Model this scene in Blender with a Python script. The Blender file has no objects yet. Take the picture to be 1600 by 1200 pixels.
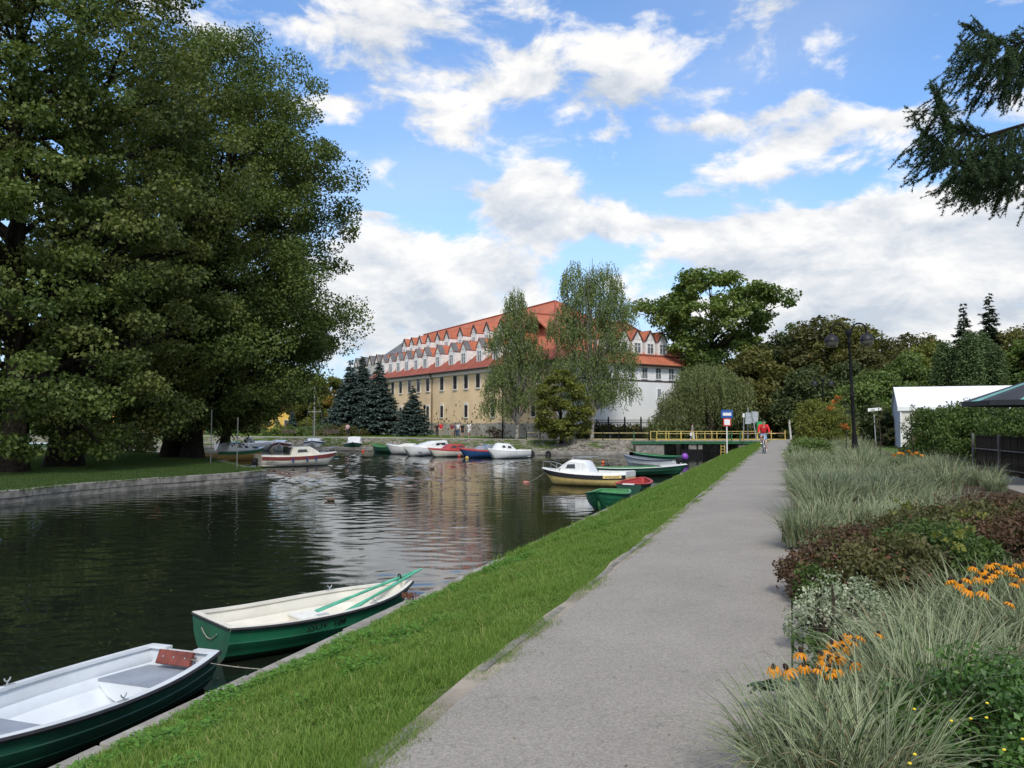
import bpy, math, random
import numpy as np
from mathutils import Vector, Matrix, noise
from mathutils.geometry import tessellate_polygon
R = math.radians
PI = math.pi
SC = bpy.context.scene
COL = SC.collection
random.seed(7)
NG = np.random.default_rng(7)

# ------------------------------------------------------------------ camera
FPX, PITCH, EYE = 1294.0, math.atan(61 / 1294.0), 1.6
cd = bpy.data.cameras.new('camera')
cam = bpy.data.objects.new('camera', cd); COL.objects.link(cam)
cam.location = (0, 0, EYE)
cam.rotation_euler = (PI / 2 + PITCH, 0, 0)
cd.sensor_fit = 'HORIZONTAL'; cd.sensor_width = 36.0
cd.lens = 36.0 * FPX / 1600.0
cd.clip_start = 0.05; cd.clip_end = 4000
SC.camera = cam

# ------------------------------------------------------------------ sun, sky, exposure
SUN_EL, SUN_AZ = R(46), R(176)          # azimuth clockwise from +Y (the way the camera looks)
SKY_STRENGTH = 0.135
SC.view_settings.view_transform = 'Standard'
SC.view_settings.look = 'None'
SC.view_settings.gamma = 1.0
SC.view_settings.use_curve_mapping = False
SC.view_settings.exposure = 0.58
sl = bpy.data.lights.new('sun', 'SUN'); sl.energy = 1.9; sl.angle = R(12); sl.color = (1.0, 0.95, 0.87)
sun = bpy.data.objects.new('sun', sl); COL.objects.link(sun)
sdir = Vector((math.sin(SUN_AZ) * math.cos(SUN_EL), math.cos(SUN_AZ) * math.cos(SUN_EL), math.sin(SUN_EL)))
sun.rotation_euler = sdir.to_track_quat('Z', 'Y').to_euler()
sun.location = sdir * 200

world = bpy.data.worlds.new('World'); SC.world = world; world.use_nodes = True
WT = world.node_tree; WT.nodes.clear()


class NB:
    """tiny node-graph writer"""
    def __init__(s, tree): s.t = tree
    def n(s, typ, **kw):
        nd = s.t.nodes.new(typ)
        for k, v in kw.items():
            if k == 'ins':
                for i, x in v.items():
                    if hasattr(x, 'is_output'): s.t.links.new(x, nd.inputs[i])
                    elif x is not None: nd.inputs[i].default_value = x
            else: setattr(nd, k, v)
        return nd
    def m(s, op, a, b=None, c=None, clamp=False):
        nd = s.n('ShaderNodeMath', operation=op, use_clamp=clamp, ins={0: a})
        for i, x in ((1, b), (2, c)):
            if x is None: continue
            if hasattr(x, 'is_output'): s.t.links.new(x, nd.inputs[i])
            else: nd.inputs[i].default_value = x
        return nd.outputs[0]
    def vm(s, op, a, b=None):
        nd = s.n('ShaderNodeVectorMath', operation=op)
        for i, x in ((0, a), (1, b)):
            if x is None: continue
            if hasattr(x, 'is_output'): s.t.links.new(x, nd.inputs[i])
            else: nd.inputs[i].default_value = x
        return nd
    def mix(s, f, a, b):
        return s.n('ShaderNodeMix', data_type='RGBA', ins={0: f, 6: a, 7: b}).outputs[2]
    def smooth(s, x, lo, hi, a=0.0, b=1.0):
        nd = s.n('ShaderNodeMapRange', interpolation_type='SMOOTHSTEP', ins={0: x, 1: lo, 2: hi, 3: a, 4: b})
        return nd.outputs[0]


def azel(u, v):
    x = (u - 800) / FPX; y = (600 - v) / FPX
    c, s = math.cos(PITCH), math.sin(PITCH)
    d = Vector((x, c - y * s, s + y * c)).normalized()
    return math.atan2(d.x, d.y), math.asin(d.z)

# cloud banks of this sky: direction (given as the place in the photograph), size in px, weight
CLOUDS = [(540, 20, 190, 70, .34), (640, 170, 150, 50, .36), (770, 110, 70, 45, .36), (915, 110, 90, 50, .34), (1010, 150, 90, 36, .24),
          (800, 305, 65, 46, .46), (890, 330, 105, 38, .42), (1000, 350, 110, 28, .36), (1130, 370, 100, 34, .36),
          (985, 226, 70, 12, .22), (1120, 195, 130, 20, .36), (1290, 215, 120, 24, .38), (1410, 185, 80, 22, .32), (1250, 268, 160, 12, .30),
          (1060, 298, 40, 14, .2), (590, 340, 26, 12, .25), (700, 286, 60, 10, .22), (1410, 100, 40, 14, .2), (1250, 60, 90, 20, .10),
          (600, 425, 140, 50, .50), (770, 430, 110, 40, .42), (640, 500, 200, 40, .36), (1180, 405, 80, 30, .36), (1290, 375, 110, 40, .5),
          (1440, 345, 120, 40, .42), (1570, 400, 110, 60, .40), (1340, 425, 120, 34, .34), (1480, 475, 180, 34, .32), (1250, 490, 180, 30, .35),
          (1180, 10, 140, 25, .26), (820, 10, 60, 20, .22), (900, 470, 200, 40, .12), (640, 550, 260, 30, .34), (1350, 545, 330, 28, .36), (1250, 160, 60, 14, .2)]
grp = bpy.data.node_groups.new('cloud_field', 'ShaderNodeTree')
grp.interface.new_socket('dir', in_out='INPUT', socket_type='NodeSocketVector')
grp.interface.new_socket('d', in_out='OUTPUT', socket_type='NodeSocketFloat')
G = NB(grp)
gi = grp.nodes.new('NodeGroupInput'); go = grp.nodes.new('NodeGroupOutput')
sp = G.n('ShaderNodeSeparateXYZ', ins={0: gi.outputs[0]})
az = G.m('ARCTAN2', sp.outputs[0], sp.outputs[1]); el = G.m('ARCSINE', sp.outputs[2])
ae = G.n('ShaderNodeCombineXYZ', ins={0: az, 1: el}).outputs[0]
warp = G.n('ShaderNodeTexNoise', noise_dimensions='3D', ins={'Vector': G.vm('MULTIPLY', gi.outputs[0], (9, 9, 16)).outputs[0], 'Scale': 1.0, 'Detail': 3.0})
wv = G.vm('SCALE', G.vm('SUBTRACT', warp.outputs[1], (.5, .5, .5)).outputs[0]); wv.inputs[3].default_value = .07
aew = G.vm('ADD', ae, wv.outputs[0]).outputs[0]
tot = None; lift = None
for (u, v, ru, rv, w) in CLOUDS:
    a0, e0 = azel(u, v)
    q = G.vm('MULTIPLY', G.vm('SUBTRACT', aew, (a0, e0, 0)).outputs[0], (FPX / ru, FPX / rv, 0)).outputs[0]
    g = G.m('MULTIPLY', G.m('EXPONENT', G.m('MULTIPLY', G.vm('DOT_PRODUCT', q, q).outputs[1], -0.75)), w * (.80 if v < 280 else .95))
    ly = G.vm('DOT_PRODUCT', q, (0, 1, 0)).outputs[1]
    tot = g if tot is None else G.m('ADD', tot, g)
    lift = G.m('MULTIPLY', g, ly) if lift is None else G.m('MULTIPLY_ADD', g, ly, lift)
lift = G.m('DIVIDE', lift, G.m('ADD', tot, .03))
pl = G.vm('MULTIPLY', gi.outputs[0], (4.6, 4.6, 8.6)).outputs[0]
n1 = G.n('ShaderNodeTexNoise', ins={'Vector': pl, 'Scale': 2.1, 'Detail': 8.0, 'Roughness': .60, 'Distortion': .3}).outputs[0]
n1b = G.n('ShaderNodeTexNoise', ins={'Vector': G.vm('ADD', pl, (.07, -.07, .30)).outputs[0], 'Scale': 2.1, 'Detail': 5.0, 'Roughness': .60, 'Distortion': .3}).outputs[0]
# away from the banks of this view the same amount of cloud goes on, from noise alone
rim = G.m('MAXIMUM', G.smooth(G.m('ABSOLUTE', az), .75, 1.2), G.smooth(el, .60, .85))
big = G.n('ShaderNodeTexNoise', ins={'Vector': G.vm('MULTIPLY', gi.outputs[0], (2.2, 2.2, 5.0)).outputs[0], 'Scale': 1.0, 'Detail': 2.0}).outputs[0]
bank = G.m('ADD', G.m('MINIMUM', G.m('MULTIPLY', tot, 1.45), .78), G.m('MULTIPLY', rim, G.m('MULTIPLY', G.m('SUBTRACT', big, .34), 2.4)))
dd = G.m('ADD', bank, G.m('MULTIPLY', G.m('SUBTRACT', n1, .5), 2.1))
grp.interface.new_socket('shade', in_out='OUTPUT', socket_type='NodeSocketFloat'); grp.interface.new_socket('veil', in_out='OUTPUT', socket_type='NodeSocketFloat')
shd = G.m('ADD', G.m('MULTIPLY', G.m('SUBTRACT', n1, n1b), 3.4), G.m('MULTIPLY', lift, .26))
shd = G.m('SUBTRACT', shd, G.m('MULTIPLY', G.smooth(dd, .45, 1.2), .22))
grp.links.new(dd, go.inputs[0]); grp.links.new(shd, go.inputs[1]); grp.links.new(big, go.inputs[2])

W = NB(WT)
tc = W.n('ShaderNodeTexCoord')
sky = W.n('ShaderNodeTexSky', sky_type='NISHITA', sun_disc=False, sun_elevation=SUN_EL, sun_rotation=SUN_AZ)
sky.air_density = 1.0; sky.dust_density = 0.6; sky.ozone_density = 2.0
dirn = tc.outputs['Generated']
f1 = W.n('ShaderNodeGroup'); f1.node_tree = grp; WT.links.new(dirn, f1.inputs[0])
d1 = f1.outputs[0]
spz = W.n('ShaderNodeSeparateXYZ', ins={0: dirn}).outputs[2]
mask = W.smooth(d1, .16, .52)
CL = 5.1
sh_ = W.m('ADD', .62, f1.outputs[1], clamp=True)
ccol = W.mix(sh_, (CL * .58, CL * .635, CL * .715, 1), (CL * 1.02, CL * 1.0, CL * .97, 1))
# the blue: Nishita, paler towards the horizon
blue = W.vm('MULTIPLY', sky.outputs[0], (.80, .98, 1.16)).outputs[0]
blue = W.mix(W.smooth(f1.outputs[2], .40, .75, .0, .28), blue, (CL * .78, CL * .84, CL * .92, 1))
blue = W.mix(W.smooth(spz, .02, .34, .85, .0), blue, (CL * .56, CL * .72, CL * .92, 1))
res = W.mix(W.m('MULTIPLY', mask, .95), blue, ccol)
bg = W.n('ShaderNodeBackground', ins={0: res, 1: SKY_STRENGTH})
wo = W.n('ShaderNodeOutputWorld'); WT.links.new(bg.outputs[0], wo.inputs[0])
world.cycles.sampling_method = 'MANUAL'; world.cycles.sample_map_resolution = 512
SC.cycles.max_bounces = 6; SC.cycles.transparent_max_bounces = 8
SC.cycles.diffuse_bounces = 3; SC.cycles.glossy_bounces = 3; SC.cycles.transmission_bounces = 4
SC.cycles.use_denoising = True
SC.cycles.caustics_reflective = False; SC.cycles.caustics_refractive = False

# ------------------------------------------------------------------ places: pixel of the photograph -> point of the ground plane z
def ray(u, v):
    x = (u - 800) / FPX; y = (600 - v) / FPX
    c, s = math.cos(PITCH), math.sin(PITCH)
    return Vector((x, c - y * s, s + y * c))
def at(u, v, z=0.0):
    d = ray(u, v); return Vector((0, 0, EYE)) + d * ((z - EYE) / d.z)
def aty(u, v, Y):
    d = ray(u, v); return Vector((0, 0, EYE)) + d * (Y / d.y)
KP = 0.336                                   # the path runs along (KP, 1)
PD = Vector((KP, 1, 0)).normalized(); PN = Vector((PD.y, -PD.x, 0))
def pth(Y, off, z=0.0): return Vector((KP * Y + off, Y, z))
WATER = -1.5

# ------------------------------------------------------------------ objects
def tag(o, label=None, cat=None, group=None, kind=None):
    if label: o['label'] = label
    if cat: o['category'] = cat
    if group: o['group'] = group
    if kind: o['kind'] = kind
    return o
def link(name, me, parent=None, loc=None, rz=0):
    o = bpy.data.objects.new(name, me); COL.objects.link(o)
    if parent is not None: o.parent = parent
    if loc is not None: o.location = loc
    if rz: o.rotation_euler = (0, 0, rz)
    return o
def thing(name, label, cat, loc=(0, 0, 0), rz=0, group=None):
    o = link(name, None, None, loc, rz); o.empty_display_size = .2
    return tag(o, label, cat, group)
KIDS = {}
def copy_tree(o, parent=None):
    c = o.copy(); COL.objects.link(c)
    if parent is not None: c.parent = parent
    for ch in [x for x in ALLCH(o)]: copy_tree(ch, c)
    return c
def ALLCH(o): return [x for x in COL.objects if x.parent == o]
def dup(root, loc, rz=0, label=None, group=None, scale=None):
    r = copy_tree(root); r.location = loc; r.rotation_euler = (0, 0, rz)
    if label: r['label'] = label
    if group: r['group'] = group
    if scale: r.scale = (scale,) * 3 if not hasattr(scale, '__len__') else scale
    return r


class MB:
    def __init__(s): s.v = []; s.f = []; s.mi = []; s.cur = 0
    def add(s, vs, fs):
        b = len(s.v); s.v += [tuple(x) for x in vs]
        s.f += [tuple(b + i for i in f) for f in fs]; s.mi += [s.cur] * len(fs); return s
    def box(s, c, d, rz=0, M=None, taper=1.0):
        x, y, z = d[0] / 2, d[1] / 2, d[2] / 2
        vs = [Vector((i * x * (taper if k > 0 else 1), j * y * (taper if k > 0 else 1), k * z)) for k in (-1, 1) for j in (-1, 1) for i in (-1, 1)]
        if M is not None: vs = [M @ p for p in vs]
        if rz: rm = Matrix.Rotation(rz, 3, 'Z'); vs = [rm @ p for p in vs]
        c = Vector(c)
        return s.add([p + c for p in vs], [(0, 2, 3, 1), (4, 5, 7, 6), (0, 1, 5, 4), (2, 6, 7, 3), (0, 4, 6, 2), (1, 3, 7, 5)])
    def fbox(s, o, ex, ey, ez, xr, yr, zr):
        o = Vector(o); ex = Vector(ex); ey = Vector(ey); ez = Vector(ez)
        vs = [o + ex * x + ey * y + ez * z for z in zr for y in yr for x in xr]
        return s.add(vs, [(0, 2, 3, 1), (4, 5, 7, 6), (0, 1, 5, 4), (2, 6, 7, 3), (0, 4, 6, 2), (1, 3, 7, 5)])
    def poly(s, pts): return s.add(pts, [tuple(range(len(pts)))])
    def prism(s, pts, h):
        n = len(pts); h = Vector(h); vs = [Vector(p) for p in pts] + [Vector(p) + h for p in pts]
        return s.add(vs, [tuple(range(n))[::-1], tuple(range(n, 2 * n))] + [(i, (i + 1) % n, n + (i + 1) % n, n + i) for i in range(n)])
    def tube(s, pts, rad, n=6, caps=True):
        pts = [Vector(p) for p in pts]; m = len(pts)
        if not hasattr(rad, '__len__'): rad = [rad] * m
        vs = []; up = None
        for i, p in enumerate(pts):
            t = (pts[min(i + 1, m - 1)] - pts[max(i - 1, 0)])
            t = t.normalized() if t.length > 1e-9 else Vector((0, 0, 1))
            if up is None: up = Vector((0, 0, 1)) if abs(t.z) < .9 else Vector((1, 0, 0))
            a = t.cross(up)
            if a.length < 1e-6: a = t.orthogonal()
            a.normalize(); b = t.cross(a); up = -b if False else up
            for k in range(n):
                w = 2 * PI * k / n; vs.append(p + (a * math.cos(w) + b * math.sin(w)) * rad[i])
        fs = [(i * n + k, i * n + (k + 1) % n, (i + 1) * n + (k + 1) % n, (i + 1) * n + k) for i in range(m - 1) for k in range(n)]
        if caps: fs += [tuple(range(n))[::-1], tuple((m - 1) * n + k for k in range(n))]
        return s.add(vs, fs)
    def lathe(s, prof, n=16, c=(0, 0, 0), M=None):
        c = Vector(c); m = len(prof)
        vs = [Vector((r * math.cos(2 * PI * k / n), r * math.sin(2 * PI * k / n), z)) for (r, z) in prof for k in range(n)]
        if M is not None: vs = [M @ p for p in vs]
        return s.add([p + c for p in vs], [(i * n + k, i * n + (k + 1) % n, (i + 1) * n + (k + 1) % n, (i + 1) * n + k) for i in range(m - 1) for k in range(n)])
    def ball(s, c, r, n=10, sc=(1, 1, 1), M=None):
        pr = [(max(1e-4, math.sin(PI * i / (n // 2 + 2))) * 1.0, -math.cos(PI * i / (n // 2 + 2))) for i in range(n // 2 + 3)]
        S = Matrix.Diagonal((r * sc[0], r * sc[1], r * sc[2]))
        return s.lathe(pr, n, c, (M @ S) if M is not None else S)
    def loft(s, rings, closed=False, capA=False, capB=False):
        n = len(rings[0]); vs = [p for r in rings for p in r]; fs = []
        for i in range(len(rings) - 1):
            for k in range(n if closed else n - 1):
                fs.append((i * n + k, i * n + (k + 1) % n, (i + 1) * n + (k + 1) % n, (i + 1) * n + k))
        if capA: fs.append(tuple(range(n))[::-1])
        if capB: fs.append(tuple((len(rings) - 1) * n + k for k in range(n)))
        return s.add(vs, fs)
    def build(s, name, mats, parent=None, smooth=False, loc=None, rz=0, recalc=True):
        me = bpy.data.meshes.new(name); me.from_pydata(s.v, [], s.f)
        for m in (mats if isinstance(mats, (list, tuple)) else [mats]): me.materials.append(m)
        if any(s.mi): me.polygons.foreach_set('material_index', s.mi)
        if recalc:
            import bmesh
            bm = bmesh.new(); bm.from_mesh(me); bmesh.ops.recalc_face_normals(bm, faces=bm.faces); bm.to_mesh(me); bm.free()
        if smooth:
            me.polygons.foreach_set('use_smooth', [True] * len(me.polygons))
            if smooth != 'all': me.set_sharp_from_angle(angle=R(40))
        me.update()
        return link(name, me, parent, loc, rz)


# ------------------------------------------------------------------ materials
MATS = {}
def mat(name, col, rough=.6, var=.15, scale=4.0, bump=0.0, bscale=30.0, metal=0.0, col2=None, spec=.4, coat=0.0, detail=4.0, dirt=0.0, wl=False):
    if name in MATS: return MATS[name]
    m = bpy.data.materials.new(name); m.use_nodes = True; t = m.node_tree; t.nodes.clear(); B = NB(t)
    tc = B.n('ShaderNodeTexCoord').outputs['Object']
    nz = B.n('ShaderNodeTexNoise', ins={'Vector': tc, 'Scale': scale, 'Detail': detail, 'Roughness': .6}).outputs[0]
    c = tuple(col) + (1,)
    c2 = (tuple(col2) if col2 else tuple(min(1, x * (1 - var * 1.6)) for x in col)) + (1,)
    c1 = c if col2 else tuple(min(1, x * (1 + var)) for x in col) + (1,)
    base = B.mix(B.smooth(nz, .35, .65), c1, c2)
    if dirt > 0:
        nd = B.n('ShaderNodeTexNoise', ins={'Vector': tc, 'Scale': scale * .4, 'Detail': 6.0, 'Roughness': .7}).outputs[0]
        base = B.mix(B.m('MULTIPLY', B.smooth(nd, .52, .72), dirt), base, tuple(x * .35 for x in col) + (1,))
    if wl:      # algae and grime along the waterline of a hull (object z = 0 is the water)
        zz = B.n('ShaderNodeSeparateXYZ', ins={0: tc}).outputs[2]
        ns = B.n('ShaderNodeTexNoise', ins={'Vector': B.vm('MULTIPLY', tc, (9, 9, 2)).outputs[0], 'Scale': 1.0, 'Detail': 5.0}).outputs[0]
        low = B.m('SUBTRACT', 1.0, B.smooth(B.m('SUBTRACT', zz, B.m('MULTIPLY', ns, .10)), .0, .05))
        base = B.mix(B.m('MULTIPLY', low, .75), base, (.045, .045, .025, 1))
        st = B.smooth(B.n('ShaderNodeTexNoise', ins={'Vector': B.vm('MULTIPLY', tc, (14, 14, 1.2)).outputs[0], 'Scale': 1.0, 'Detail': 4.0}).outputs[0], .55, .75)
        base = B.mix(B.m('MULTIPLY', st, .28), base, (.10, .09, .06, 1))
    p = B.n('ShaderNodeBsdfPrincipled', ins={'Base Color': base, 'Roughness': rough, 'Metallic': metal, 'Specular IOR Level': spec, 'Coat Weight': coat})
    if bump > 0:
        nb = B.n('ShaderNodeTexNoise', ins={'Vector': tc, 'Scale': bscale, 'Detail': 5.0, 'Roughness': .65}).outputs[0]
        bp = B.n('ShaderNodeBump', ins={'Strength': min(1, bump), 'Distance': .02 * max(1, bump), 'Height': nb})
        t.links.new(bp.outputs[0], p.inputs['Normal'])
    o = B.n('ShaderNodeOutputMaterial'); t.links.new(p.outputs[0], o.inputs[0])
    MATS[name] = m; return m


def leafmat(name, c1, c2, c3=None, trans=.35, rough=.55, spec=.25):
    """leaf colour runs c1..c2 by each leaf's own value; the last few per cent c3 (turning leaves)"""
    if name in MATS: return MATS[name]
    m = bpy.data.materials.new(name); m.use_nodes = True; t = m.node_tree; t.nodes.clear(); B = NB(t)
    a = B.n('ShaderNodeAttribute', attribute_name='tint').outputs['Fac']
    col = B.mix(B.m('MULTIPLY', a, 1.05, clamp=True), tuple(c1) + (1,), tuple(c2) + (1,))
    if c3: col = B.mix(B.smooth(a, .93, .97), col, tuple(c3) + (1,))
    p = B.n('ShaderNodeBsdfPrincipled', ins={'Base Color': col, 'Roughness': rough, 'Specular IOR Level': spec})
    tr = B.n('ShaderNodeBsdfTranslucent', ins={'Color': B.vm('MULTIPLY', col, (1.1, 1.25, .6)).outputs[0]})
    mx = B.n('ShaderNodeMixShader', ins={0: trans, 1: p.outputs[0], 2: tr.outputs[0]})
    o = B.n('ShaderNodeOutputMaterial'); t.links.new(mx.outputs[0], o.inputs[0])
    MATS[name] = m; return m

# ------------------------------------------------------------------ foliage
def quads_mesh(name, V, tint, m, tri=False):
    k = V.shape[1]; N = V.shape[0]
    me = bpy.data.meshes.new(name)
    me.vertices.add(N * k); me.vertices.foreach_set('co', V.reshape(-1).astype(np.float32))
    me.loops.add(N * k); me.loops.foreach_set('vertex_index', np.arange(N * k, dtype=np.int32))
    me.polygons.add(N); me.polygons.foreach_set('loop_start', np.arange(0, N * k, k, dtype=np.int32))
    at_ = me.attributes.new('tint', 'FLOAT', 'FACE'); at_.data.foreach_set('value', tint.astype(np.float32))
    me.update(calc_edges=True)
    if m: me.materials.append(m)
    return me
def unit(a): return a / np.maximum(np.linalg.norm(a, axis=-1, keepdims=True), 1e-9)
def rnd_dir(n, g): return unit(g.normal(size=(n, 3)))
def leaves(P, A, Nn, L, Wd):
    """rhombic leaves: P base, A axis, Nn face normal, L length, Wd width"""
    A = unit(A); S = unit(np.cross(A, Nn)); L = L[:, None]; Wd = Wd[:, None]
    mid = P + A * L * .45 + unit(np.cross(S, A)) * L * .08
    return np.stack([P, mid + S * Wd / 2, P + A * L, mid - S * Wd / 2], 1)
def clump_leaves(C, rad, per, size, g, flat=.6, up=.5, ratio=.75, shell=.35):
    """leaves in ellipsoid clumps round the centres C (n,3); rad (n,)"""
    n = len(C); idx = np.repeat(np.arange(n), per)
    d = rnd_dir(len(idx), g); rr = g.uniform(shell ** 3, 1, len(idx)) ** (1 / 3)
    off = d * rr[:, None] * rad[idx][:, None]; off[:, 2] *= flat
    P = C[idx] + off
    Nn = unit(rnd_dir(len(idx), g) + np.array([0, 0, up]) + d * .3)
    A = unit(np.cross(Nn, rnd_dir(len(idx), g)))
    A[:, 2] -= .25
    L = size * g.uniform(.5, 1.4, len(idx))
    base = g.uniform(0, 1, n)
    tint = np.clip(base[idx] * .62 + g.uniform(0, .38, len(idx)) , 0, 1)
    tint = np.where(g.uniform(0, 1, len(idx)) < .012, .99, np.minimum(tint, .9))
    return leaves(P, A, Nn, L, L * ratio), tint
def prof(points):
    zs = [p[0] for p in points]; rs = [p[1] for p in points]
    return lambda z: np.interp(z, zs, rs)
def crown_centres(n, pr, z0, z1, g, inner=.25, lean=(0, 0), lobes=0):
    z = g.uniform(z0, z1, n * 3); r = pr(z); keep = g.uniform(0, 1, n * 3) < (r / r.max()) ** 1.2 + .05
    z = z[keep][:n]; r = r[keep][:n]; m = len(z)
    a = g.uniform(0, 2 * PI, m); q = np.sqrt(g.uniform(inner, 1, m))
    if lobes: q *= 1 + .16 * np.sin(a * lobes + z * .7) + .1 * np.sin(a * 2 + z * 1.3)
    x = np.cos(a) * q * r; y = np.sin(a) * q * r
    t = (z - z0) / (z1 - z0)
    return np.stack([x + lean[0] * t, y + lean[1] * t, z], 1)
def limbs_mb(C, top, r0, g, every=3, lean=(0, 0), zb=0.0, flare=1.5, trunk_pts=None, droop=.0, n=8):
    """trunk up to `top` and limbs from it to the clump centres"""
    mb = MB()
    pts = [(0, 0, zb - .3), (0, 0, zb), (0.03 * r0, .05, zb + r0 * 1.2)]
    k = 7
    for i in range(1, k + 1):
        t = i / k; pts.append((lean[0] * t + g.normal() * r0 * .25, lean[1] * t + g.normal() * r0 * .25, zb + r0 * 1.2 + (top - zb) * t))
    rad = [r0 * flare, r0 * flare * .85, r0] + [max(.02, r0 * (1 - .93 * (i / k) ** .9)) for i in range(1, k + 1)]
    mb.tube(pts, rad, 10)
    T = [Vector(p) for p in pts]
    for c in C[::every]:
        c = Vector(c); h = Vector((c.x, c.y, 0)).length
        zt = max(zb + (top - zb) * .12, c.z - h * .65 - .3)
        t = min(.97, (zt - zb) / (top - zb)); j = 2 + t * k; i0 = min(int(j), len(T) - 2); o = T[i0].lerp(T[i0 + 1], min(1, j - i0))
        rr = max(.02, min(r0 * .4, r0 * (1 - t) * .45))
        m1 = o.lerp(c, .35) + Vector((g.normal() * .15, g.normal() * .15, .12 * h)); m2 = o.lerp(c, .7) + Vector((g.normal() * .2, g.normal() * .2, .1 * h))
        mb.tube([o, m1, m2, c], [rr, rr * .7, rr * .42, rr * .15], 5, caps=False)
    return mb
CROWNS = {}
def make_tree(name, label, cat, loc, pr_pts, n_cl, per, leaf, lm, bark, r0, seed, cr=1.2, flat=.6, lean=(0, 0), rz=0, inner=.25, group=None,
              every=3, up=.5, lobes=3, ratio=.75, key=None, top=None, flare=1.5):
    g = np.random.default_rng(seed)
    key = key or name + str(seed)
    if key not in CROWNS:
        pr = prof(pr_pts); z0, z1 = pr_pts[0][0], pr_pts[-1][0]
        C = crown_centres(n_cl, pr, z0, z1, g, inner, lean, lobes)
        rad = cr * g.uniform(.6, 1.25, len(C))
        V, t = clump_leaves(C, rad, per, leaf, g, flat, up, ratio)
        me = quads_mesh('crown', V, t, None)
        me.materials.append(lm)
        tb = limbs_mb(C, top or z1 * .93, r0, g, every, lean, 0, flare)
        to = tb.build('trunk', bark, smooth=True); tm = to.data; bpy.data.objects.remove(to)
        CROWNS[key] = (me, tm)
    me, tm = CROWNS[key]
    t = thing(name, label, cat, loc, rz, group)
    c = link('crown', me, t); link('trunk', tm, t)
    if me.materials[0] != lm:
        c.material_slots[0].link = 'OBJECT'; c.material_slots[0].material = lm
    return t
def strands(S, ln, step, leaf, g, ratio=.35, sway=.12):
    """hanging twigs: S (n,3) starts, ln (n,) lengths; leaves every `step` m"""
    P = []; T = []
    for s, l in zip(S, ln):
        k = max(2, int(l / step)); t = np.arange(k) / k
        d = g.normal(size=2) * sway
        x = s[0] + d[0] * l * t + g.normal(size=k) * .05; y = s[1] + d[1] * l * t + g.normal(size=k) * .05
        P.append(np.stack([x, y, s[2] - l * t], 1)); T.append(np.full(k, g.uniform(0, .6)) + g.uniform(0, .35, k))
    P = np.concatenate(P); T = np.concatenate(T); n = len(P)
    A = rnd_dir(n, g) * .8; A[:, 2] -= .9
    L = leaf * g.uniform(.6, 1.3, n)
    return leaves(P, A, rnd_dir(n, g), L, L * ratio), np.minimum(T, .92)

def spruce_mesh(h, r, g, lev=34, dens=30, needle=.28):
    """whorls of drooping boughs, each a spray of short needle twigs"""
    V = []; T = []
    mb = MB(); mb.tube([(0, 0, -.3), (0, 0, h * .3), (0, 0, h * .98)], [h * .018, h * .012, .01], 7)
    for i in range(lev):
        t = i / (lev - 1); z = h * (.12 + .86 * t); R0 = r * (1 - t) ** .85 * g.uniform(.85, 1.1) + .08
        nb = max(5, int(13 * (1 - t) + 5))
        for k in range(nb):
            a = 2 * PI * k / nb + g.uniform(0, .5); rr = R0 * g.uniform(.75, 1.1); m = max(4, int(dens * rr / r))
            s = np.linspace(.08, 1, m); dx, dy = math.cos(a), math.sin(a)
            zz = z - rr * (.30 * s - .16 * s ** 3) + rr * .04
            zj = g.normal() * h / lev * .8; z_ = z + zj; zz = zz + zj
            mb.tube([(0, 0, z), (dx * rr, dy * rr, zz[-1])], [.03, .01], 3, caps=False)
            for sgn in (-1, 1):
                n = int(m * 2.6); ss = g.uniform(.08, 1, n)
                P = np.stack([dx * rr * ss, dy * rr * ss, z_ - rr * (.30 * ss - .16 * ss ** 3) + rr * .04], 1)
                A = np.stack([dx * .7 - dy * sgn * g.uniform(.4, 1.2, n), dy * .7 + dx * sgn * g.uniform(.4, 1.2, n), g.uniform(-.7, .15, n)], 1)
                L = needle * g.uniform(.7, 1.3, n) * (1.25 - ss * .5) * (.6 + .6 * (1 - t))
                Nn = unit(np.array([0, 0, 1.]) + rnd_dir(n, g) * .5)
                V.append(leaves(P, A, Nn, L * 1.6, L * .55)); T.append(np.clip(.25 + .5 * ss + g.uniform(-.25, .25, n), 0, .9))
    return np.concatenate(V), np.concatenate(T), mb
def make_spruce(name, label, loc, h, r, lm, bark, seed, group=None, lev=22, dens=22, needle=.3, rz=0, cat='spruce tree'):
    g = np.random.default_rng(seed); V, T, mb = spruce_mesh(h, r, g, lev, dens, needle)
    t = thing(name, label, cat, loc, rz, group)
    link('crown', quads_mesh('crown', V, T, lm), t); mb.build('trunk', bark, t)
    return t
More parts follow.
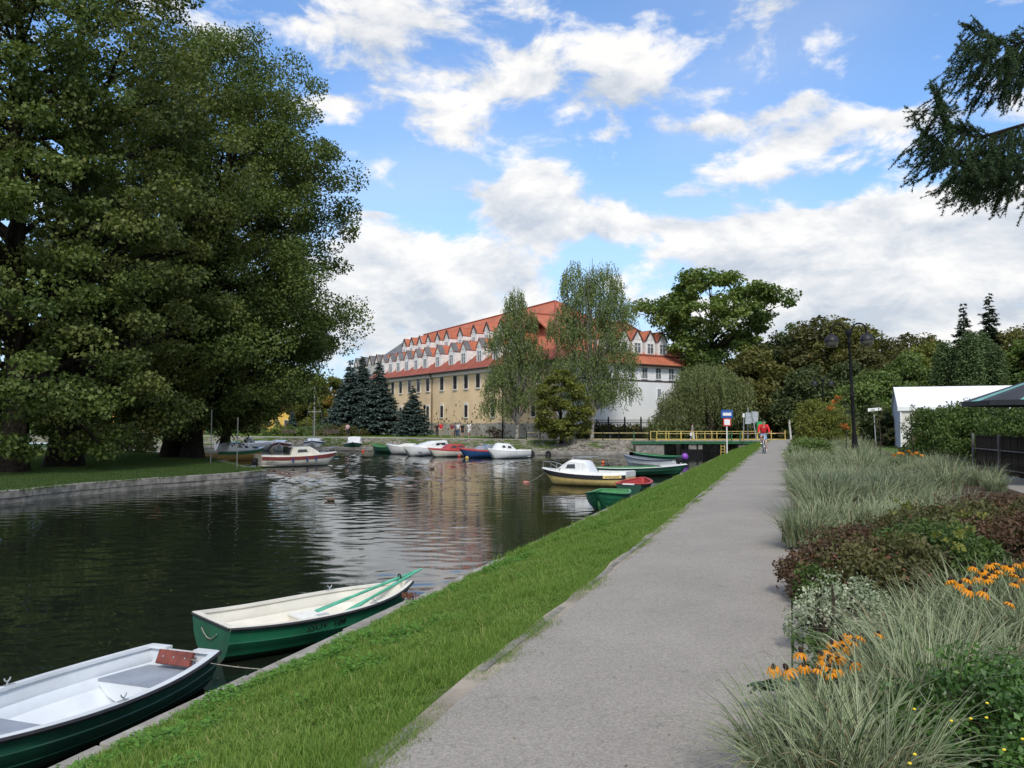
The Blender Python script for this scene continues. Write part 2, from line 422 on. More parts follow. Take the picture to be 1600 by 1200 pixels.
def make_bush(name, label, cat, loc, blobs, n_cl, per, leaf, lm, seed, cr=.35, group=None, ratio=.6, stem=True, flat=.8, bark=None, up=.5, parent_tag=True):
    """blobs: (x,y,z,rx,ry,rz) lobes the leaf clumps cover"""
    g = np.random.default_rng(seed); C = []
    w = np.array([b[3] * b[5] for b in blobs]); w = w / w.sum()
    for i in range(n_cl):
        b = blobs[g.choice(len(blobs), p=w)]; d = rnd_dir(1, g)[0]; d[2] = abs(d[2]) if g.uniform() < .75 else d[2]; q = g.uniform(.35, 1) ** .5
        C.append([b[0] + d[0] * b[3] * q, b[1] + d[1] * b[4] * q, max(.06, b[2] + d[2] * b[5] * q)])
    C = np.array(C); V, t = clump_leaves(C, cr * g.uniform(.6, 1.3, len(C)), per, leaf, g, flat, up, ratio)
    ok = V[:, :, 2].min(1) > -.02; V, t = V[ok], t[ok]
    o = thing(name, label, cat, loc, 0, group)
    link('foliage', quads_mesh('foliage', V, t, lm), o)
    if stem:
        mb = MB()
        for c in C[::max(1, len(C) // 40)]:
            b = Vector((c[0] * .35, c[1] * .35, 0)); cv = Vector(c)
            mb.tube([b, b.lerp(cv, .5) + Vector((0, 0, .1)), cv], [.018, .012, .005], 4, caps=False)
        mb.build('stems', bark or MATS['bark'], o)
    return o

def blades(P, H, Wd, g, bend=.6, seg=3, az=None, uvw=False):
    """curved tapering grass blades as strips of quads -> (n*seg,4,3)"""
    n = len(P); a = g.uniform(0, 2 * PI, n) if az is None else az
    D = np.stack([np.cos(a), np.sin(a), np.zeros(n)], 1); S = np.stack([-np.sin(a), np.cos(a), np.zeros(n)], 1)
    tw = g.normal(size=n) * .6; S = unit(S * np.cos(tw)[:, None] + D * np.sin(tw)[:, None])
    bd = bend * g.uniform(.3, 1.3, n)
    out = []; prev = None
    for i in range(seg + 1):
        t = i / seg; th = bd * t * 1.25
        # arc with growing lean
        hx = H * (1 - np.cos(th * 1.0)) / np.maximum(bd * 1.25, 1e-3) if False else H * t * np.sin(th * .6)
        hz = H * t * np.cos(th * .6)
        w = Wd * (1 - t ** 1.6) * .5 + .0004
        c = P + D * hx[:, None] + np.array([0, 0, 1.]) * hz[:, None]
        l, r = c - S * w[:, None], c + S * w[:, None]
        if prev is not None: out.append(np.stack([prev[0], prev[1], r, l], 1))
        prev = (l, r)
    V = np.stack(out, 1).reshape(-1, 4, 3)
    return V
def uv_strip(me, n):
    """u across the blade 0..1 for striped leaves"""
    uv = me.uv_layers.new(name='across'); a = np.tile(np.array([0, 0, 1, 0, 1, 1, 0, 1], np.float32), n)
    uv.data.foreach_set('uv', a)

def scatter(name, pts, rot, scl, template, parent=None, label=None, cat=None):
    """ground cover as ONE object: template instanced on points by geometry nodes"""
    me = bpy.data.meshes.new(name); me.vertices.add(len(pts)); me.vertices.foreach_set('co', np.asarray(pts, np.float32).reshape(-1))
    a = me.attributes.new('rot', 'FLOAT_VECTOR', 'POINT'); a.data.foreach_set('vector', np.asarray(rot, np.float32).reshape(-1))
    a = me.attributes.new('scl', 'FLOAT_VECTOR', 'POINT'); a.data.foreach_set('vector', np.asarray(scl, np.float32).reshape(-1))
    me.update(); o = link(name, me, parent)
    ng = bpy.data.node_groups.new(name, 'GeometryNodeTree'); B = NB(ng)
    ng.interface.new_socket('Geometry', in_out='INPUT', socket_type='NodeSocketGeometry'); ng.interface.new_socket('Geometry', in_out='OUTPUT', socket_type='NodeSocketGeometry')
    i = ng.nodes.new('NodeGroupInput'); q = ng.nodes.new('NodeGroupOutput')
    ti = B.n('GeometryNodeObjectInfo'); ti.inputs['Object'].default_value = template; ti.inputs['As Instance'].default_value = True
    ip = B.n('GeometryNodeInstanceOnPoints')
    mp = B.n('GeometryNodeMeshToPoints'); ng.links.new(i.outputs[0], mp.inputs[0]); ng.links.new(mp.outputs[0], ip.inputs['Points'])
    ng.links.new(ti.outputs['Geometry'], ip.inputs['Instance'])
    ra = B.n('GeometryNodeInputNamedAttribute', data_type='FLOAT_VECTOR'); ra.inputs['Name'].default_value = 'rot'
    sa = B.n('GeometryNodeInputNamedAttribute', data_type='FLOAT_VECTOR'); sa.inputs['Name'].default_value = 'scl'
    er = B.n('FunctionNodeEulerToRotation'); ng.links.new(ra.outputs[0], er.inputs[0]); ng.links.new(er.outputs[0], ip.inputs['Rotation'])
    ng.links.new(sa.outputs[0], ip.inputs['Scale']); ng.links.new(ip.outputs[0], q.inputs[0])
    md = o.modifiers.new('scatter', 'NODES'); md.node_group = ng
    return tag(o, label, cat, kind='stuff')
def template(name, V, tint, m, strip=0):
    me = quads_mesh(name, V, tint, m)
    if strip: uv_strip(me, strip)
    return bpy.data.objects.new(name, me)            # not linked: only the scatter uses it

# ------------------------------------------------------------------ special materials
def new_mat(name):
    m = bpy.data.materials.new(name); m.use_nodes = True; m.node_tree.nodes.clear(); MATS[name] = m
    return m, NB(m.node_tree)
def finish(B, p, bump=None, strength=.5, dist=.02):
    if bump is not None:
        bp = B.n('ShaderNodeBump', ins={'Strength': strength, 'Distance': dist, 'Height': bump}); B.t.links.new(bp.outputs[0], p.inputs['Normal'])
    o = B.n('ShaderNodeOutputMaterial'); B.t.links.new(p.outputs[0], o.inputs[0])
def c4(c, k=1.0): return tuple(x * k for x in c) + (1,)

m_water, B = new_mat('water')
geo = B.n('ShaderNodeNewGeometry').outputs['Position']
w1 = B.n('ShaderNodeTexNoise', ins={'Vector': B.vm('MULTIPLY', geo, (2.6, 5.5, 1)).outputs[0], 'Scale': 1.0, 'Detail': 2.5, 'Roughness': .55, 'Distortion': .3}).outputs[0]
w2 = B.n('ShaderNodeTexNoise', ins={'Vector': B.vm('MULTIPLY', geo, (8, 17, 1)).outputs[0], 'Scale': 1.0, 'Detail': 3.0, 'Roughness': .5}).outputs[0]
calm = B.n('ShaderNodeTexNoise', ins={'Vector': B.vm('MULTIPLY', geo, (.06, .13, 1)).outputs[0], 'Scale': 1.0, 'Detail': 2.0}).outputs[0]
spw = B.n('ShaderNodeSeparateXYZ', ins={0: geo})
far = B.smooth(spw.outputs[1], 8, 45, .35, 1.0)
amp = B.m('MULTIPLY', B.smooth(calm, .35, .62, .35, 1.15), far)
hgt = B.m('MULTIPLY', B.m('ADD', w1, B.m('MULTIPLY', w2, .35)), amp)
p = B.n('ShaderNodeBsdfPrincipled', ins={'Base Color': (.010, .014, .009, 1), 'Roughness': .03, 'IOR': 1.333, 'Specular IOR Level': .5})
finish(B, p, hgt, 1.0, .003)

m_asph, B = new_mat('asphalt')
tc = B.n('ShaderNodeNewGeometry').outputs['Position']
a1 = B.n('ShaderNodeTexVoronoi', ins={'Vector': tc, 'Scale': 95.0}).outputs
a2 = B.n('ShaderNodeTexNoise', ins={'Vector': tc, 'Scale': .9, 'Detail': 6.0, 'Roughness': .6}).outputs[0]
a3 = B.n('ShaderNodeTexNoise', ins={'Vector': tc, 'Scale': 38.0, 'Detail': 3.0}).outputs[0]
sc = B.n('ShaderNodeSeparateXYZ', ins={0: a1[1]}).outputs[0]
g = B.m('ADD', .255, B.m('MULTIPLY', B.m('SUBTRACT', sc, .5), .10))
g = B.m('ADD', g, B.m('MULTIPLY', B.m('SUBTRACT', a2, .5), .12))
a4 = B.n('ShaderNodeTexNoise', ins={'Vector': tc, 'Scale': 3.2, 'Detail': 5.0, 'Roughness': .7}).outputs[0]
g = B.m('ADD', g, B.m('MULTIPLY', B.smooth(a4, .60, .70), -.055))
a5 = B.n('ShaderNodeTexNoise', ins={'Vector': tc, 'Scale': 220.0, 'Detail': 1.0}).outputs[0]
g = B.m('ADD', g, B.m('MULTIPLY', B.smooth(a5, .66, .72), .16))
g = B.m('ADD', g, B.m('MULTIPLY', B.smooth(a3, .62, .72), -.05))
colr = B.vm('MULTIPLY', B.n('ShaderNodeCombineXYZ', ins={0: g, 1: g, 2: g}).outputs[0], (1.10, 1.0, .87)).outputs[0]
p = B.n('ShaderNodeBsdfPrincipled', ins={'Base Color': colr, 'Roughness': .85, 'Specular IOR Level': .25})
finish(B, p, B.m('ADD', a1[0], B.m('MULTIPLY', a3, .5)), .5, .006)

def plaster(name, col, stones=False, k=1.0):
    m, B = new_mat(name)
    g = B.n('ShaderNodeNewGeometry').outputs['Position']; z = B.n('ShaderNodeSeparateXYZ', ins={0: g}).outputs[2]
    n1 = B.n('ShaderNodeTexNoise', ins={'Vector': g, 'Scale': .5, 'Detail': 5.0, 'Roughness': .6}).outputs[0]
    n2 = B.n('ShaderNodeTexNoise', ins={'Vector': B.vm('MULTIPLY', g, (.8, .8, .5)).outputs[0], 'Scale': 1.0, 'Detail': 6.0}).outputs[0]
    c = B.mix(B.smooth(n1, .3, .7), c4(col, 1.03), c4(col, 1 - .1 * k))
    c = B.mix(B.m('MULTIPLY', B.smooth(n2, .52, .75), .35 * k), c, c4(col, .68))
    h = n1
    if stones:
        vo = B.n('ShaderNodeTexVoronoi', ins={'Vector': B.vm('MULTIPLY', g, (1, 1, 1.25)).outputs[0], 'Scale': 1.9}).outputs
        rnd = B.n('ShaderNodeSeparateXYZ', ins={0: vo[1]}).outputs
        lo = B.n('ShaderNodeTexNoise', ins={'Vector': g, 'Scale': .28, 'Detail': 2.0}).outputs[0]
        dens = B.smooth(z, 4.6, 2.6) if False else B.m('SUBTRACT', 1.0, B.smooth(z, 2.4, 4.9))
        dens = B.m('MULTIPLY', dens, B.smooth(lo, .38, .50))
        dens = B.m('MAXIMUM', dens, B.m('MULTIPLY', B.m('SUBTRACT', 1.0, B.smooth(z, 1.5, 1.75)), .75))
        inst = B.m('MULTIPLY', B.m('LESS_THAN', vo[0], B.m('ADD', .16, B.m('MULTIPLY', rnd[1], .26))), B.m('LESS_THAN', rnd[0], dens))
        grey = B.m('SUBTRACT', 1.0, B.smooth(B.m('ADD', z, B.m('MULTIPLY', n1, .8)), 1.9, 2.05))
        c = B.mix(grey, c, B.mix(B.smooth(n2, .4, .6), (.46, .43, .38, 1), (.33, .31, .27, 1)))
        sc_ = B.mix(rnd[2], (.13, .075, .05, 1), (.24, .18, .13, 1))
        c = B.mix(inst, c, sc_)
    p = B.n('ShaderNodeBsdfPrincipled', ins={'Base Color': c, 'Roughness': .85, 'Specular IOR Level': .2})
    finish(B, p, B.n('ShaderNodeTexNoise', ins={'Vector': g, 'Scale': 6.0, 'Detail': 5.0}).outputs[0], .4, .03)
    return m
m_yellow = plaster('yellow_plaster', (.88, .66, .405), True)
m_white_pl = plaster('white_plaster', (.80, .80, .79), k=.25)
m_pale_pl = plaster('pale_plaster', (.55, .53, .48))

def rooftile(name, col, k=1.0):
    m, B = new_mat(name)
    g = B.n('ShaderNodeNewGeometry').outputs['Position']
    n1 = B.n('ShaderNodeTexNoise', ins={'Vector': g, 'Scale': .45, 'Detail': 5.0, 'Roughness': .65}).outputs[0]
    n3 = B.n('ShaderNodeTexNoise', ins={'Vector': g, 'Scale': 9.0, 'Detail': 2.0}).outputs[0]
    z = B.n('ShaderNodeSeparateXYZ', ins={0: g}).outputs[2]
    rows = B.m('FRACT', B.m('MULTIPLY', z, 4.2 * k))
    c = B.mix(B.smooth(n1, .3, .7), c4(col, 1.1), c4(col, .78))
    c = B.mix(B.m('MULTIPLY', B.smooth(n3, .45, .7), .4), c, c4(col, .6))
    c = B.mix(B.m('MULTIPLY', B.smooth(rows, .82, .98), .45), c, c4(col, .35))
    p = B.n('ShaderNodeBsdfPrincipled', ins={'Base Color': c, 'Roughness': .75, 'Specular IOR Level': .3})
    finish(B, p, rows, .5, .04)
    return m
m_tile = rooftile('orange_roof_tiles', (.50, .155, .085))
m_tile_old = rooftile('dark_red_roof_tiles', (.34, .095, .06))
m_slate = rooftile('slate_tiles', (.17, .17, .175))

m_lawn, B = new_mat('turf')
g = B.n('ShaderNodeNewGeometry').outputs['Position']
n1 = B.n('ShaderNodeTexNoise', ins={'Vector': g, 'Scale': .35, 'Detail': 6.0, 'Roughness': .65}).outputs[0]
n2 = B.n('ShaderNodeTexNoise', ins={'Vector': g, 'Scale': 14.0, 'Detail': 4.0}).outputs[0]
c = B.mix(B.smooth(n1, .35, .65), (.075, .135, .022, 1), (.095, .125, .030, 1))
c = B.mix(B.m('MULTIPLY', B.smooth(n2, .4, .7), .6), c, (.035, .070, .016, 1))
p = B.n('ShaderNodeBsdfPrincipled', ins={'Base Color': c, 'Roughness': .9, 'Specular IOR Level': .15})
finish(B, p, n2, .8, .05)

m_soil = mat('soil', (.085, .062, .042), .95, .3, 8, 1, 25, spec=.1)
m_dirt = mat('dirt_path', (.33, .285, .23), .95, .15, 1.5, .7, 30, spec=.1)
m_promen = mat('promenade_paving', (.37, .34, .30), .9, .12, .8, .4, 20, spec=.15)
m_conc = mat('concrete', (.25, .235, .205), .9, .22, 3.0, .8, 24, spec=.2, dirt=.55)
m_conc2 = mat('pale_concrete', (.31, .29, .255), .9, .18, 2.0, .8, 18, spec=.2, dirt=.5)
m_stone = mat('field_stone', (.27, .24, .21), .9, .4, 2.2, .8, 12, spec=.2, dirt=.3)
m_cob = mat('cobble_slope', (.25, .235, .20), .95, .35, 1.4, 1, 9, spec=.15, col2=(.15, .15, .09))
m_bark = mat('bark', (.06, .048, .036), .95, .3, 6, 1, 18, spec=.1)
m_dbark = mat('dark_bark', (.022, .018, .014), .95, .3, 6, 1, 14, spec=.1)
m_birch = mat('birch_bark', (.36, .345, .31), .8, .1, 3, .3, 20, col2=(.07, .062, .055), spec=.2)
m_gwhite = mat('white_gelcoat', (.78, .78, .76), .32, .04, 2, 0, spec=.5, coat=.3, dirt=.07, wl=True)
m_cream = mat('cream_gelcoat', (.70, .66, .55), .35, .05, 2, 0, spec=.5, coat=.3, dirt=.1, wl=True)
m_bgrey = mat('grey_gelcoat', (.68, .71, .73), .38, .05, 2, 0, spec=.5, coat=.2, dirt=.12)
m_seatgrey = mat('grey_seat_paint', (.27, .30, .35), .55, .08, 3, .2, 30)
m_green = mat('green_hull_paint', (.008, .105, .048), .5, .12, 2.5, .15, 14, spec=.5, coat=.05, dirt=.25, wl=True)
m_dgreen = mat('dark_green_hull_paint', (.008, .062, .034), .5, .12, 2.5, .15, 14, spec=.5, coat=.05, dirt=.3, wl=True)
m_lgreen = mat('light_green_paint', (.10, .30, .12), .5, .1, 3, .1, 14)
m_oar = mat('oar_green_paint', (.10, .40, .26), .45, .12, 6, .1, 20)
m_rub = mat('black_rubber', (.022, .022, .024), .65, .2, 8, .2, 40)
m_maroon = mat('maroon_paint', (.20, .045, .04), .45, .1, 3)
m_redp = mat('red_paint', (.40, .055, .05), .42, .1, 3)
m_navy = mat('navy_paint', (.02, .07, .19), .4, .1, 3, wl=True)
m_hully = mat('yellow_hull_paint', (.80, .59, .22), .38, .06, 3, .05, 10, coat=.3, dirt=.12, wl=True)
m_redwood = mat('red_brown_wood', (.17, .042, .030), .6, .2, 9, .3, 30)
m_rope = mat('rope', (.33, .30, .24), .9, .2, 30, .3, 60)
m_rust = mat('rusty_chain', (.20, .085, .05), .85, .35, 30, .5, 80)
m_glass = mat('dark_glass', (.03, .035, .04), .08, .2, 3, 0, spec=.7)
m_glassb = mat('bluish_window_glass', (.16, .18, .20), .12, .35, 1.2, 0, spec=.7)
m_chrome = mat('steel_rail', (.62, .62, .62), .3, .05, 4, metal=.9)
m_iron = mat('black_iron', (.008, .008, .009), .75, .2, 6, .2, 40, spec=.2)
m_galv = mat('galvanised_steel', (.42, .44, .45), .5, .12, 8, metal=.3)
m_bluef = mat('blue_fender', (.025, .05, .20), .4, .1, 5)
m_orange = mat('orange_buoy', (.75, .13, .05), .45, .1, 4)
m_purple = mat('purple_buoy', (.24, .07, .42), .4, .1, 4)
m_yrail = mat('yellow_rail_paint', (.55, .41, .11), .5, .12, 5, dirt=.2)
m_grail = mat('green_rail_paint', (.03, .14, .06), .5, .12, 5)
m_trim = mat('pale_window_surround', (.74, .71, .64), .8, .06, 3)
m_wframe = mat('brown_window_frame', (.10, .055, .04), .6, .1, 4)
m_wframew = mat('white_window_frame', (.66, .66, .64), .5, .06, 4)
m_boards = mat('weathered_gable_boards', (.70, .69, .65), .8, .15, 3, .3, 20)
m_cheek = mat('white_dormer_wall', (.78, .77, .74), .8, .07, 2)
m_gutter = mat('dark_gutter', (.07, .045, .035), .5, .15, 4)
m_tent = mat('white_tent_fabric', (.80, .80, .80), .5, .03, .8, .3, 1.5, spec=.3)
m_tent2 = mat('cream_tent_wall', (.62, .60, .54), .6, .05, .8, .3, 1.5, spec=.3)
m_tentb = mat('pale_blue_tent_side', (.50, .56, .68), .6, .05, .8, .3, 1.5, spec=.3)
m_fence = mat('dark_fence_boards', (.040, .033, .027), .9, .4, 3, .5, 20, spec=.1)
m_fencer = mat('grey_fence_rail', (.14, .135, .13), .7, .2, 5)
m_wood = mat('dark_bench_wood', (.09, .07, .055), .8, .25, 6)
m_parag = mat('green_parasol_canvas', (.03, .17, .12), .7, .1, 2)
m_parad = mat('charcoal_parasol_canvas', (.035, .037, .042), .7, .1, 2)
m_parat = mat('turquoise_parasol_stripe', (.16, .42, .36), .6, .1, 2)
m_signb = mat('blue_sign', (.02, .09, .32), .4, .04, 4)
m_signw = mat('white_sign', (.78, .78, .76), .4, .03, 4)
m_signr = mat('red_sign_border', (.60, .04, .05), .4, .04, 4)
m_black = mat('black_paint', (.015, .015, .015), .45, .1, 5)
m_bing = mat('green_bin', (.05, .42, .14), .5, .08, 5)
m_skin = mat('skin', (.50, .28, .19), .55, .06, 6)
m_frost = mat('smoked_lamp_globe', (.10, .095, .08), .12, .15, 6, spec=.8)
m_globe_up = mat('black_lamp_hood', (.012, .012, .014), .5, .1, 5)
m_cardw = mat('white_car_paint', (.75, .75, .75), .25, .03, 3, coat=.6)

lm_alder = leafmat('alder_leaf', (.048, .080, .020), (.145, .185, .046), (.20, .20, .05), .30)
lm_alder2 = leafmat('alder_leaf_olive', (.048, .072, .020), (.160, .182, .048), (.22, .21, .05), .30)
lm_oak = leafmat('oak_leaf', (.065, .115, .028), (.200, .255, .062), (.19, .19, .04), .3)
lm_birch = leafmat('birch_leaf', (.105, .150, .050), (.250, .300, .115), (.22, .20, .05), .35)
lm_willow = leafmat('willow_leaf', (.110, .140, .050), (.235, .265, .105), (.17, .17, .06), .3)
lm_olive = leafmat('olive_leaf', (0.072, 0.075, 0.023), (0.174, 0.167, 0.043), (.20, .15, .03), .3)
lm_brown = leafmat('brownish_leaf', (.058, .062, .024), (.140, .135, .048), (.20, .13, .03), .3)
lm_green = leafmat('mid_green_leaf', (.070, .115, .034), (.175, .235, .060), (.17, .19, .05), .3)
lm_dark = leafmat('dark_leaf', (.040, .060, .024), (.100, .125, .042), (.10, .11, .03), .25)
lm_ygreen = leafmat('yellow_green_leaf', (0.094, 0.116, 0.026), (0.232, 0.239, 0.051), (.26, .22, .04), .35)
lm_autumn = leafmat('autumn_leaf', (0.145, 0.109, 0.026), (0.348, 0.246, 0.051), (.38, .16, .03), .35)
lm_blue = leafmat('blue_spruce_needle', (.045, .075, .062), (.155, .215, .190), None, .05, .7)
lm_pine = leafmat('dark_conifer_needle', (0.029, 0.046, 0.026), (0.065, 0.094, 0.046), None, .05, .7)
lm_thuja = leafmat('thuja_leaf', (.050, .080, .030), (.115, .165, .060), None, .1, .7)
lm_larch = leafmat('larch_needle', (.030, .060, .028), (.085, .135, .055), None, .2, .6)
lm_hedge = leafmat('hedge_leaf', (0.043, 0.080, 0.023), (0.116, 0.174, 0.043), (.15, .18, .05), .3)
lm_red = leafmat('reddish_shrub_leaf', (.075, .050, .030), (.160, .092, .055), (.10, .16, .03), .3)
lm_redg = leafmat('bronze_green_shrub_leaf', (0.065, 0.072, 0.029), (0.152, 0.138, 0.052), (.22, .08, .05), .3)
lm_pale = leafmat('pale_green_leaf', (.10, .15, .06), (.21, .27, .12), None, .3)
lm_box = leafmat('box_leaf', (.035, .085, .018), (.105, .210, .042), (.18, .26, .07), .25, .4, .4)
lm_hosta = leafmat('dark_broad_leaf', (.020, .060, .030), (.035, .085, .045), None, .2, .5)
lm_var = leafmat('white_edged_leaf', (.09, .15, .07), (.60, .62, .46), None, .25)
lm_grass = leafmat('grass_blade', (.085, .170, .026), (.225, .325, .062), (.34, .33, .13), .35, .6)
lm_shgrass = leafmat('shade_toned_grass', (.040, .080, .018), (.085, .135, .032), (.12, .16, .05), .3)  # left lawn blades: shade of the trees is put into this darker green
lm_weed = leafmat('clover_leaf', (.070, .180, .026), (.150, .300, .050), None, .35, .6)
lm_orange = leafmat('orange_rowan_leaf', (.45, .12, .03), (.60, .20, .04), None, .3)
lm_yfl = leafmat('yellow_petal', (.75, .55, .02), (.80, .62, .03), None, .2)
lm_petal = leafmat('orange_yellow_petal', (.80, .30, .01), (.88, .42, .015), None, .25, .5)

# striped grass: green middle, cream margins (across = u of the blade strip)
m_phal, B = new_mat('striped_grass_blade')
uvn = B.n('ShaderNodeUVMap'); uvn.uv_map = 'across'
u = B.n('ShaderNodeSeparateXYZ', ins={0: uvn.outputs[0]}).outputs[0]
tn = B.n('ShaderNodeAttribute', attribute_name='tint').outputs['Fac']
e = B.m('ABSOLUTE', B.m('SUBTRACT', u, .5))
gr = B.mix(tn, (.065, .115, .038, 1), (.14, .19, .070, 1))
cr = B.mix(tn, (.33, .37, .20, 1), (.68, .67, .48, 1))
c = B.mix(B.smooth(e, .24, .36), gr, cr)
c = B.mix(B.smooth(tn, .90, .97), c, (.30, .24, .13, 1))
p = B.n('ShaderNodeBsdfPrincipled', ins={'Base Color': c, 'Roughness': .6, 'Specular IOR Level': .25})
tr = B.n('ShaderNodeBsdfTranslucent', ins={'Color': c})
mx = B.n('ShaderNodeMixShader', ins={0: .25, 1: p.outputs[0], 2: tr.outputs[0]})
finish(B, mx)

# ================================================================== THE SETTING
FARZ = -0.12
def patch(name, polys, m, kind='structure', parent=None):
    mb = MB()
    for pts in polys:
        pts = [Vector(p) for p in pts]; tri = tessellate_polygon([pts])
        b = len(mb.v); mb.v += [tuple(p) for p in pts]
        for t in tri: mb.f.append(tuple(b + i for i in t)); mb.mi.append(0)
    o = mb.build(name, m, parent)
    me = o.data
    # faces look up
    import bmesh
    bm = bmesh.new(); bm.from_mesh(me)
    for f in bm.faces:
        if f.normal.z < 0: f.normal_flip()
    bm.to_mesh(me); bm.free()
    return tag(o, kind=kind)
# far bank line at the water (west to east)
FQ = [(-75, 118), (-50, 108), (-34, 98.5), (-26.6, 95.5), (-17.3, 91.6), (-6.6, 85.2), (3.65, 79.3), (9, 77.8), (13.6, 77.6)]
def smooth_line(pts, n=4):
    out = []
    for i in range(len(pts) - 1):
        p0 = Vector(pts[max(i - 1, 0)]); p1 = Vector(pts[i]); p2 = Vector(pts[i + 1]); p3 = Vector(pts[min(i + 2, len(pts) - 1)])
        for k in range(n):
            t = k / n
            out.append(.5 * ((2 * p1) + (p2 - p0) * t + (2 * p0 - 5 * p1 + 4 * p2 - p3) * t * t + (3 * p1 - 3 * p2 + p3 - p0) * t ** 3))
    out.append(Vector(pts[-1])); return out
def offset_line(L, d):
    out = []
    for i, p in enumerate(L):
        t = (L[min(i + 1, len(L) - 1)] - L[max(i - 1, 0)]); t = Vector((t.x, t.y)).normalized(); nn = Vector((-t.y, t.x))
        out.append(Vector((p.x, p.y)) + nn * d)
    return out
FL = smooth_line([(x, y, 0) for x, y in FQ])
FL = [Vector((p.x, p.y)) for p in FL]
F1 = offset_line(FL, .75); F2 = offset_line(FL, 3.3)
# left lawn outline (kerb top edge at the water), from behind the camera round the spit and back west
LQ = [(-42.5, -35), (-29.5, 2), (-24.6, 16), (-19.6, 31.4), (-18.4, 36.2), (-16.3, 40.6), (-14.4, 43.6), (-13.55, 45.2), (-13.9, 46.8), (-16.2, 50.5), (-20.5, 58.5), (-25.5, 66.5), (-32, 74), (-42, 82), (-60, 88), (-90, 96)]
LL = [Vector((p.x, p.y)) for p in smooth_line([(x, y, 0) for x, y in LQ], 4)]
LI = offset_line(LL, .42)

NOTCH = [(13.6, 77.6), (13.6, 92), (24.3, 92), (24.3, 80.6)]
ground_polys = []
ground_polys.append([(KP * -40 - 2.0, -40, -.012), (KP * 80.6 - 2.0, 80.6, -.012), (420, 80.6, -.012), (420, -40, -.012)])
# far bank plate
far_in = [(p.x, p.y, FARZ) for p in F2]
ground_polys.append(far_in[:-1] + [(13.6, F2[-1].y, FARZ), (13.6, 92, FARZ), (24.3, 92, FARZ), (24.3, 80.6, FARZ), (420, 80.6, FARZ), (1500, 400, FARZ), (1500, 2600, FARZ), (-1500, 2600, FARZ), (-1500, 300, FARZ), (-120, 132, FARZ)])
o = patch('ground', ground_polys, m_lawn)
left = [(p.x, p.y, -1.02) for p in LI]
o = patch('lawn', [left + [(-300, 110, -.8), (-300, -60, -1.02)]], m_lawn)
patch('lawn', [[(-90.05, 96.4, -1.02), (-75.5, 120.6, FARZ), (-120, 132, FARZ), (-300, 190, FARZ), (-300, 110, -.8)]], m_lawn)
def water_mesh():
    """one sheet with real small waves: fine where the camera can see them, flat towards its far rim"""
    ys = [-45.0, -20.0, -5.0, 3.0]; y = 6.0
    while y < 100: ys.append(y); y += .095 + .0021 * y
    ys += [104.0, 112.0, 125.0]; ys = np.array(ys)
    us = np.concatenate([[-2.2, -1.4, -.95], np.linspace(-.66, .32, 270), [.45, .8]])     # x / y fan
    Y, U = np.meshgrid(ys, us, indexing='ij'); X = U * np.maximum(Y, 14)
    X[Y > 100] = X[Y > 100]; X = np.where(Y < 5, U * 42, X)
    g = np.random.default_rng(90); H = np.zeros_like(X)
    for k in range(70):
        lam = .30 * 4.2 ** g.uniform(0, 1); th = PI / 2 + g.normal() * .55; a = (lam / (2 * PI)) * .0155 * (1.0 if lam < .8 else .7)
        H += a * np.sin((X * math.cos(th) + Y * math.sin(th)) * 2 * PI / lam + g.uniform(0, 2 * PI))
    lowf = np.zeros_like(X)
    for k in range(9):
        th = g.uniform(0, PI); lam = g.uniform(9, 30); lowf += np.sin((X * math.cos(th) + Y * 1.6 * math.sin(th)) * 2 * PI / lam + g.uniform(0, 6.28))
    lowf = 1 / (1 + np.exp(-lowf * .9))
    off = X - KP * Y                                  # sheltered near both banks, livelier in the open basin
    open_ = np.clip((-off - 7) / 12, 0, 1) * np.clip((Y - 24) / 24, 0, 1)
    amp = .11 + .32 * lowf ** 2 + 1.05 * open_ * (.45 + .55 * lowf)
    edge = np.clip((Y - 6) / 3, 0, 1) * np.clip((101 - Y) / 4, 0, 1)
    Z = WATER + H * amp * edge
    n, m = Y.shape; V = np.stack([X, Y, Z], -1).reshape(-1, 3); i = np.arange(n * m).reshape(n, m)
    F = np.stack([i[:-1, :-1], i[:-1, 1:], i[1:, 1:], i[1:, :-1]], -1).reshape(-1)
    me = bpy.data.meshes.new('water'); me.vertices.add(n * m); me.vertices.foreach_set('co', V.reshape(-1).astype(np.float32)); me.loops.add(len(F)); me.loops.foreach_set('vertex_index', F.astype(np.int32))
    q = len(F) // 4; me.polygons.add(q); me.polygons.foreach_set('loop_start', np.arange(0, q * 4, 4, dtype=np.int32)); me.update(calc_edges=True)
    me.polygons.foreach_set('use_smooth', [True] * q); me.materials.append(m_water); return me
tag(link('water', water_mesh()), kind='structure')
# main path (asphalt), a sheet on the ground, with its ragged left rim
def strip_mesh(name, Y0, Y1, n, offs, m, kind='structure', seed=0, jit=0.0, parent=None):
    mb = MB(); rows = []
    for i in range(n + 1):
        t = (i / n) ** 1.6; Y = Y0 + (Y1 - Y0) * t; row = []
        for (o_, z_) in offs:
            q = noise.noise((Y * 1.7, o_ * 2, seed)) * jit
            row.append(pth(Y, o_ + (q if o_ in (offs[0][0],) else 0), z_(Y, o_) if callable(z_) else z_))
        rows.append(row)
    mb.loft(rows); ob = mb.build(name, m, parent)
    return tag(ob, kind=kind) if kind else ob
path_o = strip_mesh('path', -12, 82, 160, [(-1.93, 0), (-1.0, .012), (-.02, 0)], m_asph, jit=.05)
dirt_o = strip_mesh('dirt_verge', -12, 82, 160, [(-2.08, -.010), (-1.85, -.004)], m_dirt, jit=.07, seed=3)
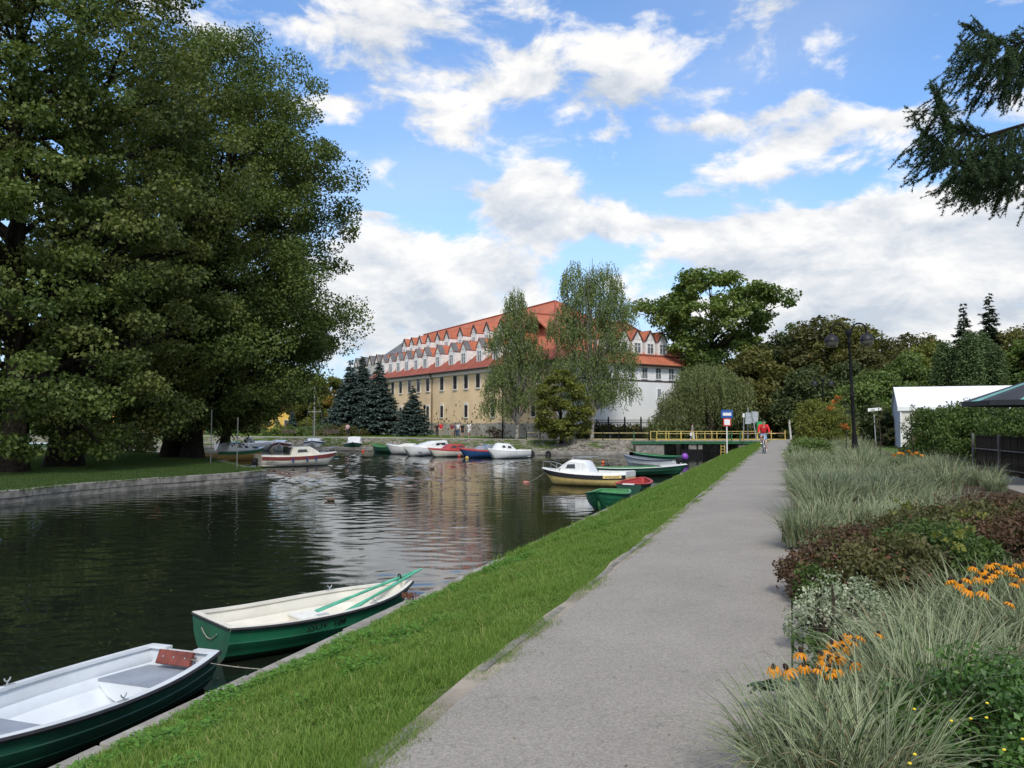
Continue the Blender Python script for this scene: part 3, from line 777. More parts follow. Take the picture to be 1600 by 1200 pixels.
def slope_z(Y, o_):
    t = min(1, max(0, (-2.05 - o_) / 3.38)); end = min(1, max(0, (Y - 66) / 12))
    return -(.02 + 1.04 * (t ** 1.15)) + noise.noise((Y * .5, o_ * .8, 4)) * .035 * min(1, t * 4) * min(1, (1 - t) * 6)
slope_o = strip_mesh('grass_bank', -12, 79, 260, [(-2.05 - 3.40 * i / 16, slope_z) for i in range(17)], m_lawn)
# flower bed soil, paving behind it, end of the path plaza
strip_mesh('flower_bed', -6, 70, 120, [(.07, -.004), (.5, .05), (2.5, .07), (5.2, .03), (5.25, -.006)], m_soil)
patch('side_path', [[pth(-6, 5.3, -.004), pth(34, 5.3, -.004), pth(38, 4.9, -.004), pth(38, 9.5, -.004), (19.5, 29, -.004), (17.0, 24.0, -.004), (16, 15, -.004), (16, -6, -.004)]], m_asph)
patch('path_end', [[pth(82, -3.0, -.006), pth(82, 2.2, -.006), pth(97, 3.5, -.006), pth(97, -6, -.006)]], m_dirt)
# promenade along the far bank
F3 = offset_line(FL, 3.45); F4 = offset_line(FL, 7.4)
patch('promenade', [[(p.x, p.y, FARZ + .02) for p in F3] + [(p.x, p.y, FARZ + .02) for p in reversed(F4)]], m_promen)
patch('promenade', [[(-19.5, 99.5, FARZ + .016), (-10.5, 93.5, FARZ + .016), (-13.5, 99, FARZ + .016), (-22.5, 112, FARZ + .016), (-33, 124, FARZ + .016), (-37, 122, FARZ + .016), (-26, 110, FARZ + .016)]], m_promen)
# sloping cobbled bank of the far side
bank = MB()
rows = []
for i in range(len(FL)):
    rows.append([(F1[i].x, F1[i].y, -1.12), (F1[i].lerp(F2[i], .5).x, F1[i].lerp(F2[i], .5).y, -.62), (F2[i].x, F2[i].y, FARZ)])
bank.loft(rows); tag(bank.build('stone_bank', m_cob), kind='structure')
# lumps of the cobbles that show on the bank
g = np.random.default_rng(3); mb = MB(); mb2 = MB()
for k in range(1300):
    i = g.integers(10, len(FL) - 1); s = g.uniform(0, 1); t = g.uniform(.04, .96)
    a = F1[i].lerp(F1[i + 1], s) if i + 1 < len(FL) else F1[i]; b = F2[i].lerp(F2[i + 1], s); q = a.lerp(b, t)
    r = g.uniform(.09, .2); z = -1.12 + (FARZ + 1.12) * t
    mb.ball((q.x, q.y, z), r, 4, (1, 1, .55))
so = mb.build('cobbles', m_stone); tag(so, 'grey field stones set in the sloping far bank', 'cobbles', kind='stuff')

# ------------------------------------------------------------------ quay walls, block by block
def block(mb, a, b, na, nb, w, z0, z1, gap=.012, dz=0.0, out=0.0):
    """a,b: 2D ends on the water side, na/nb inner side directions"""
    t = (b - a).normalized() * gap
    p = [a + t - na * out, b - t - nb * out, b - t + nb * w, a + t + na * w]
    mb.prism([(q.x, q.y, z0) for q in p], (0, 0, z1 - z0 + dz))
def quay(name, label, L, seglen, w, z0, z1, m, jitter=.012, chamfer=0, extra=None, zoff=None):
    root = thing(name, label, 'quay wall', (0, 0, 0))
    # resample
    acc = [Vector(L[0])]; left_ = seglen
    for i in range(len(L) - 1):
        a, b = Vector(L[i]), Vector(L[i + 1]); d = (b - a).length; pos = 0
        while d - pos >= left_:
            pos += left_; acc.append(a.lerp(b, pos / d)); left_ = seglen
        left_ -= (d - pos)
    nrm = []
    for i in range(len(acc)):
        t = (acc[min(i + 1, len(acc) - 1)] - acc[max(i - 1, 0)]).normalized(); nrm.append(Vector((-t.y, t.x)))
    rg = random.Random(5)
    for i in range(len(acc) - 1):
        mb = MB(); block(mb, acc[i], acc[i + 1], nrm[i], nrm[i + 1], w, z0, z1, dz=rg.uniform(-jitter, jitter), out=rg.uniform(-jitter, jitter))
        o = mb.build('kerb_block', m, root)
        bv = o.modifiers.new('edge', 'BEVEL'); bv.width = .018; bv.segments = 2; bv.limit_method = 'ANGLE'
    mb = MB()
    for i in range(len(acc) - 1):
        block(mb, acc[i], acc[i + 1], nrm[i], nrm[i + 1], w * .7, -2.4, z0 + .002, gap=0, out=-.03)
    mb.build('footing', m_conc, root)
    return root
nearL = [Vector((KP * Y - 5.71, Y)) for Y in np.linspace(79, -12, 60)]
quay('quay_wall', 'long straight pale concrete kerb between the grass slope and the moored rowing boats', nearL, 1.95, .30, -1.32, -1.015, m_conc2)
quay('quay_wall', 'curving weathered concrete kerb of the shaded lawn under the big trees', LL[6:], 2.4, .42, -1.30, -1.0, m_conc)
quay('quay_wall', 'low concrete landing ledge at the foot of the far cobbled bank', FL[2:], 3.2, .78, -1.42, -1.1, m_conc2)
# path edging slabs
edge = thing('path_edging', 'line of worn concrete slabs between the asphalt and the grass slope', 'kerb', (0, 0, 0))
rg = random.Random(11); y = 2.6
while y < 60:
    L_ = .95
    if rg.random() < .93 and noise.noise((y * .35, 3, 1)) > -.25:
        mb = MB(); a = pth(y + .01, -2.02 + rg.uniform(-.012, .012)); tvec = PD * (L_ / PD.y * .5)
        mb.box((0, 0, 0), (.06, L_ * 1.03, .12)); o = mb.build('kerb_slab', m_conc, edge, loc=a + tvec * .95 + Vector((0, 0, -.055 + rg.uniform(-.012, .01))), rz=-math.atan(KP) + rg.uniform(-.012, .012))
    y += L_
edge2 = thing('path_edging', 'double line of grey concrete slabs between the asphalt and the flower bed', 'kerb', (0, 0, 0))
y = 1.0
while y < 40:
    for dx, dz in ((.03, -.035), (.105, -.02)):
        mb = MB(); a = pth(y, dx + rg.uniform(-.006, .006))
        mb.box((0, 0, 0), (.065, .98, .12)); mb.build('kerb_slab', m_conc, edge2, loc=a + PD * .5 + Vector((0, 0, dz)), rz=-math.atan(KP) + rg.uniform(-.006, .006))
    y += .95

# ================================================================== THE BIG BUILDING
CX, CY = 4.83, 89.3
Fd = Vector((-.53, .848, 0)); Wd_ = Vector((.80, .60, 0)); UP = Vector((0, 0, 1))
nF = Vector((-.848, -.53, 0)); nW = Vector((.60, -.80, 0))
BO = Vector((0, 0, 0))
def BP(a, b, z): return Fd * a + Wd_ * b + Vector((0, 0, z))
bld = thing('monastery_building', 'long ochre building with steep orange roof, two rows of gabled dormers and a white wing', 'building', (CX, CY, 0))
EZ = 8.5
mb = MB(); mb.poly([BP(0, 0, -.3), BP(46, 0, -.3), BP(46, 0, EZ), BP(0, 0, EZ)]); mb.poly([BP(46, 0, -.3), BP(46, 20, -.3), BP(46, 20, EZ), BP(46, 0, EZ)])
mb.poly([BP(0, 20, EZ), BP(46, 20, EZ), BP(46, 20, -.3), BP(0, 20, -.3)])
mb.build('wall', m_yellow, bld)
mb = MB(); mb.poly([BP(0, 0, -.3), BP(0, 22.3, -.3), BP(0, 22.3, EZ), BP(0, 0, EZ)]); mb.poly([BP(0, 22.3, -.3), BP(16, 22.3, -.3), BP(16, 22.3, EZ), BP(0, 22.3, EZ)])
mb.poly([BP(16, 22.3, -.3), BP(16, 20, -.3), BP(16, 20, EZ), BP(16, 22.3, EZ)])
tag(mb.build('wall', m_white_pl, bld), 'smooth white wall of the wing')
# roofs, main: hip at a=0 (apex a=13.3, b=9.8), ridge 17.2 -> 16.6 at a=50
def slab(mb, pts, th=.18):
    pts = [Vector(p) for p in pts]; n = (pts[1] - pts[0]).cross(pts[2] - pts[0]).normalized()
    if n.z < 0: n = -n
    mb.prism([p - n * th for p in pts], n * th)
e = .55
rid, RZ = 9.8, 17.35
mb = MB()
E0 = [BP(-e, -e, EZ - .05), BP(52, -e, EZ - .05), BP(52, 20 + e, EZ - .05), BP(-e, 20 + e, EZ - .05)]
A1, A2 = BP(13.3, rid, RZ), BP(52, rid, RZ - .9)
slab(mb, [E0[0], E0[1], A2, A1]); slab(mb, [E0[3], E0[0], A1]); slab(mb, [E0[2], E0[3], A1, A2])
roof = mb.build('roof', m_tile, bld)
def rz_main(b): return EZ - .05 + (b + e) * (RZ - EZ + .05) / (rid + e)
# lowest roof strip is older, darker tile: laid 3 cm proud
mb = MB(); n_ = .03
k0 = lambda b: rz_main(b) + .05
mb.prism([BP(-e + .2, -e - .05, k0(-e - .05)), BP(52, -e - .05, k0(-e - .05)), BP(52, 1.0, k0(1.0)), BP(.9, 1.0, k0(1.0))], (0, 0, .04))
tag(mb.build('roof_border', m_tile_old, bld), 'darker red strip of tiles along the eaves')
# wing roof
wr, wz = 9.2, 14.75
mb = MB()
B0 = [BP(-e, 3.0, EZ - .02), BP(-e, 22.3 + e, EZ - .02), BP(16 + e, 22.3 + e, EZ - .02), BP(16 + e, 3.0, EZ - .02)]
R1, R2 = BP(wr, 3.0, wz), BP(wr, 18.6, wz)
slab(mb, [B0[0], B0[1], R2, R1]); slab(mb, [B0[1], B0[2], R2]); slab(mb, [B0[2], B0[3], R1, R2])
tag(mb.build('roof', m_tile, bld), 'orange hipped roof of the white wing')
def rz_wing(a): return EZ - .02 + (a + e) * (wz - EZ + .02) / (wr + e)
# ridge caps, hips
mb = MB()
for p, q in ((A1, A2), (A1, E0[0]), (A1, E0[3]), (R1, R2), (R2, B0[1]), (R2, B0[2])):
    mb.tube([p + UP * .03, q + UP * .03], .13, 6)
mb.build('ridge_tiles', m_tile_old, bld)
# eaves cornice and gutter
mb = MB(); mb.prism([BP(0, -.28, EZ - .62), BP(46, -.28, EZ - .62), BP(46, 0, EZ - .62), BP(0, 0, EZ - .62)], (0, 0, .5)); mb.build('cornice', m_trim, bld)
mb = MB(); mb.prism([BP(-.2, 0, EZ - .35), BP(-.2, 22.3, EZ - .35), BP(0, 22.3, EZ - .35), BP(0, 0, EZ - .35)], (0, 0, .3)); tag(mb.build('cornice', m_white_pl, bld), 'white cornice of the wing')
mb = MB(); mb.tube([BP(0, -e - .1, EZ - .1), BP(52, -e - .1, EZ - .1)], .09, 6); mb.build('gutter', m_gutter, bld)
mb = MB(); mb.tube([BP(-e - .1, 0, EZ - .07), BP(-e - .1, 22.8, EZ - .07)], .09, 6); mb.build('gutter', m_gutter, bld)
mb = MB(); mb.prism([BP(-.07, 0, 6.5), BP(-.07, 22.3, 6.5), BP(0, 22.3, 6.5), BP(0, 0, 6.5)], (0, 0, .14)); tag(mb.build('string_course', m_gutter, bld), 'dark band across the white wing')
for a_ in (29.8, 11.0):
    mb = MB(); q = nF * .14
    mb.tube([BP(a_, -e, EZ - .15), BP(a_, 0, EZ - .9) + q, BP(a_, 0, 5) + q, BP(a_, 0, .1) + q], .075, 6)
    mb.build('downpipe', m_gutter, bld)
mb = MB(); mb.tube([BP(0, 22.0, 8.2) + nW * .15, BP(0, 22.0, .2) + nW * .15], .07, 6); mb.build('downpipe', m_gutter, bld)
def window(parent, o, ex, en, w, h, frame_m, sash_m, glass_m, arch=False, sur=.16, org=Vector((0, 0, 0)), mull=1, trans=2):
    """surround part > glass, sash bars; o = bottom centre on the wall, ex along it, en outward"""
    mb = MB()
    mb.fbox(o, ex, en, UP, (-w / 2 - sur, -w / 2), (-.03, .07), (-sur, h + sur)); mb.fbox(o, ex, en, UP, (w / 2, w / 2 + sur), (-.03, .07), (-sur, h + sur))
    mb.fbox(o, ex, en, UP, (-w / 2, w / 2), (-.03, .066), (h, h + sur)); mb.fbox(o, ex, en, UP, (-w / 2 - .05, w / 2 + .05), (-.03, .12), (-sur, .0))
    if arch:
        pts = [o + ex * (math.cos(PI * k / 8) * (w / 2 + sur)) + UP * (h + sur + math.sin(PI * k / 8) * w * .22) for k in range(9)]
        mb.prism([p + en * -.03 for p in pts], en * .097)
    f = mb.build('window', frame_m, parent)
    mb = MB(); mb.fbox(o, ex, en, UP, (-w / 2, w / 2), (-.02, .012), (0, h)); mb.build('pane', glass_m, f)
    mb = MB(); t = .05
    for i in range(mull + 2):
        x = -w / 2 + (w - t) * i / (mull + 1); mb.fbox(o, ex, en, UP, (x, x + t), (.0, .045), (0, h))
    for i in range(trans + 2):
        z = (h - t) * i / (trans + 1); mb.fbox(o, ex, en, UP, (-w / 2 + t, w / 2 - t), (.0, .040), (z, z + t))
    mb.build('sash', sash_m, f)
    return f
for a_ in (43.3, 40.4, 37.3, 34.3, 31.3, 27.0, 23.2, 20.2, 17.1, 14.0, 10.2, 7.2, 3.6):
    window(bld, BP(a_, 0, 6.05), Fd, nF, 1.0, 1.75, m_trim, m_wframe, m_glass)
for a_ in (43.3, 40.4, 37.3, 31.3, 27.0, 20.2, 13.5, 9.0, 4.5):
    window(bld, BP(a_, 0, 2.35), Fd, nF, .85, 1.55, m_trim, m_wframe, m_glass, arch=True, sur=.14)
for b_ in (1.8, 4.3, 6.6, 8.9, 11.2, 13.5, 15.8, 18.05, 20.3):
    window(bld, BP(0, b_, 6.8), Wd_, nW, .95, 1.35, m_white_pl, m_wframew, m_glassb, sur=.06, mull=1, trans=1)
for b_ in (8.0, 15.9, 20.6):
    window(bld, BP(0, b_, 4.65), Wd_, nW, .62, 1.0, m_white_pl, m_wframew, m_glassb, sur=.05, mull=1, trans=0)

def dormer(parent, o, ex, en, w, hwall, hgab, dwall, dapex, gm, cm, rm, verge_m, roofz, win=(.85, 1.05), vdark=False, gscale=1.0):
    """o: bottom centre of its front; ex along the eaves, -en into the roof; dwall/dapex: how deep wall top and ridge run back"""
    inn = -en
    mb = MB()
    bl, br = o - ex * w / 2, o + ex * w / 2
    tl, tr, ap = bl + UP * hwall, br + UP * hwall, o + UP * (hwall + hgab)
    mb.poly([bl, br, tr, tl])
    for s, q, t in ((-1, bl, tl), (1, br, tr)):
        mb.poly([q, t, t + inn * dwall])
    d = mb.build('dormer', cm, parent)
    mb = MB(); mb.prism([tl - inn * -.0 + en * .03, tr + en * .03, ap + en * .03], inn * .12)
    mb.build('gable', gm, d)
    ov = .12
    for s, t in ((-1, tl), (1, tr)):
        lo = t + ex * s * ov * .8 - UP * (ov * hgab / (w / 2)) * .8 + en * ov
        lob = t + ex * s * ov * .8 - UP * (ov * hgab / (w / 2)) * .8 + inn * dwall
        mb = MB(); slab(mb, [lo, ap + en * ov, ap + inn * dapex, lob], .1); mb.build('dormer_roof', rm, d)
        if verge_m is not None:
            depth = (.80 if vdark else .12)
            mb = MB(); mb2 = [lo + UP * .03, ap + en * ov + UP * .03, ap + en * (ov - depth) + UP * .03, lo + en * (-depth) + UP * .03]
            slab(mb, mb2, .06 if vdark else .16); mb.build('verge', verge_m, d)
    window_sub(d, o + UP * .12, ex, en, win)
    return d
def window_sub(d, o, ex, en, win):
    w, h = win
    mb = MB(); mb.fbox(o, ex, en, UP, (-w / 2, w / 2), (-.02, .014), (0, h)); mb.build('window_pane', m_glassb, d)
    mb = MB(); t = .07
    for x in (-w / 2 - t, -t / 2, w / 2): mb.fbox(o, ex, en, UP, (x, x + t), (-.01, .06), (-t, h + t))
    for z in (-t, h * .66, h): mb.fbox(o, ex, en, UP, (-w / 2, w / 2), (-.01, .055), (z, z + t))
    mb.build('window_frame', m_wframew, d)
lo_a = [48.2, 45.3, 42.4, 39.4, 36.2, 33.2, 29.2, 25.2, 21.8, 17.6, 13.6, 9.6]
for a_ in lo_a:
    b0 = .5; z0 = rz_main(b0) - .05; hw = 1.95
    dw = (hw + .05) / ((RZ - EZ) / (rid + e)); da = (hw + 1.15 + .05) / ((RZ - EZ) / (rid + e))
    dormer(bld, BP(a_, b0, z0), Fd, nF, 1.7, hw, 1.15, dw, da, m_boards, m_cheek, m_tile, m_slate, rz_main, (.95, 1.25), vdark=True)
for a_ in [47.6, 44.9, 42.0, 39.0, 35.9, 33.0, 28.9, 25.0, 21.5, 17.9]:
    b0 = 4.0; z0 = rz_main(b0) - .05; hw = 1.65
    dw = (hw + .05) / ((RZ - EZ) / (rid + e)); da = (hw + 1.1 + .05) / ((RZ - EZ) / (rid + e))
    dormer(bld, BP(a_, b0, z0), Fd, nF, 1.6, hw, 1.1, dw, da, m_boards, m_cheek, m_tile, m_gutter, rz_main, (.75, .85))
for b_ in (9.4, 11.7, 13.95, 16.15, 18.3):
    a0 = 1.75; z0 = rz_wing(a0) - .05; hw = 1.75
    sl_ = (wz - EZ) / (wr + e)
    dormer(bld, BP(a0, b_, z0), Wd_, nW, 1.7, hw, 1.2, (hw + .05) / sl_, min(5.6, (hw + 1.25) / sl_), m_boards, m_cheek, m_tile, m_gutter, rz_wing, (.95, 1.15))
mb = MB()
for k in range(46): mb.fbox(BP(1.2, 8.5 + k * .32, rz_wing(1.2)), Wd_, nW, UP, (-.05, .05), (-.05, .05), (0, .16))
mb.fbox(BP(1.2, 15.6, rz_wing(1.2)), Wd_, nW, UP, (-7.2, 7), (-.03, .03), (.16, .2))
mb.build('snow_guard', m_gutter, bld)

# slate-roofed range that carries on behind the spruces
sb = thing('slate_roofed_range', 'grey slate roofed far end of the long building with pale weathered dormers behind the spruces', 'building', (CX, CY, 0))
mb = MB(); mb.prism([BP(46.3, .3, -.3), BP(63, .3, -.3), BP(63, 19.5, -.3), BP(46.3, 19.5, -.3)], (0, 0, EZ - .1)); mb.build('wall', m_yellow, sb)
mb = MB()
z2 = 16.1
G0 = [BP(52.05, -e, EZ - .05), BP(63.8, -e, EZ - .05), BP(63.8, 20 + e, EZ - .05), BP(52.05, 20 + e, EZ - .05)]
slab(mb, [G0[0], G0[1], BP(59.5, rid, z2), BP(52.05, rid, RZ - 1.0)]); slab(mb, [G0[1], G0[2], BP(59.5, rid, z2)]); slab(mb, [G0[2], G0[3], BP(52.05, rid, RZ - 1.0), BP(59.5, rid, z2)])
mb.build('roof', m_slate, sb)
for a_ in (51.4, 54.3, 57.3, 60.4):
    b0 = .75; z0 = rz_main(b0) - .05; hw = 1.75
    dormer(sb, BP(a_, b0, z0), Fd, nF, 1.8, hw, 1.4, 2.1, 3.6, m_trim, m_pale_pl, m_slate, m_wframe, rz_main, (1.0, 1.25))
for a_ in (49.2, 52.2, 55.2, 58.5, 61.4):
    window(sb, BP(a_, .3, 6.05), Fd, nF, 1.0, 1.75, m_trim, m_wframe, m_glass)
    window(sb, BP(a_, .3, 2.35), Fd, nF, .85, 1.55, m_trim, m_wframe, m_glass, arch=True, sur=.14)

# small ochre house seen under the big trees, white block behind the oak
def house(name, label, loc, rz, L, Wd2, h, rh, wm, rm, win=True):
    t = thing(name, label, 'house', loc, rz)
    mb = MB(); mb.box((0, 0, h / 2), (L, Wd2, h)); mb.build('wall', wm, t)
    mb = MB(); o_ = .4
    for s in (-1, 1): slab(mb, [(-L / 2 - o_, s * (Wd2 / 2 + o_), h - .15), (L / 2 + o_, s * (Wd2 / 2 + o_), h - .15), (L / 2 + o_, 0, h + rh), (-L / 2 - o_, 0, h + rh)], .12)
    mb.build('roof', rm, t)
    mb = MB()
    for s in (-1, 1): mb.poly([(s * L / 2, -Wd2 / 2, h), (s * L / 2, Wd2 / 2, h), (s * L / 2, 0, h + rh - .15)])
    mb.build('gable', wm, t)
    if win:
        for k in range(int(L // 2.4)):
            window(t, Vector((-L / 2 + 1.4 + k * 2.4, -Wd2 / 2, 1.1)), Vector((1, 0, 0)), Vector((0, -1, 0)), .9, 1.2, m_trim, m_wframe, m_glass, sur=.1)
    return t
q = aty(457, 640, 170)
house('small_house', 'far ochre house with a bright orange roof glimpsed between the big trees and the mast', (q.x, 170, FARZ), -.5, 9, 7, 4.6, 3.4, mat('bright_ochre_wall', (.85, .55, .12), .8), m_tile)
q = aty(250, 670, 130)
house('small_house', 'ochre walled house far behind the leaning trunks on the left lawn', (q.x, 130, FARZ), .2, 12, 8, 3.6, 2.6, mat('orange_ochre_wall', (.80, .42, .12), .8), m_tile_old)
q = aty(1062, 560, 150)
house('flat_block', 'white block with dark windows peeping out behind the oak beside the orange roof', (q.x, 150, FARZ), .3, 14, 10, 12.0, 1.2, m_white_pl, m_slate)

# ================================================================== BRIDGE, FENCES
br = thing('footbridge', 'low footbridge with yellow railings over dark concrete openings near the path end', 'bridge', (0, 0, 0))
BY = 77.9
mb = MB(); mb.box((18.95, BY + 1.9, -.22), (10.9, 3.6, .26)); mb.build('deck', m_conc2, br)
mb = MB(); mb.box((17.5, BY, -.24), (12.6, .10, .22)); mb.box((17.5, BY - .06, -.14), (12.6, .06, .05)); mb.build('edge_beam', m_grail, br)
for (x0, x1) in ((11.6, 14.3), (16.6, 17.9), (21.3, 22.0)):
    mb = MB(); mb.prism([(x0, BY + .1, -2.2), (x1, BY + .1, -2.2), (x1, BY + 6, -2.2), (x0, BY + 6, -2.2)], (0, 0, 1.85)); o = mb.build('abutment' if x0 != 16.6 else 'pier', m_conc, br)
    o.modifiers.new('b', 'BEVEL').width = .04
mb = MB(); mb.prism([(22.0, BY + .3, -2.2), (25.5, BY + .3, -2.2), (25.5, BY + 1.0, -2.2), (22.0, BY + 1.0, -2.2)], (0, 0, 1.95)); mb.build('wing_wall', m_conc2, br)
mb = MB(); mb.box((16.85, BY - .15, -1.28), (2.1, .10, .85)); mb.build('sluice_gate', m_grail and m_iron, br)
mb = MB(); mb.box((16.3, BY + .02, -.85), (.12, .12, .9)); mb.box((17.4, BY + .02, -.85), (.12, .12, .9)); mb.build('gate_frame', m_iron, br)
mb = MB(); mb.box((19, 92, -1.2), (12, .4, 2.2)); mb.build('back_wall', m_conc, br)
# railing posts on the bridge and on along the quay
for side, yy in ((0, BY + .06), (1, BY + 3.5)):
    xs = np.arange(13.6, 25.2, 1.13 if side == 0 else 1.5)
    for i, x in enumerate(xs):
        if x > 21.5 and side == 0: break
        mb = MB(); t = .075 if i % 3 == 1 or True else .05
        mb.box((x, yy, .33), (.075, .075, 1.0)); mb.build('railing_post', m_yrail if not (side == 0 and i in (6,)) else m_grail, br)
    mb = MB(); mb.tube([(13.6, yy, .60 if side == 0 else .78), (24.8, yy, .60 if side == 0 else .78)], .032, 6); mb.tube([(13.6, yy, .02), (24.8, yy, .02)], .032, 6); mb.build('handrail', m_yrail, br)
mb = MB()
for x in (20.6, 21.4): mb.box((x, BY - .05, .3), (.09, .09, 1.05))
mb.build('railing_post', m_grail, br)
# brown and yellow barrier rails by the path end
q0 = Vector((21.6, 77.6, 0)); q1 = Vector((26.0, 79.0, 0))
bar = thing('railing', 'short yellow railing between the bridge and the end of the path', 'railing', (0, 0, 0))
mb = MB(); mb.tube([q0 + UP * .62, q1 + UP * .62], .04, 6); mb.build('handrail', mat('faded_rail_paint', (.52, .30, .16), .6), bar)
mb = MB(); mb.tube([q0 + UP * .05, q1 + UP * .05], .045, 6); mb.build('bottom_rail', m_yrail, bar)
for k in range(4):
    mb = MB(); mb.box(q0.lerp(q1, k / 3) + UP * .4, (.08, .08, 1.0)); mb.build('railing_post', m_yrail, bar)
lad = thing('ladder', 'yellow steel ladder on the quay below the bridge', 'ladder', (0, 0, 0))
q = aty(1130, 716, 74.5)
mb = MB()
for s in (-.2, .2): mb.tube([(q.x + s, 74.6, -1.9), (q.x + s * .8, 74.6, -.35)], .04, 6)
for k in range(5): mb.tube([(q.x - .19, 74.6, -1.5 + k * .25), (q.x + .19, 74.6, -1.5 + k * .25)], .03, 5)
mb.build('frame', m_yrail, lad)

# quay railing running left from the bridge: grey-yellow rails on dark posts
qr = thing('railing', 'long thin yellowish railing on dark posts above the cobbled bank left of the bridge', 'railing', (0, 0, 0))
pts = [Vector((13.4, 81.2, 0)), Vector((10.5, 81.4, 0)), Vector((7.4, 82.0, 0)), Vector((4.2, 83.2, 0)), Vector((1.5, 85.2, 0))]
mb = MB(); mb.tube([p + UP * .62 for p in pts], .035, 6); mb.build('handrail', mat('pale_yellow_rail', (.60, .50, .24), .6), qr)
mb = MB(); mb.tube([p + UP * .02 for p in pts], .035, 6); mb.build('bottom_rail', mat('pale_yellow_rail', (.60, .50, .24), .6), qr)
for k in range(9):
    t = k / 8 * 4; i = min(3, int(t)); p = pts[i].lerp(pts[i + 1], t - i)
    mb = MB(); mb.box(p + UP * .25, (.09, .09, 1.1)); mb.build('railing_post', m_grail if k == 1 else m_iron, qr)
# tall black iron fence behind it
fe = thing('iron_fence', 'tall black iron bar fence with spikes in front of the white wing', 'fence', (0, 0, 0))
fa, fb = Vector((8.4, 87.0, FARZ)), Vector((20.6, 88.4, FARZ))
n = 112
mb = MB()
for z in (.25, 1.0, 1.75): mb.tube([fa + UP * z, fb + UP * z], .035, 4)
mb.build('rail', m_iron, fe)
bar_me = None
for k in range(n + 1):
    p = fa.lerp(fb, k / n)
    if k % 16 == 0:
        mb = MB(); mb.box(UP * 1.15, (.14, .14, 2.3)); mb.lathe([(.08, 2.3), (.02, 2.4), (0, 2.46)], 6); o = mb.build('post', m_iron, fe, loc=p)
    else:
        if bar_me is None:
            mb = MB(); mb.tube([(0, 0, .1), (0, 0, 2.0)], .016, 4); mb.lathe([(.035, 2.0), (0, 2.14)], 4); o = mb.build('bar', m_iron, fe, loc=p); bar_me = o.data
        else: link('bar', bar_me, fe, p)

# ================================================================== BOATS
def hull_fn(L, B, H, draft=.12, ts=.72, sheer=.18, tm=.42, bowp=2.2, rake=.35, strake=0, full=2.2, sternrake=.0):
    def half(t):
        if t < tm: return B / 2 * (1 - (1 - ts) * ((tm - t) / tm) ** 2)
        return B / 2 * max(0.0, 1 - ((t - tm) / (1 - tm)) ** bowp)
    def sh(t): return H + sheer * max(0, (t - .25) / .75) ** 2 + sheer * .25 * max(0, (.3 - t) / .3) ** 2
    def kz(t): return -draft + (sh(t) * .5 + draft) * max(0, (t - .86) / .14) ** 2
    def pt(t, k, s, inset=0.0, ko=0.0):
        b = max(0.004, half(t) - inset); z0 = kz(t) + ko; z1 = sh(t)
        y = b * (1 - (1 - k) ** full) if k < 1 else b
        z = z0 + (z1 - z0) * k ** 1.35
        if strake and 0 < k < 1:
            fr = (k * strake) % 1.0; y += .011 * (fr - .5) * min(1, b / .2)
        x = t * L - rake * (1 - k) ** 1.2 * max(0, (t - .6) / .4) ** 1.5 - (sternrake * (1 - k) * -1 if t < .02 else 0)
        return Vector((x - L / 2, s * y, z))
    return half, sh, kz, pt
def ks_for(strake):
    if not strake: return [0, .08, .2, .35, .5, .65, .8, .92, 1.0]
    ks = [0.0]
    for i in range(strake):
        a = i / strake; b = (i + 1) / strake
        ks += [a + .012 if i else .03, (a + b) / 2, b - .006]
    return ks + [1.0]
def shell(fn, ks, nst, inset=0, ko=0, t0=0.0, t1=1.0):
    half, sh, kz, pt = fn; rows = []
    for i in range(nst + 1):
        t = t0 + (t1 - t0) * i / nst
        rows.append([pt(t, k, -1, inset, ko) for k in reversed(ks)] + [pt(t, k, 1, inset, ko) for k in ks[1:]])
    return rows
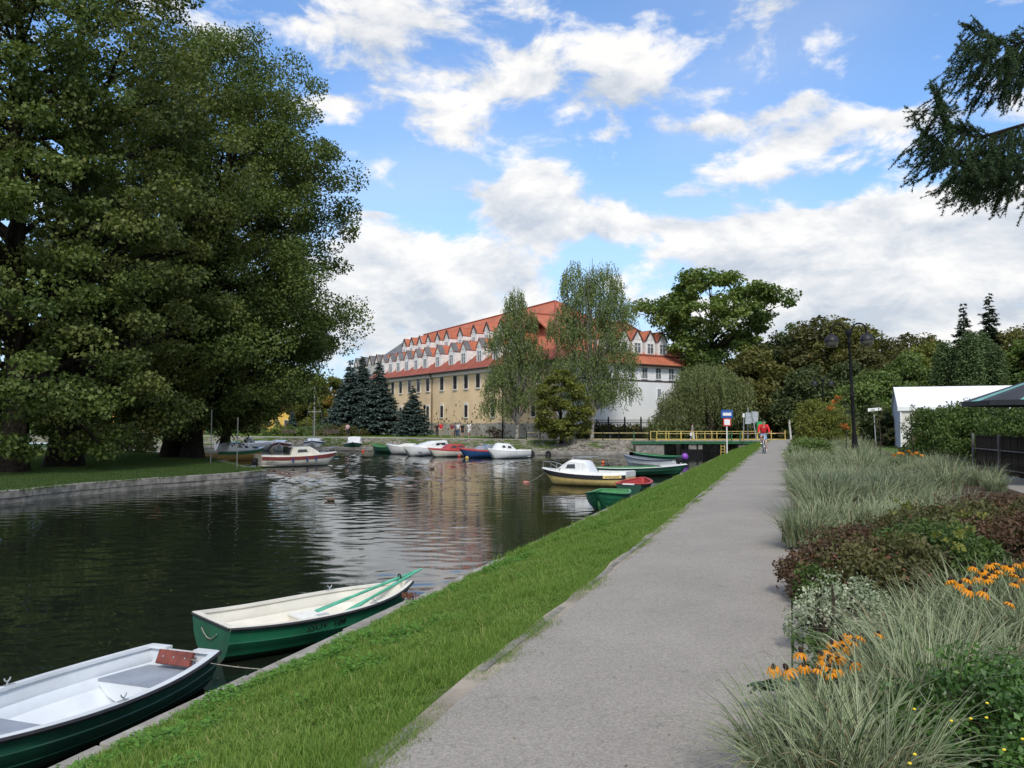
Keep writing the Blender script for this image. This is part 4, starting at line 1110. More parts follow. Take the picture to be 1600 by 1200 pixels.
def rowboat(name, label, L, B, H, loc, heading, m_out, m_in, m_seat, m_gun, floor=.0, benches=((.08, .18), (.40, .50), (.74, .86)), strake=5, ts=.72, notch=False, group=None, foredeck=None,
            sheer=.16, fore_m=None, cat='rowing boat', rub=.022, bowp=2.1, boxed=True, tilt=0):
    bt = thing(name, label, cat, (loc[0], loc[1], WATER), heading, group)
    if tilt: bt.rotation_euler = (tilt, 0, heading)
    fn = hull_fn(L, B, H, ts=ts, strake=strake, sheer=sheer, bowp=bowp); half, sh, kz, pt = fn
    ks = ks_for(strake); rows = shell(fn, ks, 28)
    mb = MB(); mb.loft(rows)
    hull = mb.build('hull', m_out, bt, smooth=True)
    if notch or True:
        zt_ = sh(0); mb_ = MB(); mb_.tube([(-L / 2 - .01, -half(0), zt_ - .01), (-L / 2 - .01, -half(0) * (.45 if notch else .0), zt_ - .012)], rub * .8, 6); mb_.tube([(-L / 2 - .01, half(0), zt_ - .01), (-L / 2 - .01, half(0) * (.45 if notch else .0), zt_ - .012)], rub * .8, 6); mb_.build('stern_rubber', m_gun, bt)
    # transom
    mb = MB(); ring = rows[0]
    if notch:
        z1 = sh(0); w = half(0)
        r2 = [p for p in ring]
        top = [Vector((-L / 2, w, z1 - .0)), Vector((-L / 2, w * .42, z1 - .01)), Vector((-L / 2, w * .36, z1 - .10)), Vector((-L / 2, -w * .36, z1 - .10)), Vector((-L / 2, -w * .42, z1 - .01)), Vector((-L / 2, -w, z1))]
        mb.prism(r2 + top[1:-1], (.045, 0, 0))
    else: mb.prism(ring, (.045, 0, 0))
    mb.build('transom', m_out, bt)
    # inner shell, from the gunwale down to the floor
    ins = .045; rows = []
    kf = .16
    iks = [kf + (1 - kf) * i / 10 for i in range(11)]
    for i in range(27):
        t = .016 + (.965 - .016) * i / 26; r = []
        fz = max(floor, kz(t) + .05)
        for s in (-1, 1):
            side = []
            for k in (reversed(iks) if s == -1 else iks):
                p_ = pt(t, k, s, ins + (.0 if k < 1 else .0)); rib = .010 * (1 if int(k * 12) % 2 else -1) if strake else 0
                p_.y -= s * rib * (1 if half(t) > .2 else 0)
                p_.z = max(p_.z, fz) if k < 1 else p_.z - .004
                side.append(p_)
            r += side
        rows.append(r)
    mb = MB(); mb.loft(rows); mb.poly(rows[0]); mb.poly(rows[-1]); mb.build('inner_shell', m_in, bt, smooth=True, recalc=False)
    # capping between shells
    for s in (-1, 1):
        mb = MB(); rw = []
        for i in range(41):
            t = i / 40; a = pt(min(t, .995), 1, s); b = pt(min(t, .995), 1, s, ins + .012)
            rw.append([a + UP * -.03 + Vector((0, s * rub, 0)), a + UP * .012 + Vector((0, s * rub, 0)), b + UP * .014, b - UP * .02])
        mb.loft(rw, closed=True); mb.build('gunwale_cap', m_in if m_gun != m_in else m_gun, bt, smooth=True)
        mb = MB(); mb.tube([pt(min(i / 40, .997), 1, s) + Vector((0, s * (rub + .008), -.008)) for i in range(41)], rub, 6); mb.build('rubbing_strake', m_gun, bt, smooth=True)
    # stern capping
    w = half(0); z1 = sh(0)
    mb = MB()
    if notch:
        for s in (-1, 1): mb.box((-L / 2 + .05, s * w * .70, z1 - .0), (.10, w * .58, .03))
    else: mb.box((-L / 2 + .03, 0, z1 - .0), (.08, w * 1.96, .03))
    mb.build('stern_cap', m_in, bt)
    # benches: seat top and box down to the floor
    for (t0, t1) in benches:
        zt = H * .58; n = 4
        def wid(t, z):
            best = 0
            for k in iks:
                p_ = pt(t, k, 1, ins)
                if p_.z <= z: best = p_.y
            return best
        topr = []
        for i in range(n + 1):
            t = t0 + (t1 - t0) * i / n; y = wid(t, zt); x = pt(t, 1, 1).x
            topr.append([Vector((x, -y, zt)), Vector((x, y, zt)), Vector((x, y, zt - .03)), Vector((x, -y, zt - .03))])
        mb = MB(); mb.loft(topr, closed=True, capA=True, capB=True); bench = mb.build('bench', m_seat, bt)
        if boxed:
            mb = MB()
            for t in (t0 + .004, t1 - .004):
                x = pt(t, 1, 1).x; lv = [floor + .002 + (zt - .034 - floor) * j / 4 for j in range(5)]
                ys = [max(.02, wid(t, z) if z > floor + .01 else wid(t, floor + .04) * .8) for z in lv]
                mb.loft([[Vector((x, -y, z)), Vector((x + .012, -y, z)), Vector((x + .012, y, z)), Vector((x, y, z))] for y, z in zip(ys, lv)], closed=True, capA=True, capB=True)
            mb.build('bench_front', m_in, bench)
    if foredeck:
        mb = MB(); rw = []
        for i in range(9):
            t = foredeck + (.985 - foredeck) * i / 8; y = half(t); z = sh(t)
            rw.append([pt(t, 1, -1) + UP * .015, Vector((pt(t, 1, 1).x, -y * .4, z + .05)), Vector((pt(t, 1, 1).x, y * .4, z + .05)), pt(t, 1, 1) + UP * .015])
        mb.loft(rw); mb.poly([rw[0][0], rw[0][3], rw[0][3] - UP * .12, rw[0][0] - UP * .12]); mb.build('foredeck', fore_m or m_in, bt, smooth=True)
    return bt, fn

def text_mesh(name, s, size, m, parent, M, ext=.003):
    cu = bpy.data.curves.new(name, 'FONT'); cu.body = s; cu.size = size; cu.extrude = ext; cu.align_x = 'CENTER'; cu.resolution_u = 2
    to = bpy.data.objects.new(name, cu); COL.objects.link(to)
    dg = bpy.context.evaluated_depsgraph_get(); me = bpy.data.meshes.new_from_object(to.evaluated_get(dg)); bpy.data.objects.remove(to)
    me.materials.clear(); me.materials.append(m); me.transform(M)
    return link(name, me, parent)
def basis(o, ex, ey):
    ex = Vector(ex).normalized(); ey = Vector(ey).normalized(); ez = ex.cross(ey).normalized(); ey = ez.cross(ex)
    m = Matrix.Identity(4)
    for i, v in enumerate((ex, ey, ez)):
        for j in range(3): m[j][i] = v[j]
    m.translation = Vector(o); return m

def head(a, b): return math.atan2(b[1] - a[1], b[0] - a[0])
# ---- B: the boat with the oars, bow to the quay
stB = Vector((-3.95, 11.12)); boB = Vector((-1.62, 13.22)); hB = head(stB, boB); cB = (stB + boB) / 2; LB = (boB - stB).length + .1
boatB, fnB = rowboat('rowing_boat', 'green rowing boat with cream interior, black rail and two green oars laid over its bow', LB, 1.46, .46, cB, hB, m_green, mat('cream_interior', (.74, .70, .60), .4, .06, 2, dirt=.12), m_gwhite, m_rub,
                     benches=((.02, .13), (.44, .58)), ts=.84, notch=False, sheer=.14, strake=4, bowp=2.4)
half, sh, kz, pt = fnB
kk = .70; a_, b_ = pt(.52, kk, -1), pt(.60, kk, -1); u_, d_ = pt(.52, .85, -1), pt(.52, .6, -1)
text_mesh('registration_number', 'SSOV  104', .145, m_black, boatB, basis(pt(.40, .86, -1) + Vector((0, -.025, -.035)), a_ * -1 + b_, u_ - d_) , .004)
# hanging rope loop on the transom
mb = MB(); mb.tube([(-LB / 2 - .02, -.25 + .1 * k, .36 - .10 * math.sin(PI * k / 5)) for k in range(6)], .007, 5); mb.build('rope', m_rope, boatB)
# ---- A: near boat, white inside
stA = Vector((-3.86, 9.93)); dA = Vector((-.33, -.944)).normalized(); LA = 3.9; cA = stA + dA * LA / 2
boatA, fnA = rowboat('rowing_boat', 'nearest green boat with pale grey-white interior, grey benches and a red-brown board on its stern', LA, 1.5, .42, cA, head((0, 0), dA), m_dgreen, m_bgrey, m_seatgrey, m_rub,
                     benches=((.03, .19), (.52, .64), (.86, .93)), ts=.62, notch=True, sheer=.10, strake=5, tilt=0)
mb = MB(); mb.box((-LA / 2 + .17, 0, .37), (.045, .48, .16), M=Matrix.Rotation(-.45, 3, 'Y')); o = mb.build('motor_board', m_redwood, boatA)
mb = MB()
for y in (-.15, .0, .16): mb.ball((-LA / 2 + .198, y, .385), .012, 8, (.5, 1, 1))
mb.build('bolt', m_chrome, o)
# oars across the bow of B
def oar(label, a, b, blade_at_a=True):
    t = thing('oar', label, 'oar', a, 0, 'pair of green oars in the cream boat')
    d = b - a; L = d.length; dn = d.normalized()
    side = dn.cross(UP).normalized(); nn = side.cross(dn)
    mb = MB(); mb.tube([dn * .5, dn * (L - .32), dn * (L - .28), dn * L], [.022, .026, .019, .016], 8); mb.build('shaft', m_oar, t, smooth=True)
    mb = MB(); rw = []
    for x, w, th in ((0, .052, .008), (.05, .060, .008), (.35, .050, .010), (.5, .026, .018), (.56, .021, .02)):
        c = dn * x; rw.append([c - side * w - nn * th, c + side * w - nn * th, c + side * w + nn * th, c - side * w + nn * th])
    mb.loft(rw, closed=True, capA=True, capB=True); mb.build('blade', m_oar, t)
    return t
def lo(bt, p):   # boat-local -> world
    c, s = math.cos(bt.rotation_euler.z), math.sin(bt.rotation_euler.z)
    return Vector((bt.location.x + c * p[0] - s * p[1], bt.location.y + s * p[0] + c * p[1], bt.location.z + p[2]))
zb = .74
oar('left green oar laid on the bench and out over the bow of the cream boat', lo(boatB, (.0, .12, .35)), lo(boatB, (LB / 2 + .12, .06, zb)))
oar('right green oar of the cream boat, its blade resting near the black rail', lo(boatB, (.12, -.36, .35)), lo(boatB, (LB / 2 + .18, .0, zb + .03)))
mb = MB()
pin = []
for k in range(9): w = PI * k / 8; pin.append((.0, .04 * math.cos(w), .06 + .05 * math.sin(w)))
mb.tube([(0, .04, 0)] + pin + [(0, -.04, 0)], .010, 6)
o = mb.build('rowlock', m_iron, boatB, loc=(LB / 2 - .22, .03, .62))
def rowlocks(bt, fn, t, z=.0):
    half, sh, kz, pt = fn
    for s in (-1, 1):
        p_ = pt(t, 1, s); mb = MB(); mb.tube([p_ + Vector((0, 0, .0)), p_ + UP * .05], .010, 6)
        mb.tube([p_ + Vector((.035 * math.cos(w), 0, .085 - .035 * math.sin(w))) for w in np.linspace(0, PI, 8)], .008, 5); mb.box(p_ + Vector((0, -s * .02, .012)), (.12, .05, .012)); mb.build('rowlock', m_galv, bt)
rowlocks(boatB, fnB, .66); rowlocks(boatA, fnA, .44)
mb = MB(); mb.lathe([(.03 + .006 * math.cos(w), .006 * math.sin(w)) for w in np.linspace(0, 2 * PI, 7)], 12, (-LA / 2 - .03, .0, .22), Matrix.Rotation(PI / 2, 3, 'Y')); mb.build('mooring_ring', m_galv, boatA)
mb = MB(); cc = []
for k in range(60): w = k * .42; r = .10 + .05 * (k % 15) / 15; cc.append((LA * .18 + r * math.cos(w), .15 + r * math.sin(w), .075 + .0012 * k))
mb.tube(cc, .008, 5); mb.build('rope', m_rope, boatA)
# mooring chain heap and lines
g = np.random.default_rng(5); mb = MB()
ch = at(641, 936, -1.0)
for k in range(26):
    a = g.uniform(0, 2 * PI); r = abs(g.normal()) * .05; rm = Matrix.Rotation(g.uniform(0, PI), 3, 'X') @ Matrix.Rotation(g.uniform(0, PI), 3, 'Y')
    mb.tube([rm @ Vector((.028 * math.cos(w), .017 * math.sin(w), 0)) + Vector((math.cos(a) * r * 1.3, math.sin(a) * r, .02 + g.uniform(0, .07))) for w in np.linspace(0, 2 * PI, 8)], .006, 4)
tag(mb.build('mooring_chain', m_rust, loc=ch), 'small heap of rusty chain on the kerb at the bow of the cream boat', 'chain')
mb = MB(); a = lo(boatB, (LB / 2 - .05, -.02, .42)); b = Vector((ch.x - .02, ch.y, -1.0))
mb.tube([a, a.lerp(b, .5) - UP * .06, b], .008, 5)
tag(mb.build('mooring_line', m_rust), 'short rusty chain from the cream boat down to the kerb', 'mooring line')
def line(label, a, b, sag=.08, r=.006, m=None):
    a, b = Vector(a), Vector(b); mb = MB(); n = 8
    mb.tube([a.lerp(b, i / n) - UP * sag * 4 * (i / n) * (1 - i / n) for i in range(n + 1)], r, 5)
    return tag(mb.build('mooring_line', m or m_rope), label, 'mooring line')
line('thin rope from the stern of the grey-white boat to the kerb', lo(boatA, (-LA / 2, -.35, .36)), at(412, 1046, -1.0), .03)
line('dark rope from the side of the cream boat across the kerb', lo(boatB, (-.1, -.62, .25)), at(505, 1016, -1.02), .05, .005, m_iron)

# ---- C green boat bow-on, D red-rimmed boat
b1 = at(925, 800, -1.5)
boatC, _ = rowboat('rowing_boat', 'plain green rowing boat pointing its bow at the camera beside the kerb', 3.3, 1.5, .52, (3.45, 30.4), head((3.9, 32.0), (2.9, 28.9)), m_green, m_lgreen, m_lgreen, m_green, benches=((.05, .2), (.45, .58)), ts=.75, sheer=.2, strake=6)
boatD, _ = rowboat('rowing_boat', 'small dark green boat with a bright red rim and interior behind the green one', 2.9, 1.35, .50, (5.5, 36.8), head((5.5, 35.6), (6.6, 38.4)), m_dgreen, m_redp, m_redp, m_redp, benches=((.03, .18), (.45, .58)), ts=.8, sheer=.12, strake=4, rub=.035)
mb = MB(); mb.box((-1.47, 0, .50), (.06, .5, .06)); mb.build('motor_board', m_gwhite, boatD)

# ---- decked boats with cabins
def cabin_boat(label, L, B, H, loc, heading, m_hull, m_deck, stripe=None, cab=(.30, .62), ch=.55, cw=.62, wins=((.40, .52),), cabm=None, low=None, cat='motor boat', rake=.6, sheer=.25, rail=True, screen=None, ts=.8,
               draft=.2, topstripe=None, hatch=True, cock=(.03, .28), roof_over=0, winm=None, front_slope=.5, aft_slope=.12, motor=False, name='cabin_boat', coam=0.0, sk=.80):
    bt = thing(name, label, cat, (loc[0], loc[1], WATER), heading)
    fn = hull_fn(L, B, H, draft, ts, sheer, .40, 2.3, rake, strake=0, full=2.6); half, sh, kz, pt = fn
    ks = [0, .1, .25, .4, .55, .7, .85, 1.0]
    rows = shell(fn, ks, 26); mb = MB(); mb.loft(rows, capA=True); mb.build('hull', m_hull, bt, smooth=True)
    if stripe:
        for s in (-1, 1):
            mb = MB(); rw = []
            for i in range(31):
                t = min(.995, i / 30); a, b = pt(t, 1, s), pt(t, sk, s)
                rw.append([a + Vector((0, s * .018, -.0)), b + Vector((0, s * .018, 0))])
            mb.loft(rw); mb.build('stripe', stripe, bt, smooth=True)
    # deck with cockpit
    c0, c1 = cock
    mb = MB(); rw = []
    ts_ = [0, c0] + [c1 + (1 - c1) * i / 14 for i in range(15)]
    cwid = .68
    for t in [c1 + (.995 - c1) * i / 14 for i in range(15)]:
        y = half(t); z = sh(t); x = pt(t, 1, 1).x; cr_ = .05 * (y / (B / 2))
        rw.append([Vector((x, -y - .02, z)), Vector((x, -y * .95, z + .05)), Vector((x, 0, z + .07 + cr_)), Vector((x, y * .95, z + .05)), Vector((x, y + .02, z))])
    mb.loft(rw)
    for s in (-1, 1):   # side decks by the cockpit
        rw = []
        for i in range(7):
            t = c1 * i / 6; y = half(t); z = sh(t); x = pt(t, 1, 1).x
            rw.append([Vector((x, s * (y + .02), z)), Vector((x, s * y * .95, z + .05 + coam)), Vector((x, s * y * cwid, z + .06 + coam)), Vector((x, s * y * cwid, .12))])
        mb.loft(rw)
    w0 = half(0); x0 = pt(0, 1, 1).x; z0 = sh(0)
    mb.fbox((x0, 0, 0), (1, 0, 0), (0, 1, 0), UP, (-.01, c0 * L + .02), (-w0 * .95, w0 * .95), (z0 - .12, z0 + .045 + coam))
    mb.fbox((x0, 0, 0), (1, 0, 0), (0, 1, 0), UP, (.02, c1 * L), (-w0 * .9, w0 * .9), (.10, .13))
    mb.build('deck', m_deck, bt)
    # cabin
    t0, t1 = cab; cm = cabm or m_deck; rw = []; n = 14
    def prof_(q):       # 0 aft .. 1 fore
        up = min(1, q / max(1e-3, aft_slope)) if aft_slope > 0 else 1; dn_ = min(1, (1 - q) / front_slope)
        return up ** .8 * (dn_ ** .75)
    for i in range(n + 1):
        q = i / n; t = t0 + (t1 - t0) * q; y = half(t) * cw * (1 - .12 * q); zb_ = sh(t) + .05; x = pt(t, 1, 1).x; hh = ch * prof_(q)
        rw.append([Vector((x, -y, zb_)), Vector((x, -y * .90, zb_ + hh * .86)), Vector((x, -y * .74, zb_ + hh)), Vector((x, 0, zb_ + hh * 1.05)), Vector((x, y * .74, zb_ + hh)), Vector((x, y * .90, zb_ + hh * .86)), Vector((x, y, zb_))])
    mb = MB(); mb.loft(rw, capA=True, capB=True); cabin = mb.build('cabin', cm, bt, smooth=True)
    for (u0, u1) in wins:
        for s in (-1, 1):
            mb = MB(); pts = []
            def side(t, f):
                q = (t - t0) / (t1 - t0); y = half(t) * cw * (1 - .12 * q); zb_ = sh(t) + .05; hh = ch * prof_(q)
                y2 = y * (1 - .10 * f / .86); return Vector((pt(t, 1, 1).x, s * (y2 + .012), zb_ + hh * f))
            a, b, c_, d_ = side(u0 + .005, .34), side(u1, .34), side(u1 - .02, .70), side(u0 + .012, .70)
            mb.prism([a, b, c_, d_], (0, -s * .012, 0)); mb.build('side_window', winm or m_glass, cabin)
    if roof_over:
        mb = MB(); t = t0; y = half(t) * cw; zb_ = sh(t) + .05 + ch
        x = pt(t0, 1, 1).x; mb.fbox((x, 0, zb_), (1, 0, 0), (0, 1, 0), UP, (-.1, roof_over), (-y * .72, y * .72), (-.02, .05)); mb.build('hatch', m_deck, cabin)
    if screen:
        tq, hh, col = screen; x = pt(tq, 1, 1).x; y = half(tq) * .7; z = sh(tq) + .05
        mb = MB(); mb.prism([(x, -y, z), (x, y, z), (x - .35, y * .85, z + hh), (x - .35, -y * .85, z + hh)], (.02, 0, .01))
        for s in (-1, 1): mb.prism([(x, s * y, z), (x - .9, s * y * 1.12, z), (x - .75, s * y, z + hh * .85), (x - .35, s * y * .85, z + hh)], (0, s * .015, 0))
        mb.build('windscreen', col, bt)
        mb = MB(); mb.tube([(x - .75, -y, z + hh * .85), (x - .35, -y * .85, z + hh), (x - .35, y * .85, z + hh), (x - .75, y, z + hh * .85)], .02, 5); mb.build('screen_frame', m_chrome, bt)
    if rail:
        mb = MB(); tr = [min(.99, .72 + .27 * i / 5) for i in range(6)]
        P_ = [pt(t, 1, -1, .05) + UP * (.05 + .34 * min(1, .35 + (t - .72) * 4)) for t in tr] + [pt(t, 1, 1, .05) + UP * (.05 + .34 * min(1, .35 + (t - .72) * 4)) for t in reversed(tr)]
        mb.tube(P_, .016, 5)
        for t in (.74, .86, .985):
            for s in (-1, 1): mb.tube([pt(t, 1, s, .05) + UP * .03, pt(t, 1, s, .05) + UP * (.05 + .34 * min(1, .35 + (t - .72) * 4))], .013, 5)
        mb.build('bow_rail', m_chrome, bt)
    if motor:
        mo = MB(); x = -L / 2 - .22
        mo.loft([[Vector((x + sx * a_, sy * b_, z)) for sx, sy in ((-1, -.6), (-.6, -1), (.6, -1), (1, -.6), (1, .6), (.6, 1), (-.6, 1), (-1, .6))] for (a_, b_, z) in ((.10, .08, .18), (.19, .14, .26), (.21, .16, .42), (.19, .15, .58), (.10, .09, .64))], closed=True, capA=True, capB=True)
        om = mo.build('outboard_motor', m_rub, bt, smooth=True)
        mo = MB(); mo.box((x + .02, 0, -.02), (.12, .09, .5)); mo.box((x + .14, 0, .34), (.16, .2, .12)); mo.build('motor_leg', m_galv, bt)
    return bt, fn

# E yellow cabin boat, bow to the left
stE, boE = at(995, 752, -1.2), at(846, 744, -1.1)
LE = (boE - stE).length
boatE, fnE = cabin_boat('yellow hulled boat with white cabin and black stripe moored close to the grass bank', 4.75, 1.85, .56, ((stE + boE) / 2).to_2d() + Vector((-.1, .3)), head(stE, boE), m_hully, m_gwhite, stripe=m_rub,
                        cab=(.40, .80), ch=.60, cw=.70, wins=((.56, .68),), rake=.62, sheer=.22, hatch=True, front_slope=.42, aft_slope=.16, roof_over=.0, cock=(.03, .40), coam=.10)
half, sh, kz, pt = fnE
# which side of E faces the camera: its port side (+y) when the bow points left
mb = MB(); A_ = pt(.04, .95, 1) + Vector((0, .03, 0)); Bq = pt(.23, .95, 1) + Vector((0, .03, 0))
mb.prism([A_ - UP * .09, Bq - UP * .09, Bq + UP * .05, A_ + UP * .05], (0, .012, 0)); pl_ = mb.build('name_board', m_hully, boatE)
text_mesh('registration_number', 'NYMLODOV', .12, m_black, boatE, basis((A_ + Bq) / 2 + Vector((0, .018, -.06)), A_ - Bq, UP), .002)
mb = MB(); x = pt(.76, 1, 1).x
mb.prism([(x - .02, -.42, .74), (x - .02, .42, .74), (x - .34, .36, 1.12), (x - .34, -.36, 1.12)], (.03, 0, .01)); mb.build('front_window', m_glassb, boatE)
mb = MB(); mb.tube([(-.55, .45, 1.36), (-.5, .45, 1.42), (.45, .42, 1.42), (.55, .42, 1.28)], .014, 5); mb.tube([(-.55, -.45, 1.36), (-.5, -.45, 1.42), (.45, -.42, 1.42), (.55, -.42, 1.28)], .014, 5); mb.build('roof_rail', m_chrome, boatE)
line('slack yellow rope from the bow of the yellow boat down into the water', lo(boatE, (2.2, 0, .6)), at(818, 755, -1.49), .1, .012)
tag(MB().ball((0, 0, 0), .11, 10, (1.6, 1, .8)).build('buoy', mat('faded_red_buoy', (.5, .16, .12), .6), loc=at(822, 754, -1.48)), 'faded reddish float at the end of the yellow boat rope', 'buoy')

# F long green boat with white foredeck, bow right; G grey; H dark green
a, b = at(937, 737, -1.2), at(1080, 733, -1.1)
boatF, _ = rowboat('rowing_boat', 'long green boat with a white foredeck lying between the yellow boat and the kerb', 5.6, 1.7, .50, ((a + b) / 2).to_2d() + Vector((-.15, .5)), head(a, b), m_dgreen, m_lgreen, m_seatgrey, m_gwhite, benches=((.05, .16), (.35, .45)), ts=.7, strake=4, foredeck=.68, fore_m=m_gwhite)
a, b = at(1066, 727, -1.2), at(970, 720, -1.1)
boatG, _ = rowboat('rowing_boat', 'slim grey boat with an outboard motor on its right end beyond the white foredeck', 4.9, 1.5, .56, ((a + b) / 2).to_2d() + Vector((0, .4)), head(a, b), m_bgrey, m_seatgrey, m_seatgrey, m_rub, benches=((.1, .2), (.45, .54)), ts=.62, strake=3, sheer=.28)
mo = MB(); mo.loft([[Vector((-2.6 + sx * a_, sy * b_, z)) for sx, sy in ((-1, -1), (1, -1), (1, 1), (-1, 1))] for (a_, b_, z) in ((.12, .1, .45), (.2, .14, .55), (.2, .14, .75), (.1, .08, .83))], closed=True, capA=True, capB=True); mo.box((-2.6, 0, .1), (.1, .08, .8)); mo.build('outboard_motor', m_rub, boatG)
a, b = at(1068, 718, -1.2), at(992, 713, -1.1)
boatH, _ = rowboat('rowing_boat', 'dark green open boat furthest right beside the purple buoy', 5.0, 1.5, .52, ((a + b) / 2).to_2d() + Vector((0, .4)), head(a, b), m_dgreen, m_lgreen, m_lgreen, m_oar, benches=((.1, .2), (.45, .54)), ts=.6, strake=3, sheer=.2)
q = at(1071, 722, -1.4); tag(MB().ball((0, 0, 0), .28, 14).build('buoy', m_purple, smooth='all', loc=(q.x, q.y + .2, -1.0)), 'round purple buoy at the right end of the dark green boat', 'buoy')
q = at(942, 724, -1.5); tag(MB().ball((0, 0, 0), .13, 10).build('buoy', m_orange, smooth='all', loc=(q.x, q.y, -1.42)), 'small orange float behind the cabin of the yellow boat', 'buoy')

# J cream cruiser with maroon stripe
a, b = at(398, 731, -1.5), at(524, 727, -1.5)
boatJ, fnJ = cabin_boat('cream cabin cruiser with maroon stripe and three blue fenders by the lawn tip', 5.9, 2.1, .72, ((a + b) / 2).to_2d() + Vector((0, .6)), head(a, b), m_cream, m_cream, stripe=m_maroon,
                        cab=(.36, .76), ch=.60, cw=.68, wins=((.44, .58),), rake=.5, sheer=.22, motor=True, cock=(.03, .36), front_slope=.38, aft_slope=.04, coam=.05)
half, sh, kz, pt = fnJ
for t in (.36, .54, .66):
    mb = MB(); p_ = pt(t, .9, -1) + Vector((0, -.07, -.12)); mb.lathe([(.0, -.17), (.055, -.14), (.06, 0), (.055, .12), (.0, .16)], 8, p_); mb.tube([p_ + UP * .15, pt(t, 1, -1)], .008, 4); mb.build('fender', m_bluef, boatJ)
text_mesh('registration_number', 'MRAGOWO-126', .15, m_black, boatJ, basis(pt(.14, .66, -1) + Vector((0, -.03, 0)), (1, 0, 0), UP), .003)
mb = MB(); mb.box((-.9, 0, 1.18), (.16, .9, .5)); mb.build('companionway', m_glass, boatJ)
mb = MB(); mb.fbox((0, 0, 0), (1, 0, 0), (0, 1, 0), UP, (-.95, .55), (-.5, .5), (1.375, 1.42)); mb.build('roof_rack', m_chrome, boatJ)

# K yellow-green hull white cabin, behind the lawn tip
a, b = at(334, 722, -1.5), at(418, 716, -1.4)
boatK, _ = cabin_boat('white cabin boat with green stripe over an ochre hull moored behind the lawn', 5.6, 2.1, .78, ((a + b) / 2).to_2d() + Vector((-.5, .8)), head(a, b), mat('ochre_hull_paint', (.50, .32, .10), .4, .08, 3), m_gwhite, stripe=m_grail, cab=(.18, .74), ch=.62, cw=.74,
                      wins=((.38, .46), (.5, .58)), rail=False, front_slope=.5, aft_slope=.1, cock=(.03, .18))
mb = MB(); mb.prism([(1.0, -.55, .98), (1.0, .55, .98), (1.9, .25, .92), (1.9, -.25, .92)], (0, 0, .14)); mb.build('bow_cover', mat('dark_blue_cover', (.03, .04, .08), .8), boatK)
a, b = at(342, 706, -1.5), at(424, 703, -1.4)
boatL, _ = cabin_boat('white speedboat with a raked windscreen behind the green striped boat', 6.6, 2.2, .82, ((a + b) / 2).to_2d() + Vector((0, .5)), head(a, b), m_gwhite, m_gwhite, stripe=None, cab=(.58, .9), ch=.16, cw=.6, wins=(), rail=False, screen=(.60, .55, m_glassb), cock=(.03, .5), name='speedboat', cat='speedboat')
mb = MB(); mb.box((-1.6, 0, .95), (1.3, 1.4, .22)); mb.build('cover', mat('turquoise_cover', (.15, .42, .50), .7), boatL)
# M bow-on white, N small sail boat with mast, O green with windscreen
q = at(426, 706, -1.5)
cabin_boat('small white cabin boat end-on to the camera left of the masted boat', 4.4, 2.0, .75, (q.x, q.y + 3.2), head((0, 0), (.15, -1)), m_gwhite, m_gwhite, stripe=m_maroon, cab=(.3, .75), ch=.38, cw=.7, wins=((.45, .6),), rail=False, ts=.9, aft_slope=.05)
q = at(484, 704, -1.5)
boatN, _ = cabin_boat('white sailing boat with a bare mast and a dark blue line along its rim', 5.2, 2.6, .85, (q.x, q.y + 2.2), head((0, 0), (.12, -1)), m_gwhite, m_gwhite, stripe=m_navy, sk=.88, cab=(.35, .78), ch=.40, cw=.72, wins=((.45, .52), (.56, .63)), rail=True, name='sailing_boat', cat='sailing boat')
mb = MB(); mb.tube([(.35, 0, .9), (.35, 0, 7.3)], [.055, .04], 7); mb.build('mast', m_galv, boatN)
mb = MB(); mb.tube([(.35, -.75, 4.4), (.35, .75, 4.4)], .03, 5); mb.build('spreader', m_galv, boatN)
mb = MB()
for p_ in ((2.4, 0, 1.0), (-2.4, 0, .95)): mb.tube([(.35, 0, 7.2), p_], .008, 4)
for s in (-1, 1): mb.tube([(.35, 0, 7.2), (.35, s * .75, 4.4), (.3, s * 1.15, .95)], .008, 4)
mb.build('stay', m_galv, boatN)
q = at(548, 705, -1.5)
cabin_boat('green hulled boat with tall white cover alone between masted boat and the row', 4.6, 2.4, .72, (q.x, q.y + 2.2), head((0, 0), (.1, -1)), m_dgreen, m_gwhite, cab=(.3, .72), ch=.75, cw=.78, wins=((.4, .6),), rail=False, front_slope=.3, aft_slope=.05)
q = at(524, 706, -1.5)
# P..U row at the far quay
a, b = at(618, 709, -1.5), at(580, 705, -1.4)
rowboat('rowing_boat', 'long plain green rowing boat at the left end of the row under the promenade', 5.0, 1.5, .62, ((a + b) / 2).to_2d(), head(a, b), m_green, m_lgreen, m_lgreen, m_green, ts=.6, strake=3, sheer=.3)
a, b = at(640, 711, -1.5), at(609, 709, -1.4)
cabin_boat('low white boat with its nose just showing right of the long green one', 4.6, 1.8, .75, ((a + b) / 2).to_2d() + Vector((.6, .9)), head(a, b), m_gwhite, m_gwhite, cab=(.3, .7), ch=.28, cw=.7, wins=(), rail=False)
a, b = at(692, 711, -1.5), at(626, 712, -1.4)
boatR, fnR = cabin_boat('largest white cabin cruiser in the row, with dark side windows and blue fenders', 5.7, 2.1, .70, ((a + b) / 2).to_2d() + Vector((.2, .7)), head(a, b), m_gwhite, m_gwhite, cab=(.05, .70), ch=.62, cw=.78, wins=((.14, .38),), rail=False, front_slope=.55, aft_slope=.03, cock=(.02, .06))
half, sh, kz, pt = fnR
for t in (.1, .32):
    mb = MB(); p_ = pt(t, .9, 1) + Vector((0, .08, -.1)); mb.lathe([(.0, -.2), (.07, -.16), (.07, .14), (.0, .2)], 8, p_); mb.build('fender', m_bluef, boatR)
text_mesh('name_lettering', 'Cieplice', .26, m_bluef, boatR, basis(pt(.72, .62, 1) + Vector((0, .03, 0)), (-1, 0, 0), UP), .003)
a, b = at(726, 713, -1.5), at(671, 713, -1.4)
